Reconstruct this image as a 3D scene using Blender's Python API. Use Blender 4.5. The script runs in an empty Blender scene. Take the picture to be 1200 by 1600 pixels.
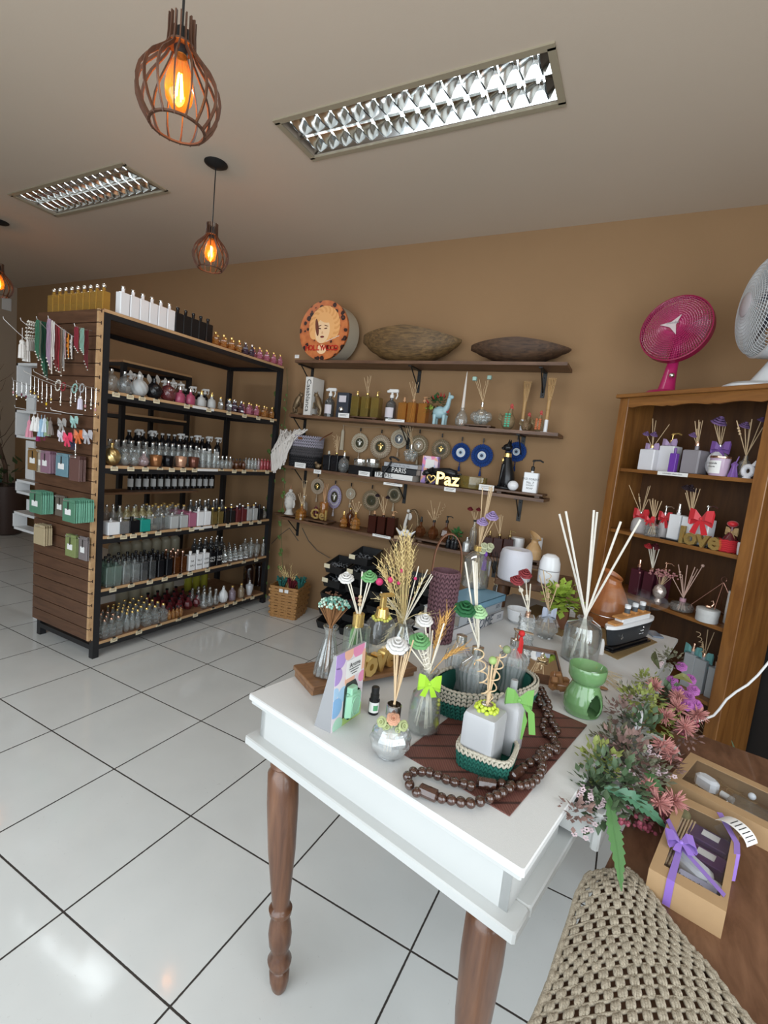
import bpy,bmesh,math,random
from math import sin,cos,pi,radians,sqrt
from mathutils import Vector,Matrix,Quaternion
V = Vector
random.seed(7)
C = bpy.context.scene.collection
SC = bpy.context.scene
# ---------------------------------------------------------------- camera, world, light, exposure
FPX = 754.55                                   # focal length in pixels of the 1200 px wide frame
YAW,PITCH,ROLL = radians(-26.88),radians(-6.83),radians(6.07)
_f = V((sin(YAW)*cos(PITCH),cos(YAW)*cos(PITCH),sin(PITCH)))
_r0 = V((cos(YAW),-sin(YAW),0)); _u0 = _r0.cross(_f)
_r = _r0*cos(ROLL) + _u0*sin(ROLL); _u = _r.cross(_f)
EYE = V((0,0,1.5))
cam = bpy.data.cameras.new('camera'); cam.sensor_fit = 'HORIZONTAL'; cam.sensor_width = 36
cam.lens = 36*FPX/1200; cam.clip_start = 0.02
camo = bpy.data.objects.new('camera',cam); C.objects.link(camo)
camo.matrix_world = Matrix(((_r.x,_u.x,-_f.x,0),(_r.y,_u.y,-_f.y,0),(_r.z,_u.z,-_f.z,1.5),(0,0,0,1)))
SC.camera = camo
w = bpy.data.worlds.new('sky'); SC.world = w; w.use_nodes = True
bg = w.node_tree.nodes['Background']; bg.inputs[0].default_value = (0.80,0.90,1.0,1); bg.inputs[1].default_value = 1.0
SC.view_settings.view_transform = 'Standard'; SC.view_settings.look = 'None'
SC.view_settings.exposure = 0.0; SC.view_settings.gamma = 1.0; SC.view_settings.use_curve_mapping = False
cy = SC.cycles
cy.max_bounces = 7; cy.diffuse_bounces = 3; cy.glossy_bounces = 3; cy.transmission_bounces = 7; cy.transparent_max_bounces = 14
cy.use_denoising = True; cy.sample_clamp_indirect = 4; cy.caustics_reflective = False; cy.caustics_refractive = False
def area(name,loc,target,sx,sy,power,color):
    l = bpy.data.lights.new(name,'AREA'); l.shape = 'RECTANGLE'; l.size = sx; l.size_y = sy; l.energy = power; l.color = color
    o = bpy.data.objects.new(name,l); C.objects.link(o); o.location = loc
    o.rotation_euler = (V(target)-V(loc)).to_track_quat('-Z','Y').to_euler(); return o
# daylight coming in through the glass shopfront behind the camera and the window on the right
area('daylight_shopfront',(-0.9,-1.35,1.65),(-0.9,2.6,.95),4.4,2.2,104,(0.86,0.94,1.0))
area('daylight_right_window',(1.75,-0.1,1.6),(-1.5,0.9,.9),1.8,2.0,52,(0.90,0.96,1.0))

# ---------------------------------------------------------------- measuring: a pixel's ray met with a real plane
def ray(px,py): return _r*((px-600)/FPX) + _u*(-(py-800)/FPX) + _f
def onz(px,py,z): d = ray(px,py); return EYE + d*((z-EYE.z)/d.z)
def ony(px,py,y): d = ray(px,py); return EYE + d*((y-EYE.y)/d.y)
def onx(px,py,x): d = ray(px,py); return EYE + d*((x-EYE.x)/d.x)
def onplane(px,py,P,n): d = ray(px,py); P = V(P); n = V(n); return EYE + d*(((P-EYE).dot(n))/d.dot(n))
def ztop(P,py):
    v = -(py-800); D = V((P[0],P[1],0))-EYE
    return -(v*_f.dot(D) - FPX*_u.dot(D))/(v*_f.z - FPX*_u.z)
def depth(P): return (V(P)-EYE).dot(_f)
def mpx(P): return depth(P)/FPX
RH = V((cos(YAW),-sin(YAW),0)); FH = V((sin(YAW),cos(YAW),0)); CAMZ = -YAW

# ---------------------------------------------------------------- materials
_M = {}
def nt(m): return m.node_tree.nodes,m.node_tree.links
def mat(name,col,rough=0.5,metal=0.0,trans=0.0,var=0.0,vscale=30,bump=0.0,bscale=60,spec=0.5,coat=0.0,emit=None,estr=0,alpha=1,ior=1.45,sheen=0,sss=0):
    if name in _M: return _M[name]
    m = bpy.data.materials.new(name); m.use_nodes = True; n,l = nt(m); b = n['Principled BSDF']; I = b.inputs
    I['Base Color'].default_value = (*col,1); I['Roughness'].default_value = rough; I['Metallic'].default_value = metal
    I['Transmission Weight'].default_value = trans; I['IOR'].default_value = ior; I['Coat Weight'].default_value = coat
    I['Specular IOR Level'].default_value = spec; I['Alpha'].default_value = alpha; I['Sheen Weight'].default_value = sheen
    if sss: I['Subsurface Weight'].default_value = sss; I['Subsurface Radius'].default_value = (.02,.015,.01)
    if emit: I['Emission Color'].default_value = (*emit,1); I['Emission Strength'].default_value = estr
    if var or bump:
        tc = n.new('ShaderNodeTexCoord')
        if var:
            t = n.new('ShaderNodeTexNoise'); t.inputs['Scale'].default_value = vscale; t.inputs['Detail'].default_value = 4
            mx = n.new('ShaderNodeMix'); mx.data_type = 'RGBA'
            mx.inputs[6].default_value = (*[max(0,c*(1-var)) for c in col],1); mx.inputs[7].default_value = (*[min(1,c*(1+var)) for c in col],1)
            l.new(tc.outputs['Object'],t.inputs['Vector']); l.new(t.outputs[0],mx.inputs[0]); l.new(mx.outputs[2],I['Base Color'])
        if bump:
            t2 = n.new('ShaderNodeTexNoise'); t2.inputs['Scale'].default_value = bscale; t2.inputs['Detail'].default_value = 3
            bp = n.new('ShaderNodeBump'); bp.inputs['Strength'].default_value = bump; bp.inputs['Distance'].default_value = 0.003
            l.new(tc.outputs['Object'],t2.inputs['Vector']); l.new(t2.outputs[0],bp.inputs['Height']); l.new(bp.outputs[0],I['Normal'])
    _M[name] = m; return m
def wood(name,c1,c2,scale=(1,1,1),rough=0.45,bands=6,knots=False,coat=0.0):
    """stretched noise grain along the axis with the smallest scale"""
    if name in _M: return _M[name]
    m = bpy.data.materials.new(name); m.use_nodes = True; n,l = nt(m); b = n['Principled BSDF']
    tc = n.new('ShaderNodeTexCoord'); mp = n.new('ShaderNodeMapping'); mp.inputs['Scale'].default_value = scale
    l.new(tc.outputs['Object'],mp.inputs['Vector'])
    t = n.new('ShaderNodeTexNoise'); t.inputs['Scale'].default_value = bands; t.inputs['Detail'].default_value = 7; t.inputs['Distortion'].default_value = 0.6
    t.inputs['Roughness'].default_value = .62
    l.new(mp.outputs[0],t.inputs['Vector'])
    r = n.new('ShaderNodeValToRGB'); r.color_ramp.elements[0].position = .32; r.color_ramp.elements[1].position = .68
    r.color_ramp.elements[0].color = (*c1,1); r.color_ramp.elements[1].color = (*c2,1)
    l.new(t.outputs[0],r.inputs[0]); out = r.outputs[0]
    if knots:
        vo = n.new('ShaderNodeTexVoronoi'); vo.inputs['Scale'].default_value = 3.1; mp2 = n.new('ShaderNodeMapping')
        mp2.inputs['Scale'].default_value = tuple(max(.35,min(1.0,s/6)) for s in scale)
        l.new(tc.outputs['Object'],mp2.inputs['Vector']); l.new(mp2.outputs[0],vo.inputs['Vector'])
        kr = n.new('ShaderNodeValToRGB'); kr.color_ramp.elements[0].position = .03; kr.color_ramp.elements[1].position = .075
        mx = n.new('ShaderNodeMix'); mx.data_type = 'RGBA'; mx.inputs[6].default_value = (*[c*.25 for c in c1],1)
        l.new(vo.outputs['Distance'],kr.inputs[0]); l.new(kr.outputs[0],mx.inputs[0]); l.new(out,mx.inputs[7]); out = mx.outputs[2]
    l.new(out,b.inputs['Base Color']); b.inputs['Roughness'].default_value = rough; b.inputs['Coat Weight'].default_value = coat
    bp = n.new('ShaderNodeBump'); bp.inputs['Strength'].default_value = .15; bp.inputs['Distance'].default_value = .002
    l.new(t.outputs[0],bp.inputs['Height']); l.new(bp.outputs[0],b.inputs['Normal'])
    _M[name] = m; return m
def thin(name,col,rough=0.04,body=0.12,refl=1.0):
    """thin clear or tinted bottle glass: see-through tint, a little body colour, glossy reflection"""
    if name in _M: return _M[name]
    m = bpy.data.materials.new(name); m.use_nodes = True; n,l = nt(m); n.remove(n['Principled BSDF']); o = n['Material Output']
    tr = n.new('ShaderNodeBsdfTransparent'); tr.inputs[0].default_value = (*col,1)
    df = n.new('ShaderNodeBsdfDiffuse'); df.inputs[0].default_value = (*[min(1,c*.95) for c in col],1)
    m1 = n.new('ShaderNodeMixShader'); m1.inputs[0].default_value = body
    gl = n.new('ShaderNodeBsdfGlossy'); gl.inputs[1].default_value = rough
    fr = n.new('ShaderNodeLayerWeight'); fr.inputs[0].default_value = .35
    mu = n.new('ShaderNodeMath'); mu.operation = 'MULTIPLY_ADD'; mu.inputs[1].default_value = .62*refl; mu.inputs[2].default_value = .05*refl
    m2 = n.new('ShaderNodeMixShader')
    l.new(tr.outputs[0],m1.inputs[1]); l.new(df.outputs[0],m1.inputs[2]); l.new(fr.outputs['Facing'],mu.inputs[0])
    l.new(mu.outputs[0],m2.inputs[0]); l.new(m1.outputs[0],m2.inputs[1]); l.new(gl.outputs[0],m2.inputs[2]); l.new(m2.outputs[0],o.inputs[0])
    _M[name] = m; return m

# ---------------------------------------------------------------- mesh building
class MB:
    def __init__(s): s.v = []; s.f = []; s.m = []
    def add(s,vs,fs,m=0,mx=None):
        o = len(s.v)
        for p in vs:
            p = V(p)
            s.v.append(mx @ p if mx else p)
        for f in fs: s.f.append([i+o for i in f]); s.m.append(m)
        return s
    def box(s,c,d,rz=0,m=0,mx=None,taper=1.0):
        hx,hy,hz = d[0]/2,d[1]/2,d[2]/2; t = taper
        vs = [(-hx,-hy,-hz),(hx,-hy,-hz),(hx,hy,-hz),(-hx,hy,-hz),(-hx*t,-hy*t,hz),(hx*t,-hy*t,hz),(hx*t,hy*t,hz),(-hx*t,hy*t,hz)]
        R = Matrix.Translation(c) @ Matrix.Rotation(rz,4,'Z')
        if mx: R = mx @ R
        return s.add(vs,[(0,3,2,1),(4,5,6,7),(0,1,5,4),(1,2,6,5),(2,3,7,6),(3,0,4,7)],m,R)
    def bb(s,x0,x1,y0,y1,z0,z1,m=0,mx=None): return s.box(((x0+x1)/2,(y0+y1)/2,(z0+z1)/2),(abs(x1-x0),abs(y1-y0),abs(z1-z0)),0,m,mx)
    def rbox(s,c,d,b=.003,rz=0,m=0,mx=None):
        """box with bevelled upright corners and rims"""
        hx,hy,hz = d[0]/2,d[1]/2,d[2]/2; b = min(b,hx*.9,hy*.9,hz*.9)
        def ring(k,z):
            x,y = hx-k,hy-k
            return [(-x+b,-y,z),(x-b,-y,z),(x,-y+b,z),(x,y-b,z),(x-b,y,z),(-x+b,y,z),(-x,y-b,z),(-x,-y+b,z)]
        vs = ring(b*.6,-hz) + ring(0,-hz+b*.6) + ring(0,hz-b*.6) + ring(b*.6,hz)
        fs = [tuple(range(7,-1,-1)),tuple(range(24,32))]
        for k in range(3):
            for i in range(8): fs.append((k*8+i,k*8+(i+1) % 8,(k+1)*8+(i+1) % 8,(k+1)*8+i))
        R = Matrix.Translation(c) @ Matrix.Rotation(rz,4,'Z')
        if mx: R = mx @ R
        return s.add(vs,fs,m,R)
    def lathe(s,prof,seg=20,m=0,c=(0,0,0),mx=None,sq=None,twist=0,flute=0,nf=0,capb=True,capt=True,sy=1.0):
        """revolve (r,z); sq = superellipse power for squarish sections; flute/nf = ribs; twist turns them with height"""
        vs = []; n = len(prof); z0 = prof[0][1]; zh = (prof[-1][1]-z0) or 1
        for (r,z) in prof:
            for i in range(seg):
                a = 2*pi*i/seg; rr = r
                if sq: rr = r/((abs(cos(a))**sq+abs(sin(a))**sq)**(1/sq))
                if flute: rr *= 1+flute*cos(nf*(a+twist*(z-z0)/zh))
                vs.append((c[0]+rr*cos(a),c[1]+rr*sin(a)*sy,c[2]+z))
        fs = []
        for k in range(n-1):
            for i in range(seg): fs.append((k*seg+i,k*seg+(i+1) % seg,(k+1)*seg+(i+1) % seg,(k+1)*seg+i))
        if capb and prof[0][0] > 1e-6: fs.append(tuple(range(seg-1,-1,-1)))
        if capt and prof[-1][0] > 1e-6: fs.append(tuple(range((n-1)*seg,n*seg)))
        return s.add(vs,fs,m,mx)
    def ball(s,c,r,seg=10,rings=6,m=0,mx=None,q=None):
        if not hasattr(r,'__len__'): r = (r,r,r)
        vs = [(0,0,-r[2])]; fs = []
        for k in range(1,rings):
            t = pi*k/rings-pi/2
            for i in range(seg): a = 2*pi*i/seg; vs.append((r[0]*cos(t)*cos(a),r[1]*cos(t)*sin(a),r[2]*sin(t)))
        vs.append((0,0,r[2])); T = len(vs)-1
        for i in range(seg):
            fs.append((0,1+(i+1) % seg,1+i)); b = 1+(rings-2)*seg; fs.append((b+i,b+(i+1) % seg,T))
        for k in range(rings-2):
            for i in range(seg): b = 1+k*seg; fs.append((b+i,b+(i+1) % seg,b+seg+(i+1) % seg,b+seg+i))
        R = Matrix.Translation(c)
        if q: R = R @ q.to_matrix().to_4x4()
        if mx: R = mx @ R
        return s.add(vs,fs,m,R)
    def tube(s,pts,r,seg=6,m=0,closed=False,mx=None,cap=True):
        pts = [V(p) for p in pts]; n = len(pts)
        if not hasattr(r,'__len__'): r = [r]*n
        vs = []; up = None
        for i,p in enumerate(pts):
            if closed: t = pts[(i+1) % n]-pts[i-1]
            else: t = pts[min(i+1,n-1)]-pts[max(i-1,0)]
            if t.length < 1e-9: t = V((0,0,1))
            t.normalize()
            if up is None: up = t.orthogonal().normalized()
            else:
                up = up-t*up.dot(t)
                up = up.normalized() if up.length > 1e-6 else t.orthogonal().normalized()
            w2 = t.cross(up)
            for k in range(seg): a = 2*pi*k/seg; vs.append(p+(up*cos(a)+w2*sin(a))*r[i])
        fs = []
        for i in range(n if closed else n-1):
            for k in range(seg):
                j = (i+1) % n; fs.append((i*seg+k,i*seg+(k+1) % seg,j*seg+(k+1) % seg,j*seg+k))
        if cap and not closed: fs.append(tuple(range(seg-1,-1,-1))); fs.append(tuple(range((n-1)*seg,n*seg)))
        return s.add(vs,fs,m,mx)
    def strip(s,pts,wv,th=.001,m=0,mx=None):
        """flat ribbon through pts, width vectors wv (one or per point)"""
        n = len(pts); pts = [V(p) for p in pts]; wv = [V(wv)]*n if not isinstance(wv,list) else [V(q) for q in wv]; vs = []
        for i,p in enumerate(pts):
            t = pts[min(i+1,n-1)]-pts[max(i-1,0)]; nn = t.cross(wv[i]); nn = nn.normalized()*th/2 if nn.length > 1e-9 else V((0,0,th/2))
            vs += [p-wv[i]/2-nn,p+wv[i]/2-nn,p+wv[i]/2+nn,p-wv[i]/2+nn]
        fs = [(0,3,2,1),(4*n-4,4*n-3,4*n-2,4*n-1)]
        for i in range(n-1):
            for k in range(4): fs.append((4*i+k,4*i+(k+1) % 4,4*i+4+(k+1) % 4,4*i+4+k))
        return s.add(vs,fs,m,mx)
    def prism(s,poly,h,m=0,mx=None):
        """polygon in local xy raised from z=0 to h"""
        n = len(poly); vs = [(x,y,0) for x,y in poly]+[(x,y,h) for x,y in poly]
        fs = [tuple(range(n-1,-1,-1)),tuple(range(n,2*n))]+[(i,(i+1) % n,n+(i+1) % n,n+i) for i in range(n)]
        return s.add(vs,fs,m,mx)
    def grid(s,fn,nu,nv,m=0,wrapu=False,mx=None):
        vs = [fn(i/nu,j/nv) for j in range(nv+1) for i in range(nu if wrapu else nu+1)]; w_ = nu if wrapu else nu+1; fs = []
        for j in range(nv):
            for i in range(nu): a = j*w_+i; b = j*w_+(i+1) % w_; fs.append((a,b,b+w_,a+w_))
        return s.add(vs,fs,m,mx)
    def text(s,body,size,mx,m=0,ext=.0004,shear=0,sx=1.0,bold=0):
        cu = bpy.data.curves.new('t','FONT'); cu.body = body; cu.size = size; cu.align_x = 'CENTER'; cu.align_y = 'CENTER'
        cu.extrude = ext; cu.shear = shear; cu.resolution_u = 2; cu.offset = bold
        ob = bpy.data.objects.new('t',cu); me = bpy.data.meshes.new_from_object(ob)
        S = Matrix.Diagonal((sx,1,1,1))
        s.add([v.co.copy() for v in me.vertices],[tuple(p.vertices) for p in me.polygons],m,mx @ S)
        bpy.data.objects.remove(ob); bpy.data.meshes.remove(me); bpy.data.curves.remove(cu); return s
    def mesh(s,name,mats,inv=None,ang=35):
        me = bpy.data.meshes.new(name); vs = [inv @ p for p in s.v] if inv else s.v
        me.from_pydata([tuple(p) for p in vs],[],s.f)
        for q in (mats if isinstance(mats,(list,tuple)) else [mats]): me.materials.append(q)
        me.polygons.foreach_set('material_index',s.m); me.polygons.foreach_set('use_smooth',[True]*len(s.f))
        me.update(); me.set_sharp_from_angle(angle=radians(ang)); return me
    def build(s,name,mats,parent=None,world=False,loc=None,ang=35):
        """link as one mesh object; world=True: vertices are world coordinates and are brought into the root's frame"""
        inv = None; root = parent
        if world and parent:
            while root.parent: root = root.parent
            inv = (Matrix.Translation(root.location) @ Matrix.Rotation(root.rotation_euler.z,4,'Z')).inverted()
        elif world and loc: inv = Matrix.Translation(loc).inverted()
        o = bpy.data.objects.new(name,s.mesh(name,mats,inv,ang)); C.objects.link(o)
        if loc: o.location = loc
        if parent: o.parent = parent
        return o
def tag(o,label,cat,group=None,kind=None):
    if label: o['label'] = label
    if cat: o['category'] = cat
    if group: o['group'] = group
    if kind: o['kind'] = kind
    return o
def T(name,label,cat,loc=(0,0,0),rz=0,group=None):
    o = bpy.data.objects.new(name,None); C.objects.link(o); o.location = loc; o.rotation_euler = (0,0,rz); o.empty_display_size = .02
    return tag(o,label,cat,group)
def struct(o): o['kind'] = 'structure'; return o
def dup(root,loc,rz=None,label=None,group=None):
    r = root.copy(); C.objects.link(r); r.location = loc
    if rz is not None: r.rotation_euler = (0,0,rz)
    if label: r['label'] = label
    if group: r['group'] = group
    def rec(a,b):
        for ch in list(a.children):
            c = ch.copy(); C.objects.link(c); c.parent = b; rec(ch,c)
    rec(root,r); return r
def RX(a): return Matrix.Rotation(a,4,'X')
def RY(a): return Matrix.Rotation(a,4,'Y')
def RZ(a): return Matrix.Rotation(a,4,'Z')
def TR(x,y=None,z=None): return Matrix.Translation(x if y is None else (x,y,z))
ORD = ['first','second','third','fourth','fifth','sixth','seventh','eighth','ninth','tenth','eleventh','twelfth','thirteenth','fourteenth','fifteenth','sixteenth','seventeenth','eighteenth','nineteenth','twentieth']
def nth(i,n,a='left',b='right'):
    if n == 1: return ''
    if i == 0: return a+'most'+' ' if a in ('left','right') else a+' '
    if i == n-1: return b+'most'+' ' if b in ('left','right') else b+' '
    return ORD[i]+' from '+a+' '

# ---------------------------------------------------------------- the room
YW,ZC,XL = 3.64,3.177,-7.68
XR,YF = 2.0,-1.6
wallm = mat('wall_paint_brown',(0.315,0.192,0.100),.85,var=.05,vscale=3,bump=.12,bscale=140,spec=.2)
wallg = mat('wall_paint_beige',(0.40,0.32,0.24),.85,var=.05,vscale=3,bump=.12,bscale=140,spec=.2)
ceilm = mat('ceiling_paint',(0.60,0.505,0.405),.9,var=.02,vscale=2,bump=.08,bscale=160,spec=.15)
def floor_mat():
    m = bpy.data.materials.new('ceramic_floor_tiles'); m.use_nodes = True; n,l = nt(m); b = n['Principled BSDF']
    tc = n.new('ShaderNodeTexCoord'); sp = n.new('ShaderNodeSeparateXYZ'); l.new(tc.outputs['Object'],sp.inputs[0]); ds = []
    for ax,off in ((0,-0.877),(1,1.275)):
        a = n.new('ShaderNodeMath'); a.operation = 'SUBTRACT'; a.inputs[1].default_value = off-.4818*40; l.new(sp.outputs[ax],a.inputs[0])
        d = n.new('ShaderNodeMath'); d.operation = 'DIVIDE'; d.inputs[1].default_value = .4818; l.new(a.outputs[0],d.inputs[0])
        pp = n.new('ShaderNodeMath'); pp.operation = 'PINGPONG'; pp.inputs[1].default_value = .5; l.new(d.outputs[0],pp.inputs[0]); ds.append(pp)
    mn = n.new('ShaderNodeMath'); mn.operation = 'MINIMUM'; l.new(ds[0].outputs[0],mn.inputs[0]); l.new(ds[1].outputs[0],mn.inputs[1])
    no = n.new('ShaderNodeTexNoise'); no.inputs['Scale'].default_value = 90; l.new(tc.outputs['Object'],no.inputs['Vector'])
    ad = n.new('ShaderNodeMath'); ad.operation = 'MULTIPLY_ADD'; ad.inputs[1].default_value = -.0035; l.new(no.outputs[0],ad.inputs[0]); l.new(mn.outputs[0],ad.inputs[2])
    st = n.new('ShaderNodeMapRange'); st.inputs[1].default_value = .0035; st.inputs[2].default_value = .0058; l.new(ad.outputs[0],st.inputs[0])
    sc = n.new('ShaderNodeTexNoise'); sc.inputs['Scale'].default_value = 5; sc.inputs['Detail'].default_value = 8; l.new(tc.outputs['Object'],sc.inputs['Vector'])
    cr = n.new('ShaderNodeValToRGB'); cr.color_ramp.elements[0].color = (.62,.63,.615,1); cr.color_ramp.elements[1].color = (.71,.72,.70,1)
    l.new(sc.outputs[0],cr.inputs[0])
    mx = n.new('ShaderNodeMix'); mx.data_type = 'RGBA'; mx.inputs[6].default_value = (.035,.028,.024,1); l.new(cr.outputs[0],mx.inputs[7]); l.new(st.outputs[0],mx.inputs[0])
    # fine scratches and specks of wear
    wv = n.new('ShaderNodeTexNoise'); wv.inputs['Scale'].default_value = 38; wv.inputs['Detail'].default_value = 6; wv.inputs['Distortion'].default_value = 3.5; l.new(tc.outputs['Object'],wv.inputs['Vector'])
    wr = n.new('ShaderNodeValToRGB'); wr.color_ramp.elements[0].position = .68; wr.color_ramp.elements[1].position = .80
    wr.color_ramp.elements[0].color = (0,0,0,1); wr.color_ramp.elements[1].color = (.35,.35,.35,1); l.new(wv.outputs[0],wr.inputs[0])
    m2 = n.new('ShaderNodeMix'); m2.data_type = 'RGBA'; m2.inputs[7].default_value = (.30,.28,.26,1); l.new(mx.outputs[2],m2.inputs[6]); l.new(wr.outputs[0],m2.inputs[0])
    l.new(m2.outputs[2],b.inputs['Base Color'])
    rr = n.new('ShaderNodeMapRange'); rr.inputs[3].default_value = .8; rr.inputs[4].default_value = .10; l.new(st.outputs[0],rr.inputs[0]); l.new(rr.outputs[0],b.inputs['Roughness'])
    wn = n.new('ShaderNodeTexNoise'); wn.inputs['Scale'].default_value = 14; l.new(tc.outputs['Object'],wn.inputs['Vector'])
    b2 = n.new('ShaderNodeBump'); b2.inputs['Strength'].default_value = .05; b2.inputs['Distance'].default_value = .004; l.new(wn.outputs[0],b2.inputs['Height'])
    bp = n.new('ShaderNodeBump'); bp.inputs['Strength'].default_value = .6; bp.inputs['Distance'].default_value = .002; l.new(st.outputs[0],bp.inputs['Height']); l.new(b2.outputs[0],bp.inputs['Normal'])
    l.new(bp.outputs[0],b.inputs['Normal']); return m
struct(MB().bb(XL-.1,XR+.1,YF-.1,YW+.1,-.1,0).build('floor',floor_mat()))
# ceiling with the two openings the light fittings sit in
LX = ((-1.948,-.555),(-4.578,-3.23)); LY0,LY1 = 2.122,2.448
b = MB()
b.bb(XL-.1,XR+.1,YF-.1,LY0,ZC,ZC+.1); b.bb(XL-.1,XR+.1,LY1,YW+.1,ZC,ZC+.1)
for x0,x1 in ((XL-.1,LX[1][0]),(LX[1][1],LX[0][0]),(LX[0][1],XR+.1)): b.bb(x0,x1,LY0,LY1,ZC,ZC+.1)
struct(b.build('ceiling',ceilm))
struct(MB().bb(XL-.1,XR+.1,YW,YW+.1,0,ZC).build('wall_back',wallm))
struct(MB().bb(XL-.1,XL,YF-.1,YW+.1,0,ZC).build('wall_left',wallg))
b = MB(); b.bb(XR,XR+.1,YF-.1,YW,0,.45); b.bb(XR,XR+.1,YF-.1,YW,2.6,ZC); b.bb(XR,XR+.1,.95,YW,.45,2.6); b.bb(XR,XR+.1,YF-.1,-1.2,.45,2.6)
struct(b.build('wall_right',wallm))
b = MB(); b.bb(XL,-3.4,YF-.1,YF,0,ZC); b.bb(1.5,XR,YF-.1,YF,0,ZC); b.bb(-3.4,1.5,YF-.1,YF,2.75,ZC)
struct(b.build('wall_front',wallg))
alum = mat('white_aluminium_frame',(.75,.76,.77),.35,.2); pane = thin('window_glass',(.97,.985,.98),.02,.01,.5)
b = MB()
for x in (-3.38,-1.78,-.15,1.48): b.bb(x-.03,x+.03,YF-.08,YF-.02,0,2.75)
b.bb(-3.4,1.5,YF-.08,YF-.02,2.68,2.75); b.bb(-3.4,1.5,YF-.08,YF-.02,0,.06)
wn1 = struct(b.build('window_1',alum)); MB().bb(-3.37,1.47,YF-.055,YF-.048,.06,2.68).build('pane',pane,wn1)
b = MB()
for y in (-1.18,-.12,.93): b.bb(XR+.03,XR+.08,y-.025,y+.025,.45,2.6)
b.bb(XR+.03,XR+.08,-1.2,.95,.45,.5); b.bb(XR+.03,XR+.08,-1.2,.95,2.55,2.6)
wn2 = struct(b.build('window_2',alum)); MB().bb(XR+.05,XR+.058,-1.17,.92,.5,2.55).build('pane',pane,wn2)

# ---------------------------------------------------------------- recessed fluorescent fittings
chrome = mat('mirror_louvre_metal',(.80,.81,.80),.12,1.0); whitep = mat('white_plastic',(.72,.72,.70),.4)
tubem = mat('lit_fluorescent_tube',(1,1,1),.5,emit=(.86,.95,1),estr=9)
def fitting(x0,x1,label):
    t = T('ceiling_light',label,'ceiling light',((x0+x1)/2,(LY0+LY1)/2,ZC)); t['group'] = 'recessed fluorescent fittings'
    y0,y1 = LY0,LY1; f = MB()
    for a in ((x0-.02,x1+.02,y0-.02,y0+.012),(x0-.02,x1+.02,y1-.012,y1+.02),(x0-.02,x0+.012,y0,y1),(x1-.012,x1+.02,y0,y1)): f.bb(a[0],a[1],a[2],a[3],ZC-.008,ZC+.002)
    f.build('frame',mat('cream_fitting_frame',(.36,.31,.22),.5),t,True)
    r = MB(); ym = (y0+y1)/2
    for ya,yb in ((y0+.012,ym),(ym,y1-.012)):       # two curved mirror troughs
        def fn(u,v,ya=ya,yb=yb): return (x0+.012+(x1-x0-.024)*u,ya+(yb-ya)*v,ZC+.085-.075*abs(2*v-1)**2.2)
        r.grid(fn,1,14)
    r.bb(x0+.01,x1-.01,y0+.005,y1-.005,ZC+.088,ZC+.095)
    r.build('reflector',chrome,t,True)
    N = 16
    lv = MB()
    for i in range(N):
        x = x0+.012+(x1-x0-.024)*(i+.5)/N
        for ya,yb in ((y0+.014,ym-.002),(ym+.002,y1-.014)):
            yc = (ya+yb)/2                                # V-section cross fin
            def fin(u,v,x=x,ya=ya,yb=yb): 
                y = ya+(yb-ya)*u; d = .010+.030*v; z = ZC+.002+.052*v
                return (x+(d if 1 else 0)*(1-(1-v)*.6)*(-1)**0,y,z+.012*abs(2*u-1))
            def fin2(u,v,x=x,ya=ya,yb=yb):
                y = ya+(yb-ya)*u; d = .010+.030*v; z = ZC+.002+.052*v
                return (x-d*(1-(1-v)*.6),y,z+.012*abs(2*u-1))
            lv.grid(fin,4,3); lv.grid(fin2,4,3)
    lv.bb(x0+.01,x1-.01,ym-.002,ym+.002,ZC+.001,ZC+.03)
    o = lv.build('louvre',chrome,t,True)
    for yc in ((y0+ym)/2+.003,(ym+y1)/2-.003):
        MB().tube([(x0+.05,yc,ZC+.062),(x1-.05,yc,ZC+.062)],.012,10).build('tube',tubem,t,True)
    l = bpy.data.lights.new('fluorescent_glow','AREA'); l.shape = 'RECTANGLE'; l.size = x1-x0-.1; l.size_y = .2; l.energy = 7; l.color = (.9,.97,1)
    o = bpy.data.objects.new('fluorescent_glow',l); C.objects.link(o); o.parent = t; o.location = (0,0,-.012)
    return t
fitting(*LX[0],'large recessed fluorescent ceiling light with mirror louvres, nearest the middle of the ceiling')
fitting(*LX[1],'smaller-looking recessed fluorescent ceiling light farther left above the display rack')

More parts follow.
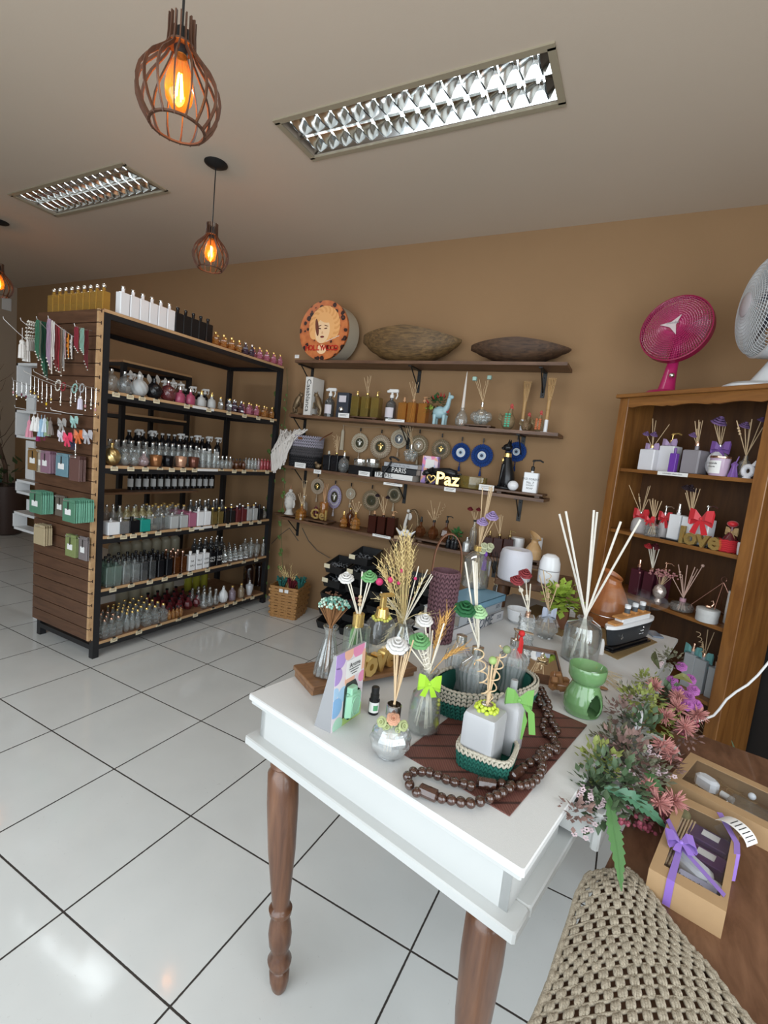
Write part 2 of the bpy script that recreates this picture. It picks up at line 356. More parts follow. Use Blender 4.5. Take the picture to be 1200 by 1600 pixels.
# ---------------------------------------------------------------- pendant lamps of slatted wood
dwood = wood('lamp_wood',(.055,.022,.012),(.12,.05,.025),(8,8,1),.5,8)
blackm = mat('matte_black',(.012,.012,.012),.45)
amber = thin('amber_bulb_glass',(1.0,.58,.16),.05,.10,.6)
fil = mat('glowing_filament',(1,.6,.2),.5,emit=(1,.50,.12),estr=75)
def pendant(x,y,zb,R,label,canopy=True):
    """zb = bottom of the cage, R = cage radius"""
    t = T('pendant_lamp',label,'pendant lamp',(x,y,zb),group='wooden cage pendant lamps'); s = R/.108
    H = .205*s; prof = []
    for k in range(15):
        u = k/14; r = R*(.62+.38*sin(pi*min(1,u*1.15+.16)**1.0)) if u < .72 else None
        prof.append(u)
    def rad(u):   # cage radius against height 0..1
        pts = [(0,.66),(.12,.84),(.28,.97),(.42,1.0),(.56,.95),(.7,.80),(.82,.58),(.92,.40),(1,.32)]
        for (a,b_),(c_,d_) in zip(pts,pts[1:]):
            if a <= u <= c_: return R*(b_+(d_-b_)*(u-a)/(c_-a))
        return R*.32
    for k in range(16):
        a = 2*pi*k/16; ca,sa = cos(a),sin(a); pts = []; 
        for j in range(15): u = j/14; pts.append((rad(u)*ca,rad(u)*sa,u*H))
        pts.append((R*.30*ca,R*.30*sa,H+.035*s)); pts.append((R*.30*ca,R*.30*sa,H+.07*s))
        MB().strip(pts,V((-sa,ca,0))*.0035*s,.008*s).build('slat',dwood,t)
    rg = MB(); rg.lathe([(R*.63,0),(R*.70,0),(R*.70,.005*s),(R*.63,.005*s),(R*.63,0)],40,capb=False,capt=False); rg.build('bottom_ring',dwood,t)
    rg = MB(); rg.lathe([(R*.05,H),(R*.34,H),(R*.34,H+.005*s),(R*.05,H+.005*s),(R*.05,H)],32,capb=False,capt=False); rg.build('top_ring',dwood,t)
    MB().lathe([(.017*s,H-.02*s),(.019*s,H-.0*s),(.017*s,H+.045*s),(.006*s,H+.055*s)],16).build('lamp_holder',blackm,t)
    bl = MB(); z1 = H-.02*s
    bl.lathe([(.002,z1-.135*s),(.02*s,z1-.132*s),(.034*s,z1-.112*s),(.038*s,z1-.085*s),(.034*s,z1-.055*s),(.023*s,z1-.02*s),(.014*s,z1-.005*s),(.013*s,z1)],20,capb=True)
    bo = bl.build('bulb',amber,t); fl = MB()
    for k in range(4):
        a = k*pi/2+.4; q = .009*s
        fl.tube([(q*cos(a)*.5,q*sin(a)*.5,z1-.045*s),(q*1.3*cos(a),q*1.3*sin(a),z1-.108*s)],.0020*s,6)
    fl.build('filament',fil,bo)
    top = ZC-zb
    MB().tube([(0,0,H+.05*s),(0,0,top-.02)],.0035,8).build('cord',blackm,t)
    if canopy: MB().lathe([(.07,top-.001),(.07,top-.006),(.05,top-.018),(.012,top-.026),(.004,top-.03)][::-1],32).build('canopy',blackm,t)
    l = bpy.data.lights.new('bulb_glow','POINT'); l.energy = 1.6*s; l.color = (1,.55,.22); l.shadow_soft_size = .02
    o = bpy.data.objects.new('bulb_glow',l); C.objects.link(o); o.parent = t; o.location = (0,0,z1-.075*s)
pendant(-1.272,.990,2.335,.108,'large nearby wooden slatted pendant lamp with glowing amber bulb, top left')
pendant(-2.592,2.306,2.545,.108,'small wooden slatted pendant lamp on a long black cord with round canopy')
pendant(-5.31,2.371,2.545,.108,'wooden slatted pendant lamp cut off by the left edge of the photo')

# ---------------------------------------------------------------- bottles
clear = thin('clear_glass',(.93,.955,.95),.05,.10); frost = thin('frosted_glass',(.80,.82,.82),.45,.55,.5)
silver = mat('silver_cap',(.82,.82,.80),.22,1.0); goldm = mat('polished_gold',(.90,.62,.22),.24,.82); rosegold = mat('rose_gold',(.93,.58,.42),.22,1.0)
whitecap = mat('white_cap',(.78,.77,.75),.4); wlabel = mat('white_paper_label',(.80,.79,.77),.7); ink = mat('black_ink',(.02,.02,.02),.7)
gb = mat('gloss_black',(.010,.010,.012),.18); gw = mat('gloss_white',(.83,.84,.86),.22); graym = mat('gray_plastic',(.3,.3,.31),.4)
def cap_mb(top,r,z,capm,s=1.0):
    """closures standing on a neck of radius r at height z"""
    b = MB()
    if top == 'cap': b.lathe([(r*1.15,z),(r*1.2,z+.002*s),(r*1.2,z+.012*s),(r*1.05,z+.014*s)],14)
    elif top == 'ballcap': b.ball((0,0,z+r*1.1),r*1.3,12,8)
    elif top == 'spray': b.lathe([(r*1.2,z),(r*1.2,z+.010*s),(r*.8,z+.011*s),(r*.8,z+.028*s),(r*.7,z+.030*s)],14)
    elif top == 'pump':
        b.lathe([(r*1.25,z),(r*1.25,z+.014*s),(r*.9,z+.016*s),(r*.35,z+.017*s),(r*.35,z+.034*s)],14)
        b.lathe([(r*.9,z+.033*s),(r*1.0,z+.036*s),(r*.6,z+.041*s)],12); b.tube([(0,0,z+.038*s),(.022*s,0,z+.040*s),(.034*s,0,z+.034*s)],.0032*s,6)
    elif top == 'trigger':
        b.lathe([(r*1.25,z),(r*1.25,z+.014*s),(r*.7,z+.017*s),(r*.7,z+.026*s)],12)
        b.rbox((.008*s,0,z+.034*s),(.052*s,.016*s,.017*s),.004*s); b.rbox((-.020*s,0,z+.031*s),(.016*s,.014*s,.012*s),.003*s)
        b.tube([(.026*s,0,z+.027*s),(.030*s,0,z+.012*s),(.022*s,0,z-.004*s)],.0035*s,6)
    return b
def body_mb(kind,w_,d,h,o=0):
    """body up to the neck top; returns (mesh, neck radius, neck z)"""
    b = MB(); r = w_/2; nr = min(.010,r*.34)
    if kind == 'sq': b.rbox((0,0,h*.42),(w_,d,h*.84),w_*.07); b.lathe([(nr,h*.83),(nr,h)],12); return b,nr,h
    if kind == 'cube': b.rbox((0,0,h*.46),(w_,d,h*.92),w_*.05); b.lathe([(nr,h*.9),(nr,h)],12); return b,nr,h
    if kind == 'cyl': b.lathe([(r*.92,0),(r,h*.02),(r,h*.66),(r*.9,h*.73),(r*.5,h*.80),(nr*1.2,h*.84),(nr,h)],18); return b,nr,h
    if kind == 'boston': b.lathe([(r*.9,0),(r,h*.015),(r,h*.70),(r*.86,h*.80),(r*.45,h*.89),(nr*1.3,h*.91),(nr*1.3,h)],18); return b,nr*1.3,h
    if kind == 'globe':
        pr = [(r*.45,0)]+[(r*sin(pi*(.14+.76*k/12)),h*.46*(1-cos(pi*(.14+.76*k/12)))-h*.04) for k in range(13)]+[(nr,h*.88),(nr,h)]
        b.lathe(pr,40,flute=.07,nf=9,twist=1.5); return b,nr,h
    if kind == 'dia':
        b.lathe([(r*.6,0),(r*.95,h*.12),(r*.8,h*.26),(r,h*.42),(r*.78,h*.56),(r*.82,h*.66),(nr*1.1,h*.82),(nr,h)],8,flute=.10,nf=4); return b,nr,h
    if kind == 'bowl': b.lathe([(r*.62,0),(r*.8,h*.03),(r*.97,h*.45),(r,h*.97),(r*.94,h),(r*.90,h*.9),(r*.6,h*.15),(.001,h*.12)],22,capt=False); return b,0,h
    if kind == 'pear': b.lathe([(r*.5,0),(r*.9,h*.08),(r,h*.28),(r*.78,h*.5),(r*.35,h*.7),(nr,h*.84),(nr,h)],18,flute=.05,nf=9); return b,nr,h
    if kind == 'rib': b.lathe([(r*.4,0),(r*.8,h*.08),(r,h*.36),(r*.85,h*.62),(r*.4,h*.8),(nr,h*.86),(nr,h)],48,flute=.06,nf=14); return b,nr,h
    if kind == 'cut':   # cut glass block
        b.lathe([(r*.9,0),(r,h*.05),(r*.9,h*.18),(r,h*.3),(r*.9,h*.43),(r,h*.55),(r*.9,h*.66),(r*.5,h*.76),(nr,h*.82),(nr,h)],16,sq=5,flute=.03,nf=16); return b,nr,h
    if kind == 'hex': b.lathe([(r*.5,0),(r,h*.32),(r*.75,h*.6),(r*.3,h*.74),(nr,h*.8),(nr,h)],6); return b,nr,h
    if kind == 'urn': b.lathe([(r*.55,0),(r*.6,h*.03),(r*.95,h*.5),(r,h*.74),(r*.6,h*.80),(nr,h*.84),(nr,h)],20); return b,nr,h
    if kind == 'tube': b.lathe([(r*.95,0),(r,h*.02),(r,h*.8),(r*.9,h*.84),(nr,h*.86),(nr,h)],14); return b,nr,h
    if kind == 'oval': b.lathe([(r*.85,0),(r,h*.1),(r*.98,h*.5),(r*.8,h*.72),(nr*1.2,h*.82),(nr,h)],20,sy=d/w_); return b,nr,h
_P = {}
def bottle(kind,m,h,w_,d=None,top='cap',capm=None,loc=(0,0,0),rz=0,label='',group=None,name='bottle',cat='bottle',lab=None,s=1.0,liquid=None):
    key = (kind,m.name,round(h,3),round(w_,3),top,capm.name if capm else '',name,lab.name if lab else '',liquid.name if liquid else '')
    if key in _P: return dup(_P[key],loc,rz,label,group)
    b,nr,nz = body_mb(kind,w_,d or w_,h); o = b.build(name,[m],loc=loc,ang=30 if kind in ('sq','cube') else 50 if kind not in ('dia','hex','cut') else 12)
    o.rotation_euler = (0,0,rz); tag(o,label,cat,group)
    if top and top != 'none': cap_mb(top,nr,nz,capm,s).build({'cap': 'cap','ballcap': 'cap','spray': 'spray_nozzle','pump': 'pump','trigger': 'trigger_sprayer'}[top],capm or silver,o)
    if lab:
        l = MB()
        if kind in ('boston','cyl','tube'):
            r = w_/2+.0006; n = 10
            for zz in (0,):
                l.grid(lambda u,v: (r*cos(-pi/2+(u-.5)*1.9),r*sin(-pi/2+(u-.5)*1.9),h*(.16+.42*v)),n,1)
        else: l.bb(-w_*.34,w_*.34,-(d or w_)/2-.0012,-(d or w_)/2-.0002,h*.18,h*.62)
        l.build('paper_label',lab,o)
    if liquid: MB().rbox((0,0,h*.2),(w_*.86,(d or w_)*.86,h*.38),.002).build('liquid',liquid,o)
    _P[key] = o; return o

# ---------------------------------------------------------------- black steel display rack with slatted end
rackwood = wood('rack_wood',(.20,.095,.045),(.31,.165,.085),(4,1,4),.5,5)
edgewood = wood('raw_wood_edge',(.46,.27,.13),(.60,.38,.20),(4,.8,4),.55,5)
slatm = wood('slat_walnut',(.075,.034,.018),(.135,.064,.034),(1,4,9),.45,5)
steel = mat('black_steel',(.014,.014,.016),.42)
tagm = mat('cream_price_tag',(.74,.66,.47),.6); dslot = mat('slot_dark',(.05,.022,.012),.8)
XF,XB,RY0,RY1 = -2.905,-3.545,1.83,3.47
SH = [1.705,1.248,.800,.454,.105]
def ypix(px,x,z):
    """y on the line (x, *, z) seen at image column px"""
    D = V((x,0,z))-EYE; u = px-600
    return -(u*_f.dot(D)-FPX*_r.dot(D))/(u*_f.y-FPX*_r.y)
rack = T('display_rack','tall black steel rack with wooden shelves full of perfume bottles and slatted end panel','display rack',(XF-.3,2.65,0))
def frame(root,x0,x1,y0,y1,zt,zs,tagx=None):
    for x in (x0+.02,x1-.02):
        for y in (y0+.02,y1-.02): MB().bb(x-.02,x+.02,y-.02,y+.02,0,zt-.02).build('post',steel,root,True)
    for z in [zt]+zs:
        b = MB()
        for x in (x0+.012,x1-.012): b.bb(x-.012,x+.012,y0+.04,y1-.04,z-.05,z-.018)
        for y in (y0+.012,y1-.012): b.bb(x0+.04,x1-.04,y-.012,y+.012,z-.05,z-.018)
        b.build('shelf_beam',steel,root,True)
        b = MB(); b.bb(x0+.003,x1-.003,y0+.04 if z != zt else y0,y1-.04 if z != zt else y1,z-.018,z,0)
        e = b.build('shelf_board',rackwood,root,True)
        MB().bb(x1-.003,x1,y0+.04 if z != zt else y0,y1-.04 if z != zt else y1,z-.018,z).build('edge_band',edgewood,e,True)
frame(rack,XB,XF,RY0,RY1,2.172,SH)
# small shelf along the middle of the rack behind the front rows
MB().bb(XB+.05,XB+.25,RY0+.04,2.95,1.005,1.02).build('inner_shelf',rackwood,rack,True)
p = MB(); g = MB(); NP_ = 26; z0s = .125; pit = (2.165-z0s)/NP_
for i in range(NP_):
    z = z0s+i*pit
    p.bb(XB+.0,XF-.022,1.800,1.812,z+.0025,z+pit-.0025)
    p.bb(XB+.0,XF-.022,1.812,1.828,z+.006,z+pit-.010)
p.bb(XB+.0,XF-.022,1.824,1.829,z0s,2.165)
sw = p.build('slat_panel',slatm,rack,True)
e = MB(); e.bb(XF-.022,XF-.002,1.800,1.829,z0s,2.165,0)
for i in range(NP_+1):
    z = z0s+i*pit
    if z > 2.16: z = 2.155
    e.bb(XF-.0225,XF-.0015,1.799,1.812,z-.002,z+.003,1); e.bb(XF-.0225,XF-.0015,1.812,1.818,z-.010,z+.010,1)
e.build('edge_strip',[edgewood,dslot],rack,True)
tags = {0: [181,203,222,244,292,326,357,382,403,425],1: [178,204,227,250,268,286,304,346,366,381,398,417],2: [173,193,208,225,247,279,299,315,337,356,375,392,405],3: [176,205,234,257,281,297,324,358,381,400],4: [178,217,248,279,305,333,353,367,381,394]}
def pricetag(x,y,z):
    b = MB(); b.bb(x+.002,x+.0035,y-.024,y+.024,z-.030,z-.003,0); b.bb(x+.0035,x+.0038,y-.016,y+.016,z-.012,z-.009,1)
    b.bb(x+.0035,x+.0038,y-.019,y+.017,z-.020,z-.017,1); b.bb(x-.004,x+.0045,y-.01,y+.01,z-.004,z+.003,2); return b
first = None
for k,ps in tags.items():
    for px in ps:
        y = ypix(px,XF,SH[k]-.015)
        if first is None:
            first = pricetag(0,0,0).build('price_tag',[tagm,mat('brown_print',(.25,.13,.06),.7),blackm],rack)
            o = first
        else: o = first.copy(); C.objects.link(o)
        o.location = V((XF,y,SH[k]-.002))-rack.location; o.rotation_euler = (0,random.uniform(-.1,.25),0)
for k,px in ((0,318),(1,325),(2,315)):
    y = ypix(px,XF,SH[k]); MB().bb(XF+.001,XF+.003,y-.1,y+.1,SH[k]-.022,SH[k]-.004).build('long_label',wlabel,rack,True)
rack2 = T('display_rack','second black steel rack standing behind the first, glimpsed between its shelves','display rack',(-4.45,3.1,0))
frame(rack2,-4.75,-4.15,2.8,3.55,2.08,[1.62,1.1,.6,.1])
lf = MB()
for i in range(7):
    y = 2.85+i*.09; c = V((-4.12,y,2.0+.01*(i % 2)))
    lf.grid(lambda u,v: c+V((.004*sin(3*v),(u-.5)*.05*sin(pi*min(1,v+.05))+.02*v,-.09*v)),2,6)
tag(lf.build('leaf_garland',mat('white_paper',(.75,.74,.70),.7),loc=None),'garland of white paper leaves hanging inside the far black rack','garland')

KN = {'sq': 'square_bottle','cube': 'cube_bottle','dia': 'faceted_bottle','cyl': 'round_bottle','cut': 'cut_glass_bottle','rib': 'ribbed_bottle','globe': 'globe_bottle','tube': 'tube_bottle','hex': 'geometric_bottle'}
# goods on the rack: front row along x = XF-.035, further rows behind
PR = []
def cluster(zs,pxa,pxb,n,rows,kind,m,h,w_,top,capm,label,d=None,dx=None,x0=None,name=None,cat='bottle',lab=None,group=None,seq=None,jit=.0,liquid=None,s=1.0,rz=pi/2,allow=None):
    """n bottles between two image columns in each of some rows; seq labels single ones out by counting from the slatted end"""
    name = name or KN.get(kind,'bottle'); d = d or w_; x0 = x0 if x0 is not None else XF-.006-d/2; dx = dx or d*1.12
    ya,yb = ypix(pxa,x0,zs),ypix(pxb,x0,zs)
    if n > 1 and (yb-ya)/(n-1) < w_*1.04: w_ = (yb-ya)/(n-1)/1.05
    for r in range(rows):
        for i in range(n):
            y = ya+(yb-ya)*(i/(n-1) if n > 1 else .5)
            lb = label
            if not seq and n*rows > 1:
                e_ = (('slatted' if i == 0 else 'far')+' end') if i in (0,n-1) and n > 1 else (ORD[i]+' along' if n > 1 else '')
                lb = label.replace(' in the short row','').replace(' in the crowd','')+((', '+('front' if r == 0 else ORD[r])+' row') if rows > 1 else '')+((', ' if rows == 1 else ' ')+e_ if e_ else '')
                if len(lb.split()) > 16: print('LONG',lb)
            if seq and rows == 1: lb = label+', '+(seq if n == 1 else ('nearest the slatted end' if i == 0 else ('farthest from the slatted end' if i == n-1 else ORD[i]+' from the slatted end')))
            PR.append(bottle(kind,m,h,w_,d,top,capm,(x0-r*dx+random.uniform(-jit,jit),y+random.uniform(-jit,jit),zs),rz+random.uniform(-.04,.04),lb,
                   group or (None if n*rows == 1 else label.split(',')[0]),name,cat,lab,s,liquid))
gldf = thin('gold_filled_glass',(.80,.50,.10),.06,.35); ambr = thin('amber_glass',(.80,.42,.10),.06,.25); ambd = thin('dark_amber_glass',(.30,.10,.03),.06,.3); olive = thin('olive_glass',(.55,.42,.12),.06,.25)
pinkg = mat('satin_pink_glass',(.48,.09,.17),.25,trans=.2); pinkc = thin('pink_glass',(.85,.35,.50),.05,.3); purpd = thin('dark_violet_glass',(.16,.08,.16),.05,.3)
redg = thin('red_glass',(.75,.13,.16),.05,.35); smoke = thin('smoke_glass',(.30,.31,.32),.05,.2); aqua = thin('pale_green_glass',(.66,.80,.74),.05,.12)
emer = mat('satin_green_glass',(.02,.30,.25),.25); wine = mat('wine_red_glass',(.12,.018,.022),.25); rosef = mat('frosted_rose_glass',(.40,.14,.22),.35)
yelg = thin('yellow_glass',(.72,.72,.10),.06,.4); creamb = thin('cream_filled_glass',(.78,.74,.58),.2,.55,.6)
gsl = goldm; TOPZ = 2.172
# top of the rack
for i in range(9):   # gold flasks along the slatted end
    x = -3.50+i*.065
    bottle('sq',gldf,.135,.060,.05,'ballcap',silver,(x,RY0+.04,TOPZ),0,'gold tinted flask on top of the rack, '+('nearest the front corner' if i == 8 else 'at the left end of the row' if i == 0 else ORD[8-i]+' from the front corner'),'gold tinted flasks',liquid=gldf)
cluster(TOPZ,191,263,6,1,'sq',gw,.158,.074,'cap',silver,'white rectangular flask on the rack top',d=.05,seq='x')
cluster(TOPZ,276,323,5,1,'sq',gb,.155,.068,'cap',gb,'black rectangular flask on the rack top',d=.05,seq='x')
cluster(TOPZ,336,373,4,2,'dia',ambr,.085,.058,'cap',goldm,'small amber faceted bottle, pair of rows on the rack top')
cluster(TOPZ,383,393,2,2,'dia',purpd,.085,.055,'cap',silver,'small dark violet faceted bottle on the rack top')
cluster(TOPZ,405,437,4,2,'dia',pinkc,.085,.055,'cap',goldm,'small pink faceted bottle on the rack top',)
# first shelf
z = SH[0]
cluster(z,173,194,2,1,'globe',clear,.125,.105,'cap',silver,'clear swirled globe bottle on the first shelf',seq='x')
cluster(z,217,217,1,1,'globe',frost,.125,.105,'cap',whitecap,'frosted swirled globe bottle on the first shelf')
cluster(z,240,240,1,1,'globe',gb,.12,.10,'cap',gb,'black swirled globe bottle on the first shelf')
cluster(z,262,262,1,1,'globe',thin('ruby_glass',(.45,.12,.14),.05,.25),.125,.105,'cap',silver,'ruby swirled globe bottle on the first shelf')
cluster(z,281,297,2,1,'oval',pinkg,.092,.075,'spray',silver,'pink squat perfume bottle on the first shelf',d=.06,seq='x')
cluster(z,314,330,2,1,'oval',frost,.088,.07,'spray',goldm,'frosted squat perfume bottle on the first shelf',d=.055,seq='x')
cluster(z,344,358,2,1,'dia',clear,.085,.05,'cap',goldm,'small clear faceted bottle on the first shelf',seq='x')
cluster(z,365,376,2,2,'dia',purpd,.085,.055,'cap',silver,'small dark violet faceted bottle on the first shelf')
cluster(z,388,400,2,2,'dia',pinkc,.085,.055,'cap',goldm,'small pink faceted bottle on the first shelf')
cluster(z,412,424,2,2,'dia',ambr,.085,.055,'cap',goldm,'small amber faceted bottle on the first shelf')
for i,px in enumerate((203,215,256,268,280,299,319)):
    cluster(z,px,px,1,1,'boston',gb,.115,.052,'trigger',whitecap,'black spray bottle with white trigger on the first shelf, '+(ORD[i]+' from the slatted end' if i else 'nearest the slatted end'),x0=XF-.24,name='spray_bottle',cat='spray bottle',lab=wlabel,rz=radians(25),group='black spray bottles')
cluster(z,288,330,3,1,'boston',gb,.12,.052,'cap',whitecap,'black round bottle with white cap on the first shelf',x0=XF-.31,lab=wlabel,seq='x',rz=radians(25))
# second shelf
z = SH[1]
cluster(z,174,174,1,1,'globe',mat('brushed_gold_glass',(.75,.56,.25),.28,.9),.125,.10,'cap',goldm,'gold swirled globe bottle on the second shelf')
cluster(z,196,210,2,1,'globe',clear,.105,.085,'none',None,'clear swirled globe bottle on the second shelf',seq='x')
cluster(z,224,224,1,1,'rib',thin('blush_glass',(.95,.78,.80),.05,.2),.085,.065,'cap',silver,'blush bottle with flowers on the second shelf')
bz = (('bronze',(.30,.13,.05)),('black',(.01,.01,.012)),('copper',(.60,.34,.22)),('brown',(.16,.06,.04)))
for (nm,c_),px in zip(bz,(243,262,282,302)):
    cluster(z,px,px,1,1,'bowl',mat(nm+'_lustre',c_,.18,.5),.078,.082,'none',None,nm+' glazed candle bowl on the second shelf',name='candle_bowl',cat='bowl')
cluster(z,316,334,3,2,'tube',clear,.135,.04,'cap',silver,'tall clear bottle beside the brown bowl, second shelf')
cluster(z,340,359,4,2,'cyl',clear,.085,.036,'cap',silver,'small clear silver capped bottle beside the tall ones, second shelf')
cluster(z,369,380,2,2,'cyl',ambd,.07,.036,'cap',gb,'small dark amber bottle on the second shelf')
cluster(z,388,403,4,2,'tube',clear,.095,.03,'none',None,'slim clear tube bottle on the second shelf')
cluster(z,408,422,4,2,'tube',redg,.095,.03,'none',None,'slim red tube bottle on the second shelf')
cluster(z,180,305,13,3,'cyl',clear,.145,.055,'cap',silver,'clear silver capped bottle in the rows behind, second shelf',x0=XF-.16,dx=.07)
cluster(z,200,322,14,1,'boston',gb,.215,.055,'cap',whitecap,'black bottle with white cap in the back row, second shelf',x0=XF-.44,lab=wlabel,rz=radians(25))
for i,px in enumerate((215,236,280,306,324,338)):
    cluster(z,px,px,1,1,'boston',gb,.20,.055,'trigger',whitecap,'black spray bottle with white trigger on the second shelf, '+(ORD[i]+' from the slatted end' if i else 'nearest the slatted end'),x0=XF-.375,name='spray_bottle',cat='spray bottle',lab=wlabel,rz=radians(25),group='black spray bottles')
# inner shelf
cluster(1.02,205,330,13,1,'boston',gb,.15,.055,'cap',whitecap,'black bottle with white label on the inner shelf',x0=XB+.11,lab=wlabel,rz=radians(25))
# third shelf
z = SH[2]
for nm,mm,px,tp in (('white',gw,172,silver),('mirror silver',mat('mirror_glass',(.75,.76,.78),.15,.8),188,silver),('black',gb,205,gb),('emerald',emer,222,silver)):
    cluster(z,px,px,1,1,'cube',mm,.092,.076,'cap',tp,nm+' cube bottle on the third shelf')
cluster(z,238,252,2,1,'cube',clear,.10,.066,'cap',silver,'clear cube bottle on the third shelf',seq='x')
cluster(z,268,283,2,1,'cube',frost,.10,.068,'cap',silver,'frosted cube bottle on the third shelf',seq='x')
cluster(z,296,296,1,3,'cube',rosef,.115,.07,'cap',silver,'rose frosted cube bottle in the short row, third shelf',group='rose cube bottles')
cluster(z,309,320,2,1,'sq',gw,.13,.064,'cap',silver,'white square bottle near the middle of the third shelf',seq='x')
cluster(z,331,341,2,1,'sq',olive,.12,.055,'cap',goldm,'gold tinted square bottle on the third shelf',seq='x',liquid=olive)
cluster(z,351,360,2,1,'sq',gb,.12,.055,'cap',goldm,'black square bottle with gold neck on the third shelf',seq='x')
cluster(z,369,378,2,1,'sq',wine,.125,.055,'cap',silver,'wine red square bottle on the third shelf',seq='x')
cluster(z,386,395,2,1,'sq',frost,.125,.057,'cap',goldm,'frosted square bottle on the third shelf',seq='x')
cluster(z,404,404,1,1,'sq',gb,.12,.055,'cap',gb,'black square bottle farthest along the third shelf')
cluster(z,411,411,1,1,'rib',clear,.10,.055,'cap',silver,'small clear ribbed bottle at the far end, third shelf')
cluster(z,176,186,2,2,'cyl',clear,.15,.065,'cap',silver,'clear round bottle behind the white cube, third shelf',x0=XF-.15)
cluster(z,196,232,4,2,'cyl',thin('pale_yellow_glass',(.93,.86,.55),.05,.25),.14,.06,'cap',silver,'pale yellow bottle behind the cubes, third shelf',x0=XF-.17,lab=wlabel)
cluster(z,246,286,4,3,'cyl',clear,.135,.058,'cap',goldm,'clear gold capped bottle behind the frosted cubes, third shelf',x0=XF-.15)
cluster(z,305,345,4,2,'cyl',smoke,.16,.055,'cap',silver,'smoky bottle in the rear rows of the third shelf',x0=XF-.16)
cluster(z,360,398,4,1,'sq',purpd,.125,.055,'cap',silver,'dark violet square bottle in the second row, third shelf',x0=XF-.12)
# fourth shelf
z = SH[3]
cluster(z,168,180,2,3,'sq',aqua,.16,.05,'cap',gb,'pale green tall square bottle on the fourth shelf',)
cluster(z,194,209,2,4,'sq',clear,.155,.052,'cap',gb,'clear tall square bottle on the fourth shelf')
cluster(z,222,235,2,4,'sq',smoke,.155,.05,'cap',gb,'smoke grey tall square bottle on the fourth shelf')
cluster(z,248,261,2,4,'sq',gb,.15,.05,'cap',gb,'black tall square bottle on the fourth shelf')
cluster(z,273,284,2,3,'sq',ambd,.15,.048,'cap',rosegold,'brown tall square bottle on the fourth shelf')
cluster(z,296,318,3,1,'cube',gw,.13,.058,'cap',whitecap,'white square soap bottle on the fourth shelf',seq='x',s=1.4)
for o,tx_ in zip(PR[-3:],(('N5','EAU'),('No.1','home'),('CAFE','SOAP'))):
    mb = MB(); [mb.text(q,.020,TR((0,-.0296,.075-.035*i)) @ RX(pi/2),0,.0004) for i,q in enumerate(tx_)]; mb.build('label_print',ink,o)
cluster(z,328,339,2,2,'cube',gb,.125,.055,'cap',gb,'black square bottle with white print, fourth shelf')
for o in PR[-4:-2]: MB().text('OLD\nNo.7',.024,TR((0,-.0281,.06)) @ RX(pi/2),0,.0004).build('label_print',wlabel,o)
cluster(z,350,383,5,4,'dia',clear,.10,.06,'cap',silver,'small clear faceted bottle in the crowd, fourth shelf')
cluster(z,391,400,2,2,'urn',clear,.15,.065,'cap',silver,'clear flared bottle near the far end, fourth shelf')
cluster(z,410,410,1,1,'tube',clear,.14,.035,'cap',silver,'slim clear bottle at the far end, fourth shelf')
cluster(z,178,272,7,1,'cyl',creamb,.20,.085,'cap',silver,'cream filled bottle in the back row, fourth shelf',x0=XB+.12)
cluster(z,310,345,5,2,'cyl',smoke,.16,.05,'cap',silver,'smoky bottle with silver ball cap, fourth shelf',x0=XF-.24)
# fifth shelf
z = SH[4]
cluster(z,162,184,3,4,'cut',clear,.115,.052,'cap',rosegold,'cut glass bottle with rose gold cap, bottom shelf')
cluster(z,197,214,3,5,'rib',clear,.125,.046,'cap',goldm,'ribbed clear bottle with yellow gold cap, bottom shelf')
cluster(z,228,254,3,5,'cut',clear,.12,.055,'cap',goldm,'cut glass bottle with gold cap near the middle, bottom shelf')
cluster(z,264,282,4,1,'cyl',ambr,.075,.036,'cap',gb,'short amber bottle on the bottom shelf',seq='x')
cluster(z,264,307,4,4,'hex',wine,.10,.075,'cap',gb,'dark red geometric bottle on the bottom shelf',x0=XF-.11)
cluster(z,318,336,3,3,'pear',clear,.125,.062,'cap',silver,'clear pear shaped bottle on the bottom shelf')
cluster(z,348,348,1,1,'rib',mat('satin_white_glass',(.72,.74,.76),.3),.135,.075,'cap',silver,'white ribbed bottle on the bottom shelf')
cluster(z,362,362,1,1,'oval',thin('lilac_glass',(.72,.62,.74),.05,.25),.115,.065,'cap',goldm,'lilac oval bottle on the bottom shelf')
cluster(z,376,376,1,1,'oval',thin('champagne_glass',(.80,.68,.50),.05,.25),.115,.06,'cap',goldm,'champagne oval bottle on the bottom shelf')
cluster(z,389,389,1,1,'urn',mat('pearl_glass',(.70,.73,.78),.2,.3),.125,.07,'cap',silver,'pearl white flared bottle on the bottom shelf')
cluster(z,388,404,2,1,'boston',thin('brown_jug_glass',(.05,.02,.015),.08,.4),.27,.11,'cap',gb,'large dark brown jug on the bottom shelf',x0=XF-.19,seq='x',name='jug',cat='jug',s=1.5)
cluster(z,293,318,3,1,'cyl',yelg,.19,.07,'cap',silver,'yellow bottle at the back of the bottom shelf',x0=XB+.15,seq='x')
cluster(z,190,262,5,1,'cyl',creamb,.20,.09,'cap',silver,'cream filled bottle at the back, bottom shelf',x0=XB+.12)
# writing on the three white and the black bottles of the fourth shelf

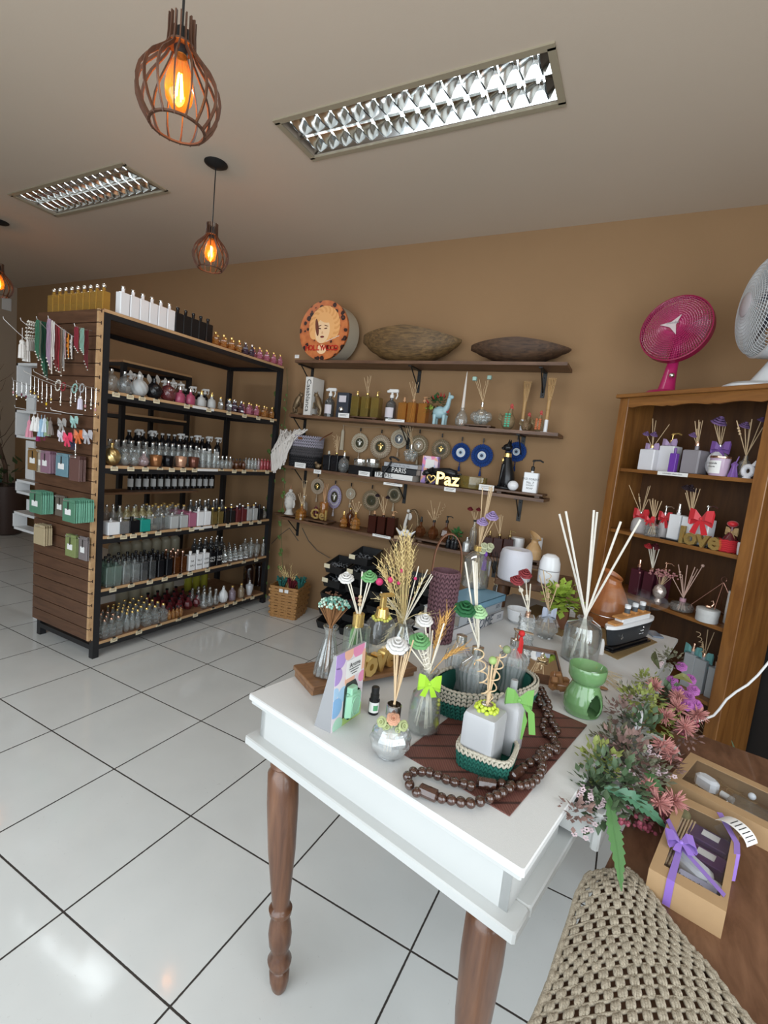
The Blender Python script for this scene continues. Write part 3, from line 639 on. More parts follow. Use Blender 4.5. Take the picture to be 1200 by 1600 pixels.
# ---------------------------------------------------------------- things hanging on the slatted end
hookm = mat('galvanised_hook',(.55,.54,.52),.35,.7)
def hang(px,py,y): return ony(px,py,y)
def hook(pa,pb,y0,y1,label,m=hookm):
    a,b = hang(*pa,y0),hang(*pb,y1)
    tag(MB().tube([a,a+(b-a)*.5+V((0,0,-.006)),b+V((0,0,-.002)),b+V((0,-.004,.012))],.0022,6).build('display_hook',m,loc=None),label,'hook','wire display hooks')
for i,(a,b,nm) in enumerate((((52,540),(6,498),'top left'),((75,532),(33,500),'behind the white tassels'),((92,532),(58,498),'holding the green cords'),((118,528),(76,497),'holding the pink cords'),((144,517),(117,509),'holding the mint cord'),
                               ((60,606),(20,593),'middle row, far left'),((88,602),(38,580),'middle row, second'),((104,604),(53,580),'middle row, third'),((128,608),(90,596),'middle row, fourth'),((152,607),(120,598),'middle row, right'),
                               ((96,647),(24,636),'third row, left'),((130,648),(80,640),'third row, right'))):
    hook(a,b,1.799,1.66,'thin metal display hook on the slatted panel, '+nm)
def cord_obj(name,px,t,b_,y,m,label,cat,kind,group,m2=None):
    P = hang(px,t,y); Q = hang(px,b_,y); L = P.z-Q.z; mb = MB(); m2 = m2 or m
    if kind == 'cords':       # a looped cord with beads at its ends
        for k in range(4):
            dx = (k-1.5)*.006; pts = [P+V((dx*.4,-.004+.003*k,0))]+[P+V((dx*(1+.3*sin(q*2+k)),-.006+.003*k,-L*(q/6)*(.8+.07*k))) for q in range(1,7)]
            mb.tube(pts,.0028,5)
            mb.ball(pts[-1],.005,6,4,1)
    elif kind == 'tassel':
        mb.tube([P,P+V((0,0,-L*.45))],.0018,5); mb.ball(P+V((0,0,-L*.47)),L*.085,8,6,1)
        mb.lathe([(L*.05,0),(L*.085,-L*.08),(L*.10,-L*.5),(.001,-L*.5)],18,0,P+V((0,0,-L*.5)),flute=.12,nf=9,capb=False)
    elif kind == 'fat':       # tassel on a short loop
        mb.tube([P,P+V((0,0,-L*.2))],.0015,5); mb.lathe([(.004,0),(.009,-L*.1),(.010,-L*.16),(.008,-L*.2),(.015,-L*.5),(.019,-L*.8),(.001,-L*.8)],18,0,P+V((0,0,-L*.18)),flute=.12,nf=9,capb=False)
    elif kind == 'pearls':
        n = 14; R = L*.30
        for k in range(n): a = 2*pi*k/n; mb.ball(P+V((R*.35*sin(a),.004*cos(a),-R+R*cos(a))),.0052,6,4,1)
        mb.lathe([(.003,0),(.009,-L*.12),(.012,-L*.38),(.001,-L*.38)],12,0,P+V((0,0,-L*.62)),flute=.1,nf=6,capb=False)
    elif kind == 'charm':
        mb.tube([P,P+V((.003,0,-L*.4)),P+V((0,0,-L*.7))],.0012,5,1)
        mb.ball(P+V((0,0,-L*.78)),(.008,.004,.010),8,6); mb.ball(P+V((.004,-.002,-L*.95)),(.005,.004,.006),6,5,1); mb.ball(P+V((-.002,-.002,-L*.55)),.004,6,5,1)
    elif kind == 'ring':
        for k in range(16): a = 2*pi*k/16; mb.ball(P+V((L*.4*sin(a),.003*cos(a),-L*.45+L*.45*cos(a))),.0048,6,4)
    elif kind == 'flower':
        for k in range(3): mb.tube([P+V((k*.004-.004,0,0)),P+V((k*.007-.007,0,-L*(.7+.15*k)))],.0022,5,0); 
        for k in range(3): mb.ball(P+V((k*.007-.007,0,-L*(.7+.15*k))),.005,6,4,1)
        for q in (.28,.5):
            for k in range(5): a = 2*pi*k/5; mb.ball(P+V((.008*cos(a),-.006,-L*q+.008*sin(a))),(.006,.003,.006),6,4)
    o = mb.build(name,[m,m2],loc=P,world=True); tag(o,label,cat,group); return o
def cl(nm,c,**k): return mat('cord_'+nm,c,.8,**k)
wh,gr,pk,rd = cl('white',(.70,.66,.62)),cl('green',(.03,.13,.07)),cl('pink',(.55,.28,.30)),cl('red',(.25,.02,.025))
bead = mat('pearl_bead',(.75,.70,.62),.25)
for i,(px,t,b_) in enumerate(((35,512,560),(42,515,565))): cord_obj('tassel',px,t,b_,1.63+i*.03,wh,('left' if i == 0 else 'right')+' one of two large white tassels at the panel edge','tassel','tassel','large white tassels')
for i,px in enumerate((43.5,47,50.5,54)): cord_obj('bracelet',px,501+i,548,1.66+.02*i,wh,'pearl bracelet with white tassel, '+nth(i,4)+'on its hook','bracelet','pearls','pearl bracelets',bead)
for i,(px,b_,c_) in enumerate(((59,562,'green'),(62,560,'sage'),(65,565,'green2'),(69,588,'green'),(73,592,'green2'))):
    m = {'green': gr,'sage': cl('sage',(.20,.24,.17)),'green2': cl('deep_green',(.02,.09,.06))}[c_]
    cord_obj('cord_necklace',px,500+i,b_,1.66+.02*i,m,'green cord necklace, '+nth(i,5)+'of five on their hook','necklace','cords','green cord necklaces',bead)
for i,(px,b_,nm,c_) in enumerate(((77,575,'lilac',(.33,.22,.30)),(80,582,'cream',(.70,.62,.58)),(83,560,'white',(.72,.70,.68)),(87,578,'dark red',(.16,.02,.02)),(91,580,'crimson',(.28,.02,.03)),(95,586,'brown',(.20,.13,.09)),(99,578,'grey',(.33,.30,.28)))):
    cord_obj('cord_necklace',px,498+(px-77)*.74,b_,1.664+(px-77)*.0034,cl(nm.replace(' ','_'),c_),nm+' cord necklace on the top row of hooks','necklace','cords','cord necklaces',bead)
for px,nm,c_ in ((102,'pink',(.62,.35,.38)),(107,'orange',(.75,.26,.03)),(112,'white',(.74,.70,.66))):
    cord_obj('cord_bracelet',px,498+(px-77)*.74,560,1.664+(px-77)*.0034,cl(nm+'_flower',c_),nm+' flower cord bracelet on the top row of hooks','bracelet','flower','flower cords',bead)
for px,b_,nm,c_ in ((120,550,'red',(.22,.015,.03)),(129,553,'mint',(.28,.48,.40)),(136,577,'burgundy',(.13,.015,.02))):
    cord_obj('cord_necklace',px,509+(px-117)*.3,b_,1.664+(px-117)*.005,cl(nm+'_knot',c_),nm+' knotted cord hanging at the right of the top hooks','necklace','cords','knotted cords',silver)
cm = [('gold',goldm),('silver',silver),('burgundy',cl('burgundy_felt',(.13,.02,.04))),('pearl',bead),('pink',pk),('yellow',cl('yellow',(.75,.48,.02)))]
for i,(px,t,b_,nm,k) in enumerate(((21,595,618,'pink beaded',4),(26,596,625,'gold drop',0),(34,597,622,'burgundy felt',2),(41,598,626,'burgundy disc',2),(48,588,618,'gold chain',0),(54,588,622,'tangled gold',0),(60,592,628,'long gold',0),(66,596,630,'mixed silver',1),(73,600,640,'yellow tasselled',5),(80,602,630,'dark gold',0),
                           (95,605,634,'white stone',3),(111,606,635,'flower shaped pearl',3),(118,606,628,'silver leaf',1),(134,605,643,'rose chained',4),(143,606,640,'pale stone',3),(150,606,650,'long rose chain',4))):
    cord_obj('charm',px,t,b_,1.664 if i == 0 else 1.66+(px-120)*.0043 if px > 130 else 1.68+.006*i,cm[k][1],nm+' charm hanging in the middle row on the panel','charm','charm','hanging charms',silver)
for px,t,b_,nm,m in ((91,594,612,'white pearl',bead),(99,598,612,'red bead',rd),(117,600,615,'mint bead',cl('mint',(.3,.5,.45))),(128,600,614,'black and white bead',cl('gray',(.4,.4,.4)))):
    cord_obj('bracelet',px,t,b_,1.72,m,nm+' ring bracelet in the middle row on the panel','bracelet','ring','ring bracelets')
cord_obj('tassel',126,604,640,1.73,cl('lavender',(.62,.58,.68)),'small lavender tassel hanging in the middle row on the panel','tassel','tassel','small tassels',silver)
for i,(px,t,b_,nm,c_) in enumerate(((46,650,684,'pink',(.60,.25,.32)),(53,645,674,'white',(.75,.73,.71)),(59,646,675,'second white',(.75,.73,.71)),(65,648,683,'light blue',(.30,.46,.60)),(70,648,676,'pale blue and white',(.55,.64,.70)),(74,652,682,'sage green',(.27,.36,.22)),(79,652,680,'taupe',(.25,.21,.19)),(62,668,690,'magenta',(.32,.02,.12)),(74,668,689,'dark magenta',(.25,.02,.09)))):
    cord_obj('tassel_keyring',px,t,b_,1.67+.012*i+(.05 if 'magenta' in nm else 0),cl('t_'+nm.replace(' ','_'),c_),nm+' tassel key ring in the third row on the panel','tassel','fat','tassel key rings')
def bow_mb(mb,P,s,mx=None,m=0,tails=True,wid=.35,drop=1.0):
    """ribbon bow facing local -y; s = half span"""
    R = TR(P) @ (mx or Matrix.Identity(4))
    for sg in (-1,1):
        pts = [(0,0,0),(sg*s*.45,-s*.22,s*.34),(sg*s*.95,-s*.12,s*.32),(sg*s*1.0,0,0),(sg*s*.9,s*.1,-s*.16),(sg*s*.4,.04*s,-s*.08),(0,0,0)]
        mb.strip(pts,[V((0,s*.06,s*k*wid*2.2)) for k in (.35,.9,1.1,1.1,1.0,.7,.35)],s*.03,m,R)
        if tails: mb.strip([(0,-.02*s,0),(sg*s*.28,-.1*s,-s*.55*drop),(sg*s*.5,-.06*s,-s*1.15*drop)],[V((s*k,0,sg*s*.1)) for k in (.2,.42,.5)],s*.03,m,R)
    mb.ball((0,-s*.05,0),(s*.16,s*.14,s*.18),8,6,m,R)
for px,py,s,nm,c_ in ((97,661,.055,'grey',(.33,.31,.29)),(116,657,.05,'mint green',(.30,.50,.46)),(96,679,.05,'white and lilac',(.66,.60,.66)),(106,684,.06,'red',(.72,.03,.10)),(123,680,.058,'orange',(.62,.13,.02)),(137,680,.058,'silver grey',(.42,.40,.42)),(114,694,.04,'navy',(.015,.02,.07))):
    P = hang(px,py,1.72 if s > .055 else 1.745); o = MB(); bow_mb(o,P,s*.75); tag(o.build('ribbon_bow',mat('satin_'+nm.replace(' ','_'),c_,.35,sheen=.3),loc=P,world=True),nm+' satin ribbon bow hanging on the slatted panel','bow','satin bows')
cord_obj('charm',118,690,716,1.73,silver,'silver star charm hanging below the navy bow','charm','charm','hanging charms',silver)
# scented sachets in flat packs
cel = mat('brown_twine_tag',(.02,.015,.012),.6)
def sachets(pa,pb,n,nm,c_,place,dy=.0085,w_=.068,yb=1.785,stick=False,c2=None):
    (x0,t),(x1,b_) = pa,pb; yf = yb-n*dy
    A,B = ony(x0,t,yf),ony(x1,b_,yf); W = B.x-A.x; H = A.z-B.z; xc = (A.x+B.x)/2; zt = A.z
    proto = None
    for i in range(n):
        cc = c2 if (c2 and i > 0) else c_; key = ('sachet',nm,cc,W)
        lab = nm+' scented sachet pack, '+('front one of the '+place if i == 0 else ('rearmost' if i == n-1 else ORD[i]+' behind the front')+' of the '+place)
        if key in _P: o = dup(_P[key],(xc,yf+i*dy,zt),radians(random.uniform(-3,3)),lab,nm+' sachets, '+place)
        else:
            mb = MB(); mb.rbox((0,0,-H*.5),(W,dy*.72,H*.9),.002); mb.bb(-W*.48,W*.48,-.0008,.0008,-H*.06,H*.08)
            o = mb.build('sachet',mat('sachet_'+nm.replace(' ','_')+('' if cc == c_ else '_b'),cc,.45,var=.1,vscale=60),loc=(xc,yf+i*dy,zt)); tag(o,lab,'sachet',nm+' sachets, '+place)
            if not stick:
                MB().bb(-W*.28,W*.2,-dy*.40-.001,-dy*.36-.0004,-H*.62,-H*.36).build('paper_label',wlabel,o); MB().bb(-W*.07,W*.01,-dy*.40-.002,-dy*.36-.0006,-H*.40,-H*.05).build('black_band',cel,o)
            _P[key] = o
    h0 = V((xc,1.799,zt+.006)); tag(MB().tube([h0,h0+V((0,-.05,-.002)),V((xc,yf-.03,zt+.004)),V((xc,yf-.033,zt+.014))],.0022,6).build('display_hook',hookm),'metal hook carrying the '+nm+' sachets of the '+place,'hook','wire display hooks')
sachets((44,702),(60,738),2,'golden',(.25,.14,.05),'upper row')
sachets((58,705),(73,742),2,'cream',(.45,.38,.30),'upper row')
sachets((64,706),(78,742),5,'mauve',(.27,.15,.20),'upper row',yb=1.795)
sachets((88,710),(106,748),4,'blue',(.15,.26,.31),'upper row')
sachets((109,714),(124,755),5,'brown striped',(.14,.07,.06),'upper row',w_=.03,stick=True)
sachets((47,768),(65,806),8,'mint',(.09,.22,.14),'left bunch in the middle row',dy=.010,c2=(.16,.40,.28))
sachets((87,775),(101,810),2,'taupe',(.14,.11,.09),'middle row',yb=1.797)
sachets((99,781),(117,820),11,'mint',(.09,.24,.17),'right bunch in the middle row',dy=.011,c2=(.15,.42,.31))
sachets((54,820),(70,855),4,'gold lace',(.45,.36,.22),'lowest row',dy=.014,stick=True)
sachets((103,836),(118,874),3,'lime',(.22,.26,.10),'lowest row')
sachets((124,840),(136,879),2,'grey',(.20,.17,.17),'lowest row')

# white open square frames stacked beside the rack
fr = MB(); yz = 1.95
def sqf(x0,t,x1,b_):
    A,B = ony(x0,t,yz),ony(x1,b_,yz); k = .018
    fr.bb(A.x,B.x,yz,yz+.09,A.z-k,A.z); fr.bb(A.x,B.x,yz,yz+.09,B.z,B.z+k); fr.bb(A.x,A.x+k,yz,yz+.09,B.z,A.z); fr.bb(B.x-k,B.x,yz,yz+.09,B.z,A.z)
for q in ((26,567,72,622),(24,640,72,690),(24,748,76,782),(20,798,78,843)): sqf(*q)
for (x0,t,x1,b_) in ((39,622,51,642),(38,690,50,748),(39,782,52,798),(52,843,62,965)):
    A,B = ony(x0,t,yz),ony(x1,b_,yz); fr.bb(A.x,B.x,yz+.01,yz+.03,max(0,B.z-.01) if t != 843 else 0,A.z+.01)
tag(fr.build('square_frame_display',mat('white_lacquer',(.66,.66,.66),.35)),'white display of open square frames stacked in a column left of the slatted panel','display stand')

# left background: potted plant, small wall shelf, switch plate
pot = T('potted_plant','tall dark planter with a bare twisting branch in the far left corner','potted plant',(-6.95,3.2,0))
pb = MB(); pb.lathe([(.15,0),(.17,.02),(.23,.50),(.245,.62),(.22,.62),(.20,.55),(.001,.55)],32); pb.build('planter',mat('dark_brown_glaze',(.05,.028,.022),.4),pot)
tr = MB(); base = V((0,0,.55))
A = [V((.0,0,.55)),V((-.02,0,.85)),V((-.16,-.02,1.15)),V((-.32,-.03,1.5)),V((-.38,0,1.85))]
tr.tube(A,[.03,.026,.02,.013,.006],8)
for k in range(26):
    p0 = A[1+k % 3].lerp(A[2+k % 3],random.random()); d = V((random.uniform(-1,1),random.uniform(-.6,.4),random.uniform(.2,1))).normalized()
    pts = [p0]
    for j in range(4): d = (d+V((random.uniform(-.4,.4),random.uniform(-.3,.3),random.uniform(-.1,.3)))).normalized(); pts.append(pts[-1]+d*random.uniform(.07,.13))
    tr.tube(pts,[.006,.004,.003,.002,.001],5)
tr.build('branch',mat('branch_bark',(.09,.055,.035),.8),pot)
lv = MB()
for k in range(40):
    c = V((random.uniform(-.15,.18),random.uniform(-.2,.1),random.uniform(.55,.95))); d = V((random.uniform(-1,1),random.uniform(-1,1),random.uniform(-.2,.8))).normalized(); s_ = d.cross(V((0,0,1))).normalized()*.03
    lv.add([c,c+d*.06+s_,c+d*.14,c+d*.06-s_],[(0,1,2,3)])
lv.build('leaves',mat('dull_green_leaf',(.05,.08,.03),.6),pot)
ws = T('wall_shelf','small dark shelf with star ornaments on the far left wall','shelf',(XL+.1,3.48,.5))
MB().bb(0-.1,.1,-.35,.25,-.012,.012).build('board',dwood,ws)
o = MB().lathe([(.03,0),(.10,.03),(.12,.10),(.10,.15),(.06,.16),(.001,.12)],24).build('ceramic_bowl',mat('turquoise_glaze',(.10,.38,.40),.3),loc=(XL+.1,3.32,.512)); tag(o,'turquoise ceramic bowl on the small far left shelf','bowl')
q = onx(10,475,XL); o = MB().rbox((0,0,0),(.012,.11,.16),.004).build('switch_plate',whitep,loc=(XL+.006,q.y,q.z)); tag(o,'white blank switch plate high on the far left wall','switch plate')

# ---------------------------------------------------------------- four wall shelves on black brackets
shelfwood = wood('shelf_wood',(.085,.040,.020),(.175,.088,.046),(1,6,6),.45,4)
WS = [2.215,1.757,1.310,.852]; YS = 3.385
wx = [(-2.72,-.500),(-2.74,-.495),(-2.74,-.525),(-2.76,-.50)]
brk = [(487,654,850),(482,648,830),(476,634,817),(471,630,790)]
snm = ['top','second','third','lowest']
for k in range(4):
    z = WS[k]; t = T('wall_shelf','long dark wood wall shelf on black brackets, the '+snm[k]+' of the four','shelf',((wx[k][0]+wx[k][1])/2,YW,z),group='wooden wall shelves')
    MB().bb(wx[k][0],wx[k][1],YS,YW,z-.022,z).build('board',shelfwood,t,True)
    for px in brk[k]:
        x = ony(px,600 if k < 2 else 760,YW).x; b = MB()
        b.bb(x-.014,x+.014,YW-.006,YW,z-.20,z-.022); b.bb(x-.012,x+.012,YW-.20,YW,z-.030,z-.022)
        b.tube([(x,YW-.17,z-.028),(x,YW-.006,z-.165)],.005,6); b.ball((x,YW-.008,z-.06),.004,6,4); b.ball((x,YW-.008,z-.18),.004,6,4)
        b.build('bracket',blackm,t,True)
bristle = None
reedm = mat('natural_reed',(.62,.45,.27),.7); reedw = mat('pale_reed',(.78,.72,.60),.7); reedk = mat('black_reed',(.015,.012,.012),.6)
def reeds(root,neck,tips,bot,r=.0018,m=None,spread=.25,name='reed',inner=.02,dark=False):
    """sticks through a neck; tips = (px,py,depth offset, ornament, material); each goes on down to the height bot inside the bottle"""
    neck = V(neck); out = []
    for tp in tips:
        px,py,dd = tp[0],tp[1],tp[2]; kind = tp[3] if len(tp) > 3 else None
        tip = onplane(px,py,neck+FH*dd,FH); d = (tip-neck); 
        off = V((random.uniform(-.3,.3),random.uniform(-.3,.3),0))*.006
        dn = -d.normalized(); k = (bot-neck.z)/dn.z if abs(dn.z) > .1 else .02
        lo = neck+dn*k; h = V((lo.x-neck.x,lo.y-neck.y,0))
        if h.length > inner: h *= inner/h.length
        lo = V((neck.x+h.x,neck.y+h.y,bot))
        mb = MB(); mm = m or reedm
        if kind == 'spiral':
            n = 46; ax = d.normalized(); u1 = ax.orthogonal().normalized(); u2 = ax.cross(u1); rr = r*4.5; pts = [lo,neck+off]
            for i in range(n+1): q = i/n; pts.append(neck+off+d*(.12+.88*q)+(u1*cos(q*2*pi*4.5)+u2*sin(q*2*pi*4.5))*rr)
            mb.tube(pts,r*.7,5)
        elif kind == 'curl':
            pts = [lo,neck+off]
            for i in range(12): q = (i+1)/12; pts.append(neck+off+d*q+RH*(.006*sin(q*9))+FH*.003*cos(q*7))
            mb.tube(pts,r*.7,5)
        else: mb.tube([lo,neck+off,tip],r,6)
        if kind == 'balls':
            for q in (.62,.70,.78): mb.ball(neck+off+(tip-neck)*q,r*2.8,8,6)
        if kind == 'ball': mb.ball(tip,r*4,10,8)
        o = mb.build(name,mm,root,True); out.append((o,tip))
        if kind in ('rose','rosev'):
            rose(tip,tp[4] if len(tp) > 5 else .02,tp[5] if len(tp) > 5 else tp[4],o)
        if kind == 'cluster':
            c = MB()
            for i in range(14): c.ball(tip+V((random.uniform(-1,1),random.uniform(-1,1),random.uniform(-.6,1)))*tp[4]*.7,tp[4]*.3,6,4)
            c.build('flower',tp[5],o,True)
    return out
def rose_mb(mb,P,R,up=V((0,0,1)),m=0,layers=4,mx=None):
    """layered curled petals around an axis"""
    q = V((0,0,1)).rotation_difference(up.normalized()).to_matrix().to_4x4(); M_ = TR(P) @ q
    if mx: M_ = mx @ M_
    for L_ in range(layers):
        n = 4+L_; f = (L_+1)/layers
        for k in range(n):
            a = 2*pi*k/n+L_*.7
            def fn(u,v,a=a,f=f,n=n):
                s_ = (u-.5)*2*pi/n*1.35; rr = R*(.10+.9*f*(v**.8)*(.95-.18*abs(2*u-1)**2)); zz = R*(.62*(1-f)+.05)+R*.50*sin(v*pi*.62)*(1-.35*f)-R*.22*f*v**3
                return (rr*cos(a+s_),rr*sin(a+s_),zz-R*.3)
            mb.grid(fn,4,4,m,mx=M_)
    mb.lathe([(R*.2,-R*.28),(R*.18,R*.25),(R*.06,R*.42)],8,m,mx=M_)
def rose(P,R,m,parent,up=None):
    mb = MB(); rose_mb(mb,P,R,up or (V((0,0,1))-FH*.55)); return mb.build('flower',m,parent,True)
def flower_m(n,c): return mat('paper_flower_'+n,c,.75,var=.15,vscale=80)
def lbox(c,d,b=.003): return MB().rbox(c,d,b)
def place(px,pb,pt,wpx,z,y):
    P = ony(px,pb,y); P = V((P.x,y,z)); return P,ztop(P,pt)-z,wpx*mpx(P)
def cardlabel(px,py,wpx,hpx,label,lines=2,y=YS-.004):
    P = ony(px,py,y); s_ = mpx(P); mb = MB(); mb.bb(-wpx*s_/2,wpx*s_/2,-.001,.001,-hpx*s_/2,hpx*s_/2,0)
    for i in range(lines): mb.bb(-wpx*s_*.36,wpx*s_*(.36-.1*i),-.0016,-.001,hpx*s_*(.18-.28*i)-.0012,hpx*s_*(.18-.28*i)+.0012,1)
    tag(mb.build('label_card',[wlabel,ink],loc=P),label,'label')
# round leopard-print travel box
P,h,w_ = place(503,561,478,95,WS[0],3.40)
R = w_*.47; zc = R*.86; P.y = 3.44
hb = T('round_box','round leopard print box with a blonde woman portrait, standing on the top wall shelf','box',(P.x,P.y,WS[0]))
def leopard():
    m = bpy.data.materials.new('leopard_print'); m.use_nodes = True; n,l = nt(m); b = n['Principled BSDF']; b.inputs['Roughness'].default_value = .35
    tc = n.new('ShaderNodeTexCoord'); v = n.new('ShaderNodeTexVoronoi'); v.inputs['Scale'].default_value = 19; v.inputs['Randomness'].default_value = .8; l.new(tc.outputs['Object'],v.inputs['Vector'])
    ns = n.new('ShaderNodeTexNoise'); ns.inputs['Scale'].default_value = 30; l.new(tc.outputs['Object'],ns.inputs['Vector'])
    ad = n.new('ShaderNodeMath'); ad.operation = 'MULTIPLY_ADD'; ad.inputs[1].default_value = .35; l.new(ns.outputs[0],ad.inputs[0]); l.new(v.outputs['Distance'],ad.inputs[2])
    r = n.new('ShaderNodeValToRGB'); e = r.color_ramp.elements; e[0].position = .0; e[0].color = (.30,.07,.02,1); e[1].position = .30; e[1].color = (.03,.012,.01,1)
    for p_,c_ in ((.27,(.22,.05,.015,1)),(.55,(.03,.012,.01,1)),(.60,(.50,.13,.04,1)),(1,(.62,.20,.06,1))): q = e.new(p_); q.color = c_
    l.new(ad.outputs[0],r.inputs[0]); l.new(r.outputs[0],b.inputs['Base Color']); return m
def drum(y0,y1,r,m=0,seg=48): 
    mb = MB(); mb.lathe([(r,0),(r,y1-y0)],seg,m); mb.v = [V((v.x,y0+v.z,v.y)) for v in mb.v]; mb.f = [f[::-1] for f in mb.f]; return mb
zl = zc-R*.0
b = drum(-.05,.13,R-.004); b.v = [v+V((0,0,max(R,zc))) for v in b.v]; b.build('body',mat('cream_canvas',(.50,.44,.34),.7),hb)
b = drum(-.058,-.035,R); b.v = [v+V((0,0,max(R,zc))) for v in b.v]; lid = b.build('lid',leopard(),hb)
cz = max(R,zc)
pm = MB(); yy = -.0585
def disc(c,rx,rz,m,yo=0,seg=28,rot=0):
    vs = [(c[0]+rx*cos(a)*cos(rot)-rz*sin(a)*sin(rot),yy-yo,cz+c[1]+rx*cos(a)*sin(rot)+rz*sin(a)*cos(rot)) for a in [2*pi*i/seg for i in range(seg)]]
    pm.add(vs,[tuple(range(seg))],m)
random.seed(5)
for i in range(26):   # hair of loose curls
    a = radians(-30+240*i/25); disc((.01+.115*cos(a)*R/.25,.03+.13*sin(a)*R/.25),.045,.042,0 if i % 2 else 5,.0002+i*.00002,14)
disc((.0,.02),R*.46,R*.52,0,.0008); disc((-.005,-.005),R*.30,R*.42,1,.0012,rot=-.1)
disc((.0,-.16*R/.25),R*.2,R*.16,1,.001)
for sx in (-1,1):
    disc((-.005+sx*R*.13,R*.06),R*.07,R*.022,2,.0016,12,sx*.15); disc((-.005+sx*R*.14,R*.15),R*.09,R*.016,3,.0016,12,-sx*.25)
disc((-.005,-R*.08),R*.035,R*.05,4,.0016,12); disc((-.003,-R*.22),R*.085,R*.035,2,.0018,14); disc((-.003,-R*.22),R*.06,R*.010,6,.002,12)
disc((-R*.26,R*.1),R*.07,R*.3,3,.0014,14,.2); disc((R*.05,R*.40),R*.26,R*.14,0,.0017,16,-.3)
pm.build('portrait_print',[mat('print_blonde',(.85,.45,.17),.4),mat('print_skin',(.90,.62,.36),.4),mat('print_dark',(.10,.02,.015),.4),mat('print_brown',(.16,.04,.02),.4),mat('print_nose',(.72,.42,.22),.4),mat('print_blonde_dark',(.76,.36,.12),.4),mat('print_lip',(.4,.03,.03),.4)],lid)
tx = MB(); 
for i,ch in enumerate('HOLLYWOOD'):
    a = (i-4)*.17; tx.text(ch,R*.25,TR(((i-4)*R*.152,yy-.0025,cz-R*.60)) @ RX(pi/2),0,.0006,bold=.002)
tx.build('lettering',mat('print_crimson',(.50,.02,.01),.4),lid)
tx = MB()
for i in range(3): tx.box((R*(.42+.05*i),yy-.0015,cz-R*(.12+.13*i)),(R*(.3+.1*i),.001,R*.075),0,0,TR((0,0,0)))
MB().text('~~~~',R*.25,TR((R*.42,yy-.002,cz-R*.28)) @ RX(pi/2) @ RZ(.35),0,.0006).build('script_lettering',mat('print_white',(.8,.7,.62),.4),lid)
cardlabel(464,557,8,5,'small white price tag leaning on the round leopard box',1,y=3.375)
# carved wooden bowls
darkw = wood('carved_bowl_wood',(.055,.030,.010),(.20,.115,.040),(1.5,9,9),.6,7); darkw2 = wood('dark_trunk_wood',(.028,.014,.007),(.11,.055,.026),(1.2,10,10),.65,7)
def boat(px,pt,pb,wpx,m,label,blunt=False):
    P,h,w_ = place(px,pb,pt,wpx,WS[0],3.50); L = w_/2
    def prof(t):      # t -1..1 along: half width, rim height, keel height
        k = abs(t)**2.2; wid = .135*(1-k)**.75+.004; 
        rim = h*(1.0 - .18*abs(t)**1.5 - .12*max(0,t)); keel = h*.62*abs(t)**(2.4 if not blunt else 1.8); return wid,rim,keel
    def out(u,v):
        t = -1+2*u; wd,rim,keel = prof(t); a = pi*v; sx = cos(a); return (L*t,wd*sx*(1-.0*sin(a))+.0,rim-(rim-keel)*sin(a)**.7+(.003*sin(60*u+9*v) if 0 < v < 1 else 0))
    def inn(u,v):
        t = -1+2*u; wd,rim,keel = prof(t); a = pi*v; return (L*t*.97,wd*.84*cos(a),rim-.002-(rim-keel)*.82*sin(a)**.8)
    mb = MB(); mb.grid(out,40,14); mb.grid(inn,40,14)
    def rimf(u,v):
        q = out(u,0) if v == 0 else inn(u,0); return q
    mb.grid(lambda u,v: out(u,0) if v < .5 else inn(u,0),40,1); mb.grid(lambda u,v: out(u,1) if v < .5 else inn(u,1),40,1)
    o = mb.build('wooden_bowl',m,loc=P,ang=60); tag(o,label,'bowl'); o.rotation_euler = (0,0,radians(2)); return o
boat(638,515,561,166,darkw,'larger golden brown carved wooden canoe bowl, centre of the top wall shelf')
boat(809,534,562,154,darkw2,'darker flatter carved wooden trough bowl, right end of the top wall shelf',True)
# second shelf
z = WS[1]; bronze = mat('antique_bronze',(.20,.14,.08),.4,.6,bump=.5,bscale=90)
def rearing(px,pb,pt,sg,label):
    P,h,w_ = place(px,pb,pt,18,z,3.47); mb = MB(); mb.rbox((0,0,.008),(.085,.06,.016),.003)
    mb.tube([(-sg*.022,0,.016),(-sg*.026,0,h*.3),(-sg*.004,0,h*.45),(sg*.012,0,h*.66),(sg*.026,0,h*.82)],[.012,.018,.030,.028,.016],10)
    mb.ball((sg*.036,0,h*.86),(.024,.015,.018),10,8); mb.tube([(sg*.045,0,h*.88),(sg*.055,0,h*.97)],[.006,.002],6); mb.tube([(sg*.028,0,h*.92),(sg*.02,0,h)],[.006,.003],6)
    for yy_ in (-.012,.012): mb.tube([(sg*.012,yy_,h*.6),(sg*.044,yy_,h*.52),(sg*.050,yy_,h*.30)],[.010,.007,.006],6); mb.tube([(-sg*.02,yy_,h*.3),(-sg*.004,yy_,h*.2),(-sg*.018,yy_,.016)],[.014,.009,.007],6)
    tag(mb.build('animal_bookend',bronze,loc=P,ang=60),label,'figurine','bronze animal bookends')
rearing(463,644,612,1,'bronze animal bookend leaning on the left side of the white book')
rearing(497,646,612,-1,'bronze animal bookend leaning on the right side of the white book')
P,h,w_ = place(480,646,589,13.5,z,3.44); bk = T('book','tall white book standing upright with serif spine title, second wall shelf','book',P)
MB().rbox((0,.075,h/2),(w_,.17,h),.002).build('cover',mat('white_book_cover',(.72,.70,.66),.5),bk); MB().bb(-w_*.4,w_*.4,.155,.162,.004,h-.004).build('page_block',mat('paper_pages',(.6,.56,.48),.8),bk)
MB().text('Casablanca',.062,TR((0,-.0115,h*.52)) @ RX(pi/2) @ RZ(-pi/2),0,.0006,sx=1.0).build('title',ink,bk)
trans_l = mat('lavender_label',(.62,.58,.62),.6)
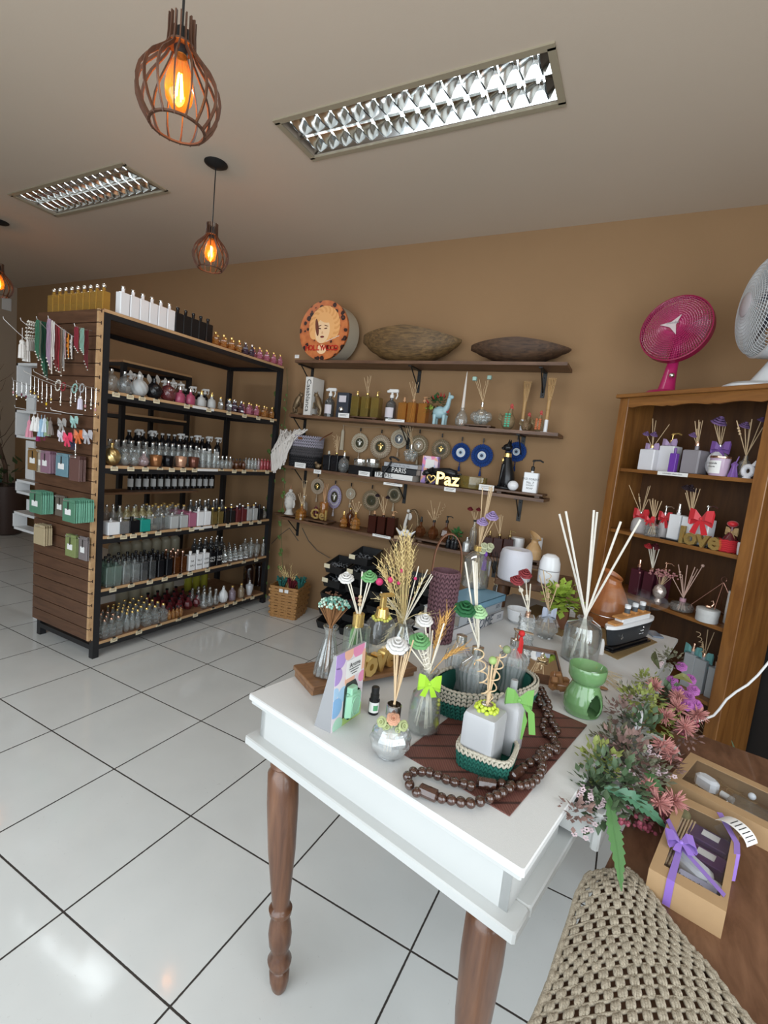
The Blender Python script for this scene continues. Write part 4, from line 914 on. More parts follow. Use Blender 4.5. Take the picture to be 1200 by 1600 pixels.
def item(kind,m,px,pb,pt,wpx,zz,y,label,top='none',capm=None,d=None,name='bottle',cat='bottle',lab=None,neck=None,s=1.0,rz=0,liquid=None,group=None):
    """a bottle whose body top (neck) is at pt; returns root and neck point"""
    P,h,w_ = place(px,pb,pt,wpx,zz,y); o = bottle(kind,m,h,w_,(d or w_),top,capm,P,rz,label,group,name,cat,lab,s,liquid); return o,P+V((0,0,h)),h
whitetrig = 'trigger'
item('boston',smoke,514,647,619,15,z,3.46,'spray bottle with lavender label left of the dark gift set','trigger',whitecap,name='spray_bottle',cat='spray bottle',lab=trans_l,s=1.6)
P,h,w_ = place(536,645,614,21,z,3.44); gs = T('gift_set','dark blue boxed gift set with silver ball behind a white card','gift box',P)
MB().rbox((0,0,h/2),(w_,.05,h),.003).build('box',mat('navy_card',(.03,.035,.05),.5),gs); MB().bb(-w_*.3,w_*.3,-.027,-.025,h*.62,h*.88).build('paper_label',trans_l,gs); MB().ball((0,-.030,h*.33),.024,14,10).build('ball_ornament',silver,gs)
cardlabel(537,649,20,7,'white price card under the dark blue gift set')
woodtray = wood('stained_board',(.06,.028,.014),(.14,.07,.035),(1.5,8,8),.45,5)
def board(px,pb,wpx,zz,y,d,th,label,foot=True):
    P = ony(px,pb,y); w_ = wpx*mpx(P); t = T('serving_board',label,'wooden board',(P.x,y,zz)); MB().rbox((0,0,th*.75),(w_,d,th*.5),.003).build('top',woodtray,t)
    if foot:
        for sx in (-1,1): MB().rbox((sx*w_*.38,0,th*.25),(w_*.1,d*.8,th*.5),.002).build('foot',woodtray,t)
    return zz+th
zt = board(572,650,50,z,3.48,.13,.022,'dark wooden footed board under the three olive bottles, second wall shelf')
item('cube',olive,556,646,617,14,zt,3.48,'olive square bottle with gold spray, left of three on the second shelf','spray',goldm,liquid=olive)
o,nk,h = item('cube',olive,571.5,647,617,14,zt,3.48,'olive square diffuser bottle with reeds, middle of three on the second shelf','cap',goldm,name='reed_diffuser',cat='diffuser',liquid=olive)
reeds(o,nk,[(569,590,0),(573,587,.02,'curl'),(577,586,0,'curl'),(580,587,-.02),(575,589,.02)],zt+.01,.0016)
item('cube',olive,587,648,619,14,zt,3.48,'olive square bottle with gold pump, right of three on the second shelf','pump',goldm,liquid=olive,s=.9)
item('boston',smoke,609,655,622,17,z,3.45,'spray bottle with lavender label between the olive and the amber sets','trigger',whitecap,name='spray_bottle',cat='spray bottle',lab=trans_l,s=1.6)
cardlabel(617,657,33,4,'long white label strip on the second shelf edge under the spray bottle',1)
paleW = mat('pale_wood_collar',(.55,.30,.15),.5)
item('cube',ambr,629,656,627,14,z,3.46,'amber square bottle with wooden spray, left of three on the second shelf','spray',paleW)
o,nk,h = item('cube',ambr,643.5,657,627,14,z,3.46,'amber square diffuser bottle with reeds, middle of three, second shelf','cap',paleW,name='reed_diffuser',cat='diffuser')
reeds(o,nk,[(640,597,0),(644,596,.02,'curl'),(648,596,0,'curl'),(654,597,0),(650,600,.02)],z+.01,.0016)
item('cube',ambr,660,658,628,14,z,3.46,'amber square bottle with wooden pump, right of three, second shelf','pump',paleW,s=.9)
# llama planter
P,h,w_ = place(689,661,614,24,z,3.48); lm_ = T('llama_planter','pale blue ceramic llama planter with leafy plant, second wall shelf','planter',P); mb = MB(); s_ = h
mb.ball((-.02*1,0,s_*.40),(s_*.23,s_*.17,s_*.19),16,10)
for a_,b_ in ((-.2,-.1),(-.2,.1),(.1,-.09),(.1,.09)): mb.lathe([(s_*.055,0),(s_*.05,s_*.15),(s_*.07,s_*.32)],10,0,(a_*s_,b_*s_,0))
mb.tube([(s_*.06,0,s_*.42),(s_*.16,0,s_*.62),(s_*.19,0,s_*.84)],[s_*.12,s_*.075,s_*.065],12); mb.ball((s_*.23,0,s_*.88),(s_*.10,s_*.06,s_*.065),12,8)
for q in (-.03,.03): mb.tube([(s_*.18,q*s_,s_*.9),(s_*.17,q*s_*1.3,s_*1.02)],[s_*.025,s_*.008],6)
mb.build('llama_body',mat('pale_blue_glaze',(.35,.52,.56),.3),lm_,ang=80)
def foliage(root,c,R,n,m,leaf=.03,name='leaves',flat=.8,seed=1,up=.2,wl=.35):
    random.seed(seed); mb = MB(); c = V(c)
    for i in range(n):
        d = V((random.gauss(0,1),random.gauss(0,1),random.gauss(up,1)*flat)).normalized(); p0 = c+d*R*random.uniform(.3,.95); dd = (d+V((random.uniform(-.5,.5),random.uniform(-.5,.5),random.uniform(-.3,.6)))).normalized(); sd = dd.cross(V((random.uniform(-.3,.3),random.uniform(-.3,.3),1))).normalized()*leaf*wl; L_ = leaf*random.uniform(.7,1.2)
        nn = sd.cross(dd).normalized()*leaf*.08
        mb.add([p0,p0+dd*L_*.45+sd,p0+dd*L_,p0+dd*L_*.45-sd,p0+dd*L_*.5+nn],[(0,1,4),(1,2,4),(2,3,4),(3,0,4)])
    return mb.build(name,m,root,root is not None)
leafg = mat('dark_green_leaf',(.035,.10,.03),.5,var=.3); leafl = mat('lime_leaf',(.32,.45,.06),.5,var=.2)
foliage(lm_,P+V((-.05,0,h*.68)),.075,70,leafg,.035,seed=3); foliage(lm_,P+V((-.10,-.02,h*.42)),.035,22,leafl,.025,'lime_sprig',seed=4)
mb = MB()
for q in ((-.07,-.02,.19),(-.02,-.01,.215),(-.045,0,.205),(.035,-.01,.10),(.05,-.02,.095),(-.11,-.02,.16),(.0,0,.21)): mb.tube([V(q)+P,V(q)+P+V((q[0]*.25,0,.03))],[.008,.001],6)
mb.build('red_buds',mat('red_bud',(.35,.02,.02),.5),lm_,True)
# candle bottle + globe bottle, cloud diffuser, hens, bamboo torches
P,h,w_ = place(720,664,640,20,z,3.47); o = MB().lathe([(w_*.25,0),(w_*.45,h*.12),(w_*.5,h*.4),(w_*.4,h*.7),(w_*.15,h*.95),(w_*.15,h*1.1)],24).build('glass_vase',clear,loc=P); tag(o,'small round glass bottle under the twisted candle, second wall shelf','bottle')
P2 = P+V((0,0,h*1.1)); hc = ztop(P,580)-P2.z; cn = MB(); cn.lathe([(.011,0),(.0085,hc*.5),(.003,hc*.93),(.001,hc)],16,flute=.25,nf=3,twist=14); tag(cn.build('twisted_candle',mat('ivory_wax',(.66,.60,.54),.4,sss=.1),loc=P2),'tall ivory twisted taper candle standing in the small globe bottle','candle')
zt = board(750,664,43,z,3.48,.13,.022,'small dark wooden board under the cloud shaped glass diffuser')
P,h,w_ = place(751,656,629,33,zt,3.48); cd = T('reed_diffuser','cloud shaped clear glass diffuser with mint cube topped reeds','diffuser',P); mb = MB()
for a_,b_,r_ in ((-.30,.40,.24),(.30,.40,.24),(0,.42,.34),(-.12,.25,.25),(.14,.25,.25)): mb.ball((a_*w_,0,b_*w_),(r_*w_,r_*w_*.7,r_*w_),16,10)
mb.build('bottle_body',clear,cd); MB().lathe([(.011,h-.03),(.011,h)],14).build('collar',silver,cd)
rr = reeds(cd,P+V((0,0,h)),[(742,592,0),(745,592,.01),(749,593,0),(758,595,0,'curl'),(762,594,-.01),(765,590,0)],zt+.012,.0017)
for i in (0,5): MB().rbox(rr[i][1],(.03,.03,.028),.004).build('cube_charm',mat('mint_wax',(.35,.52,.45),.5),rr[i][0],True)
def hen(px,pb,pt,wpx,chest,label,y=3.46,fl=1):
    P,h,w_ = place(px,pb,pt,wpx,z,y); t = T('hen_figurine',label,'figurine',P,group='painted hens'); mb = MB(); r = w_*.40
    mb.ball((w_*.08*fl,0,h*.33),(r,r*.8,h*.33),16,10); mb.tube([(w_*.14*fl,0,h*.45),(w_*.17*fl,0,h*.70),(w_*.18*fl,0,h*.82)],[r*.6,r*.32,r*.24],10)
    for k in range(5): mb.tube([(-w_*.15*fl,0,h*.34),(-w_*.46*fl,(k-2)*.006,h*(.42+.05*k))],[r*.4,.004],6)
    mb.build('body',mat('gold_brown_paint',(.24,.17,.09),.5,.2,bump=.6,bscale=160,var=.4,vscale=120),t,ang=70)
    mb = MB(); mb.ball((w_*.20*fl,0,h*.83),(r*.24,r*.2,r*.25),8,6)
    for k in range(3): mb.ball((w_*(.14+.05*k)*fl,0,h*(.93+.035*(k % 2))),(.006,.003,.010),6,5)
    mb.tube([(w_*.26*fl,0,h*.83),(w_*.34*fl,0,h*.82)],[.005,.001],6); mb.build('head',mat('red_comb',(.45,.06,.05),.5),t)
    mb = MB()
    for i in range(6):
        for j in range(2): mb.ball((w_*.10*fl+(j-.5)*.022,-r*.78+.001*i,h*(.14+.09*i)),(.010,.005,.007),8,5)
    mb.build('painted_chest',mat(chest[0],chest[1],.4),t)
hen(790,669,631,28,('mint_paint',(.08,.42,.26)),'large hen figurine with mint green scalloped chest on the second wall shelf')
hen(820,671,645,21,('ochre_paint',(.2,.12,.06)),'small brown hen figurine tucked behind the orange chested hen',3.52)
hen(838,673,642,20,('orange_paint',(.50,.14,.05)),'hen figurine with orange scalloped chest beside the white torch foot',3.44)
def torch(px,pb,pxt,pt,label,y):
    P = ony(px,pb,y); P = V((P.x,y,z)); tip = ony(pxt,pt,y); t = T('bamboo_torch',label,'torch',P,group='bamboo torches')
    MB().lathe([(.042,0),(.042,.004),(.014,.006),(.013,.085),(.011,.09)],20).build('stand',gw,t); d = V((0,0,(tip.z-z)))
    b = MB(); b.tube([(0,0,.085),d*.62],[.012,.013],12)
    for k in range(14): a = 2*pi*k/14; b.tube([(.010*cos(a),.010*sin(a),d.z*.60),(.026*cos(a),.026*sin(a),d.z)],[.0035,.003],5)
    for f_ in (.66,.86,.97): rr_ = .010+.016*(f_-.60)/.40+.002; b.tube([(rr_*cos(q),rr_*sin(q),d.z*f_) for q in [2*pi*i/16 for i in range(16)]],.002,5,closed=True)
    b.tube([(.0135*cos(q),.0135*sin(q),d.z*.42) for q in [2*pi*i/12 for i in range(12)]],.0015,5,closed=True)
    b.build('bamboo_shaft',mat('bamboo',(.45,.27,.11),.5,var=.2),t)
torch(815,668,822,596,'shorter bamboo torch in a white foot behind the hens',3.55); torch(852,671,860,591,'taller bamboo torch in a white foot, right end of second shelf',3.46)
# third shelf
z = WS[2]; Yk = 3.47
def crochet_cyl(root,c,rings,nst,rw=None,mats_=None,name='crochet_wall',sqx=None,sc=1.0,rot=0):
    """rings: (rx, ry, z, materialindex); V shaped stitches side by side on each ring; sqx = superellipse power"""
    mb = MB(); c = V(c)
    for ri in range(len(rings)-1):
        rx,ry,zz,mi = rings[ri]; rx2,ry2,z2,_ = rings[ri+1]; dz = z2-zz
        for k in range(nst):
            a = 2*pi*(k+.0)/nst; P_ = []
            for aa in (a-.30*2*pi/nst,a+.30*2*pi/nst):
                den = ((abs(cos(aa))**sqx+abs(sin(aa))**sqx)**(1/sqx)) if sqx else 1
                P_.append(V((rx*cos(aa)/den,ry*sin(aa)/den,zz+dz*.5)))
            t = (P_[1]-P_[0]).normalized(); wd = (P_[1]-P_[0]).length/.6; nrm = V((t.y,-t.x,0))
            for sg,p_ in ((-1,P_[0]),(1,P_[1])):
                ax = (t*sg*.55+V((0,0,.85))*1.0).normalized()
                Q = Matrix((t,nrm,V((0,0,1)))).transposed(); ang = math.atan2(sg*.55,1.0)
                M_ = TR(c+p_) @ Matrix.Rotation(rot*0,4,'Z') @ Q.to_4x4() @ RY(ang)
                mb.ball((0,0,0),(wd*.27,wd*.24*sc,dz*.66),6,4,mi,M_)
    return mb.build(name,mats_,root,root is not None,ang=80)
def knit_solid(mb,c,rx,ry,z0,z1,rx2=None,ry2=None,m=0,sqx=None,inner=True):
    rx2 = rx2 or rx; ry2 = ry2 or ry; n = 40
    def ring(u,v,k=1.0):
        a = 2*pi*u; den = ((abs(cos(a))**sqx+abs(sin(a))**sqx)**(1/sqx)) if sqx else 1; x = rx+(rx2-rx)*v; y = ry+(ry2-ry)*v
        return V(c)+V((k*x*cos(a)/den,k*y*sin(a)/den,z0+(z1-z0)*v))
    mb.grid(lambda u,v: ring(u,v,.97),n,1,m,wrapu=True); mb.grid(lambda u,v: ring(u,v,.86),n,1,m,wrapu=True)
    mb.add([ring(i/n,0,.9)+V((0,0,.004)) for i in range(n)],[tuple(range(n))],m)
lav = mat('lavender_yarn',(.32,.30,.36),.9); gry = mat('charcoal_yarn',(.07,.065,.07),.9); blk = mat('black_yarn',(.008,.008,.01),.9)
P,h,w_ = place(476,731,681,54,z,3.50); bs = T('crochet_basket','striped crochet basket in lavender, charcoal and black with leather handles, third wall shelf','basket',P)
rg = []; 
for i in range(12): rg.append((w_*.46+.010*i/11,.095,h*i/11,2 if i < 4 else (1 if i < 7 else 0)))
crochet_cyl(bs,P,rg,44,mats_=[lav,gry,blk],sqx=3.2); mb = MB(); knit_solid(mb,P,w_*.46,.095,0,h,w_*.46+.01,.095,0,3.2); mb.build('lining',gry,bs,True)
leather = mat('tan_leather',(.17,.065,.028),.5,var=.15)
MB().strip([P+V((w_*.50,-.02,h*.9)),P+V((w_*.62,-.02,h*1.0)),P+V((w_*.86,-.01,h*1.16))],(0,.018,.018),.003).build('handle',leather,bs,True); MB().strip([P+V((-w_*.50,-.02,h*.9)),P+V((-w_*.62,-.02,h*1.0)),P+V((-w_*.74,-.01,h*1.13))],(0,.018,.018),.003).build('handle',leather,bs,True)
MB().bb(-.022,.022,-.1,-.096,h*.86,h*.94).build('leather_tag',leather,bs)
th = MB(); random.seed(9)
for i in range(34):    # woollen throw of thick loose yarn hanging over the left side
    a = ony(426+random.uniform(14,56),672+random.uniform(-3,8),3.44+random.uniform(-.05,.05)); u = i/33
    q = ony(432-8*(1-u)+26*u,706-16*u+random.uniform(-5,5),3.38); e_ = ony(427+22*u+random.uniform(-2,2),738-30*u*u+random.uniform(-5,2),3.372)
    s0 = ony(438+44*random.random(),670+10*random.random(),3.43+.06*random.random())
    pts = [s0,s0.lerp(q,.5)+V((0,-.01,.012)),q,q.lerp(e_,.6)+V((random.uniform(-.01,.01),0,0)),e_]
    pp = []
    for k in range(4):
        for j in range(4): pp.append(pts[k].lerp(pts[k+1],j/4)+V((0,0,.003*sin(j*3+i))))
    th.tube(pp+[pts[-1]],.0068,6)
tag(th.build('wool_throw',mat('cream_wool',(.66,.62,.58),.9,bump=.5,bscale=300),loc=ony(440,690,3.42),world=True),'cream yarn throw tumbling over the left side of the striped basket','throw')
cardlabel(469,727,21,8,'white price card below the striped crochet basket'); cardlabel(496,737,14,6,'white price card under the little gold bird')
for i,(px,tp,cm_,nm) in enumerate(((512,'spray',mat('ivory_plastic',(.6,.58,.5),.4),'with ivory spray, left'),(524,'cap',goldm,'with reeds, middle'),(536,'pump',goldm,'with pump, right'))):
    o,nk,h = item('cube',gb,px,733+i,709+i*.5,12.5,z,3.48,'glossy black cube bottle '+nm+' of three, third shelf',tp,cm_,name='bottle' if i != 1 else 'reed_diffuser',cat='bottle' if i != 1 else 'diffuser',s=.8)
    if i == 1: reeds(o,nk,[(521,680,0,'spiral'),(525,679,.02,'curl'),(528,681,0),(531,682,0),(526,685,.02)],z+.02,.0022)
item('globe',clear,536,738,712,17,z,3.43,'clear swirled globe perfume bottle in front of the black cubes','spray',silver,name='perfume_bottle')
P,h,w_ = place(496,733,722,13,z,3.42); mb = MB(); mb.ball((0,0,h*.45),(w_*.38,w_*.24,h*.40),12,8); mb.ball((-w_*.3,0,h*.85),h*.22,10,8); mb.tube([(w_*.2,0,h*.5),(w_*.5,0,h*.7)],[.012,.004],8); mb.tube([(-w_*.36,0,h*.86),(-w_*.52,0,h*.82)],[.004,.001],6); tag(mb.build('bird_figurine',bronze,loc=P),'tiny gold bird figurine at the third shelf edge','figurine')
mb = MB(); P,h,w_ = place(569,741,727,42,z,3.46); tag(MB().rbox((0,0,h*.45),(w_,.15,h*.9),.004).build('box',gb,loc=P),'flat glossy black box under the two round tins, third shelf','box')
for i,px in enumerate((562,582)):
    Q,h2,w2 = place(px,730,717,20,z+h*.9,3.46); t = T('round_tin',('left' if i == 0 else 'right')+' round glass jar with silver lid on the flat black box','jar',Q,group='silver lidded jars')
    MB().lathe([(w2*.46,0),(w2*.48,.01),(w2*.48,h2*.6),(w2*.46,h2*.62)],24,flute=.02,nf=24).build('jar_body',clear,t); MB().lathe([(w2*.50,h2*.55),(w2*.50,h2*.95),(w2*.47,h2),(.002,h2*1.02)],28).build('lid',silver,t)
cardlabel(569,740,20,7,'white price card leaning on the flat black box')
# three stacked books
for i,(pb,nm,c_,tc_,wd,body,fs) in enumerate(((748,'white book lettered TRAVEL at the bottom of the shelf stack',(.74,.73,.71),ink,66,'TRAVEL',.048),(739,'black book lettered PARIS in the middle of the shelf stack',(.012,.012,.014),whitecap,60,'PARIS',.055),(729,'grey book on top of the shelf stack',(.40,.41,.43),mat('grey_print',(.2,.2,.21),.6),58,'Tour de ma vie',.026))):
    P = ony(619,748,3.405); s_ = mpx(P); w_ = wd*s_; hb_ = (.047,.046,.036)[i]; z0 = z+(0,.048,.095)[i]
    bkk = T('book',nm,'book',(P.x-.03*(i == 0)+.012*i,3.41,z0)); cov = mat('book_cover_'+body.split()[0].lower(),c_,.4)
    mb = MB(); mb.bb(-w_/2,w_/2,0,.2,0,.003); mb.bb(-w_/2,w_/2,0,.2,hb_-.003,hb_); mb.bb(-w_/2,w_/2,0,.004,0,hb_); mb.build('cover',cov,bkk); MB().bb(-w_/2+.004,w_/2-.003,.005,.195,.003,hb_-.003).build('page_block',mat('paper_pages',(.6,.56,.48),.8),bkk)
    MB().text(body,fs,TR((-.085 if i == 0 else 0,-.0006,hb_*.54)) @ RX(pi/2),0,.0005,sx=.95,shear=.2 if i == 2 else 0).build('title',tc_,bkk)
mb = MB(); nl = []
for i in range(30):
    q = i/29; X = ony(606,720,3.40).x
    if q < .35: a = pi*(q/.35); p_ = V((X+.04-.035*cos(a),3.45-.01,z+.14+.012))+V((0,-.05*sin(a),.02*sin(a)))
    else: p_ = V((X+.005+.03*sin(q*5),3.392-.0,z+.14-(q-.35)/.65*.13))
    mb.ball(p_,.0085,8,6)
tag(mb.build('bead_necklace',gb,loc=V((X,3.40,z+.1)),world=True),'glossy black bead necklace draped over the stacked books','necklace')
cardlabel(614,757,33,4,'long white label strip under the book stack',1)
zb = z+.131; P,h,w_ = place(641,717,697,27,zb,3.50); fd = T('reed_diffuser','flower shaped clear glass diffuser with curly reeds on top of the books','diffuser',P); mb = MB()
for k in range(5): a = 2*pi*k/5+.3; mb.ball((w_*.27*cos(a),0,h*.5+w_*.22*sin(a)),(w_*.2,w_*.16,w_*.2),12,8)
mb.ball((0,0,h*.5),(w_*.25,w_*.2,w_*.25),12,8); mb.build('bottle_body',clear,fd); MB().lathe([(.011,h-.02),(.011,h+.01)],12).build('collar',silver,fd)
reeds(fd,P+V((0,0,h+.01)),[(632,664,0,'curl'),(636,662,0),(640,664,.02,'curl'),(644,662,0,'curl'),(640,666,-.02)],zb+.02,.002)
P,h,w_ = place(671,745,713,26,z,3.52); gp = T('gift_pack','pastel patterned gift pack standing behind the black panther','gift pack',P)
def pastel(name,sc):
    m = bpy.data.materials.new(name); m.use_nodes = True; n,l = nt(m); b = n['Principled BSDF']; b.inputs['Roughness'].default_value = .45
    tc = n.new('ShaderNodeTexCoord'); v = n.new('ShaderNodeTexVoronoi'); v.inputs['Scale'].default_value = sc; l.new(tc.outputs['Object'],v.inputs['Vector'])
    r = n.new('ShaderNodeValToRGB'); r.color_ramp.interpolation = 'CONSTANT'; e = r.color_ramp.elements; e[0].color = (.42,.28,.62,1); e[1].position = .17; e[1].color = (.80,.62,.70,1)
    for p_,c_ in ((.34,(.85,.42,.30,1)),(.5,(.80,.25,.42,1)),(.66,(.72,.76,.80,1)),(.82,(.35,.50,.75,1))): q = e.new(p_); q.color = c_
    sx = n.new('ShaderNodeSeparateColor'); l.new(v.outputs['Color'],sx.inputs[0]); l.new(sx.outputs[0],r.inputs[0]); l.new(r.outputs[0],b.inputs['Base Color']); return m
past = pastel('pastel_dots',26)
MB().rbox((0,0,h/2),(w_,.045,h),.002).build('box',past,gp); MB().bb(-w_*.28,w_*.28,-.025,-.0228,h*.55,h*.88).build('paper_label',wlabel,gp); MB().rbox((0,-.022,h*.25),(w_*.4,.012,h*.4),.004).build('window',smoke,gp)
# panther, heart, Paz, glass dish
P,h,w_ = place(692,753,731,72,z,3.45); mb = MB(); L = w_/2
def pth(pts,rs): mb.tube([V(q) for q in pts],rs,12)
pth([(-L*.55,0,h*.78),(-L*.2,0,h*.72),(L*.25,0,h*.80),(L*.48,0,h*.70),(L*.56,0,h*.55)],[.020,.034,.030,.034,.018]); pth([(-L*.5,0,h*.80),(-L*.72,0,h*.72)],[.026,.018]); mb.ball((-L*.80,0,h*.62),(.032,.022,.022),12,8); mb.ball((-L*.92,0,h*.52),(.016,.014,.012),10,6)
for q in (-.012,.012): mb.ball((-L*.76,q,h*.80),(.006,.005,.009),6,5)
pth([(-L*.42,-.012,h*.6),(-L*.52,-.014,h*.25),(-L*.68,-.014,.008),(-L*.76,-.014,.006)],[.018,.012,.010,.006]); pth([(-L*.30,.014,h*.6),(-L*.22,.014,h*.3),(-L*.32,.014,.008),(-L*.4,.014,.006)],[.018,.012,.010,.006])
pth([(L*.46,-.014,h*.62),(L*.36,-.016,h*.30),(L*.50,-.016,h*.16),(L*.42,-.016,.006)],[.026,.015,.010,.006]); pth([(L*.52,.014,h*.62),(L*.70,.014,h*.30),(L*.62,.014,h*.12),(L*.60,.014,.006)],[.024,.014,.010,.006])
pth([(L*.55,0,h*.66),(L*.75,0,h*.75),(L*.9,0,h*.45),(L*1.0,0,h*.2)],[.008,.007,.006,.004])
tag(mb.build('panther_figurine',mat('satin_black_resin',(.012,.012,.013),.28),loc=P,ang=80),'long black prowling panther figurine on the third wall shelf','figurine')
P,h,w_ = place(673,754,740,14,z,3.40); pts = []
for i in range(24): a = 2*pi*i/24; pts.append((w_*.5*(16*sin(a)**3)/16,0,h*.55+w_*.5*(13*cos(a)-5*cos(2*a)-2*cos(3*a)-cos(4*a))/17))
tag(MB().tube(pts,.006,8,closed=True).build('heart_ornament',goldm,loc=P),'open gold heart ornament in front of the panther','ornament')
P,h,w_ = place(698,758,738,24,z,3.40); o = MB().text('Paz',h*1.25,TR((0,0,h*.48)) @ RX(pi/2),0,.006,bold=.003).build('word_ornament',goldm,loc=P); o.rotation_euler = (0,0,.15); tag(o,'gold word ornament reading Paz in front of the panther','ornament')
cardlabel(703,765,19,6,'white price card under the gold word ornament')
P,h,w_ = place(737,763,745,46,z,3.47); t = T('glass_dish','wide amber gold glass dish on the third wall shelf','dish',P); MB().lathe([(w_*.36,0),(w_*.46,.006),(w_*.5,h*.5),(w_*.49,h),(w_*.46,h),(w_*.46,h*.5),(.001,.012)],36,sy=.45).build('dish_body',olive,t)
cardlabel(760,762,24,9,'white price card right of the amber glass dish')
zt = board(812,774,76,z,3.49,.19,.030,'dark wooden footed board under the black cat, right end third shelf')
# seated cat statue
P,h,w_ = place(788,758,687,30,zt,3.50); cs = T('cat_statue','tall black seated cat statue with gold collar on the wooden board','statue',P); mb = MB(); hh = h
mb.rbox((0,0,.009),(w_*.9,.085,.018),.003)
pth = lambda pts,rs: mb.tube([V(q) for q in pts],rs,14)
pth([(w_*.12,0,.018),(w_*.14,0,hh*.14),(w_*.10,0,hh*.32),(w_*.02,0,hh*.52),(-w_*.03,0,hh*.68),(-w_*.03,0,hh*.76)],[w_*.34,w_*.38,w_*.33,w_*.25,w_*.19,w_*.16]); mb.ball((w_*.2,0,hh*.13),(w_*.33,w_*.3,hh*.13),14,8)
for q in (-.016,.016): pth([(-w_*.12,q,hh*.5),(-w_*.20,q,hh*.25),(-w_*.24,q,.022),(-w_*.34,q,.022)],[w_*.13,w_*.09,w_*.075,w_*.05])
mb.ball((-w_*.08,0,hh*.84),(w_*.25,w_*.19,hh*.075),14,8); mb.ball((-w_*.28,0,hh*.82),(w_*.12,w_*.1,hh*.035),10,6)
for q in (-.022,.022): mb.tube([(-w_*.02,q,hh*.88),(w_*.02,q*1.25,hh*1.0)],[w_*.10,.002],8)
pth([(w_*.4,0,.03),(w_*.42,-.04,.026),(w_*.1,-.06,.024)],[.010,.009,.006]); mb.build('cat_body',mat('satin_black_resin',(.012,.012,.013),.28),cs,ang=80)
MB().lathe([(w_*.20,hh*.645),(w_*.215,hh*.65),(w_*.20,hh*.72),(w_*.18,hh*.725)],24,0,(-w_*.03,0,0)).build('gold_collar',goldm,cs); MB().ball((-w_*.22,-.012,hh*.58),(.012,.008,.016),10,8).build('pendant',goldm,cs)
P,h,w_ = place(801,762,751,17,zt,3.42); tag(MB().ball((0,0,h*.5),(w_*.5,w_*.4,h*.5),18,12).build('white_stone',gw,loc=P),'smooth white oval stone on the wooden board beside the cat','stone')
o,nk,h = item('cube',gw,828,766,736,22,zt,3.44,'white square pump bottle with black label print, right end third shelf','pump',blackm,d=.06,name='pump_bottle',s=1.9); mb = MB()
for i,(tx_,fs,zz_) in enumerate((('OLD FOREST',.020,.62),('No. 7',.022,.46),('WHISKY',.014,.34),('SOAP',.018,.2))): mb.text(tx_,fs,TR((0,-.0306,h*zz_)) @ RX(pi/2),0,.0003)
mb.build('label_print',ink,o)
pricem = MB().bb(-.014,.014,-.001,.001,-.012,.012); 
# hanging mandalas
twine = mat('natural_twine',(.42,.34,.24),.9,bump=.4,bscale=200); twd = mat('jute',(.26,.20,.12),.9,bump=.4,bscale=200)
def mandala(px,py,rpx,m,m2,centre,label,tass=True,sy=1.0,y=3.615):
    P = ony(px,py,y); R = rpx*mpx(P); t = T('hanging_mandala',label,'wall hanging',P,group='round crochet mandalas'); mb = MB()
    for k,f_ in enumerate((1.0,.86,.72,.60)):
        n = int(34*f_); 
        for i in range(n): a = 2*pi*i/n; mb.ball((R*f_*cos(a),0,R*f_*sin(a)*sy),(R*.09,.006,R*.09*sy),6,4,0 if k != 2 else 1)
    def dsk(r0,yo): return [(r0*cos(2*pi*i/32),yo,r0*sin(2*pi*i/32)*sy) for i in range(32)]
    mb.add(dsk(R*.95,.002)+dsk(R*.95,.005),[tuple(range(32)),tuple(range(63,31,-1))]+[(i,(i+1) % 32,32+(i+1) % 32,32+i) for i in range(32)],0)
    mb.build('crochet_disc',[m,m2],t)
    c = MB(); c.add(dsk(R*.52,-.003),[tuple(range(32))],0)
    if centre[0] == 'eye': c.add(dsk(R*.40,-.006),[tuple(range(32))],1); c.add(dsk(R*.27,-.0075),[tuple(range(32))],2); c.add(dsk(R*.15,-.009),[tuple(range(32))],3); c.build('eye_centre',[centre[1],centre[2],centre[3],centre[4]],t)
    else:
        for a_,b_,c_,d_ in ((0,-.05,.16,.30),(-.16,.12,.16,.10),(.16,.12,.16,.10),(0,.28,.10,.10)): c.ball((a_*R,-.006,b_*R*sy),(c_*R,.004,d_*R*sy),10,6,1)
        c.build('medallion',[centre[1],centre[2]],t)
    s_ = MB(); s_.tube([(0,0,R*sy),(0,0,R*sy+.03)],.0015,5); s_.build('hanging_loop',m,t); MB().bb(-.004,.004,-.006,.002,R*sy+.02,R*sy+.05).build('peg',blackm,t)
    if tass: k = MB(); [k.ball((0,0,-R*sy-.012-.012*i),.0055,8,6) for i in range(2)]; k.lathe([(.003,0),(.008,-.02),(.010,-.045),(.001,-.045)],10,0,(0,0,-R*sy-.03)); k.build('tassel',m2,t)
cream = mat('cream_crochet',(.55,.48,.36),.9); tan = mat('tan_crochet',(.42,.33,.24),.9); olv = mat('dark_medallion',(.05,.045,.02),.4); blu = mat('royal_blue_yarn',(.012,.06,.26),.85); blud = mat('dark_blue_yarn',(.008,.035,.15),.85); lil = mat('lilac_crochet',(.38,.33,.48),.9)
sv = mat('silver_relief',(.7,.68,.62),.35,.7); lb = mat('pale_blue_eye',(.42,.55,.68),.5); wc = mat('white_eye',(.72,.74,.76),.5); bk_ = mat('navy_eye',(.01,.02,.06),.4)
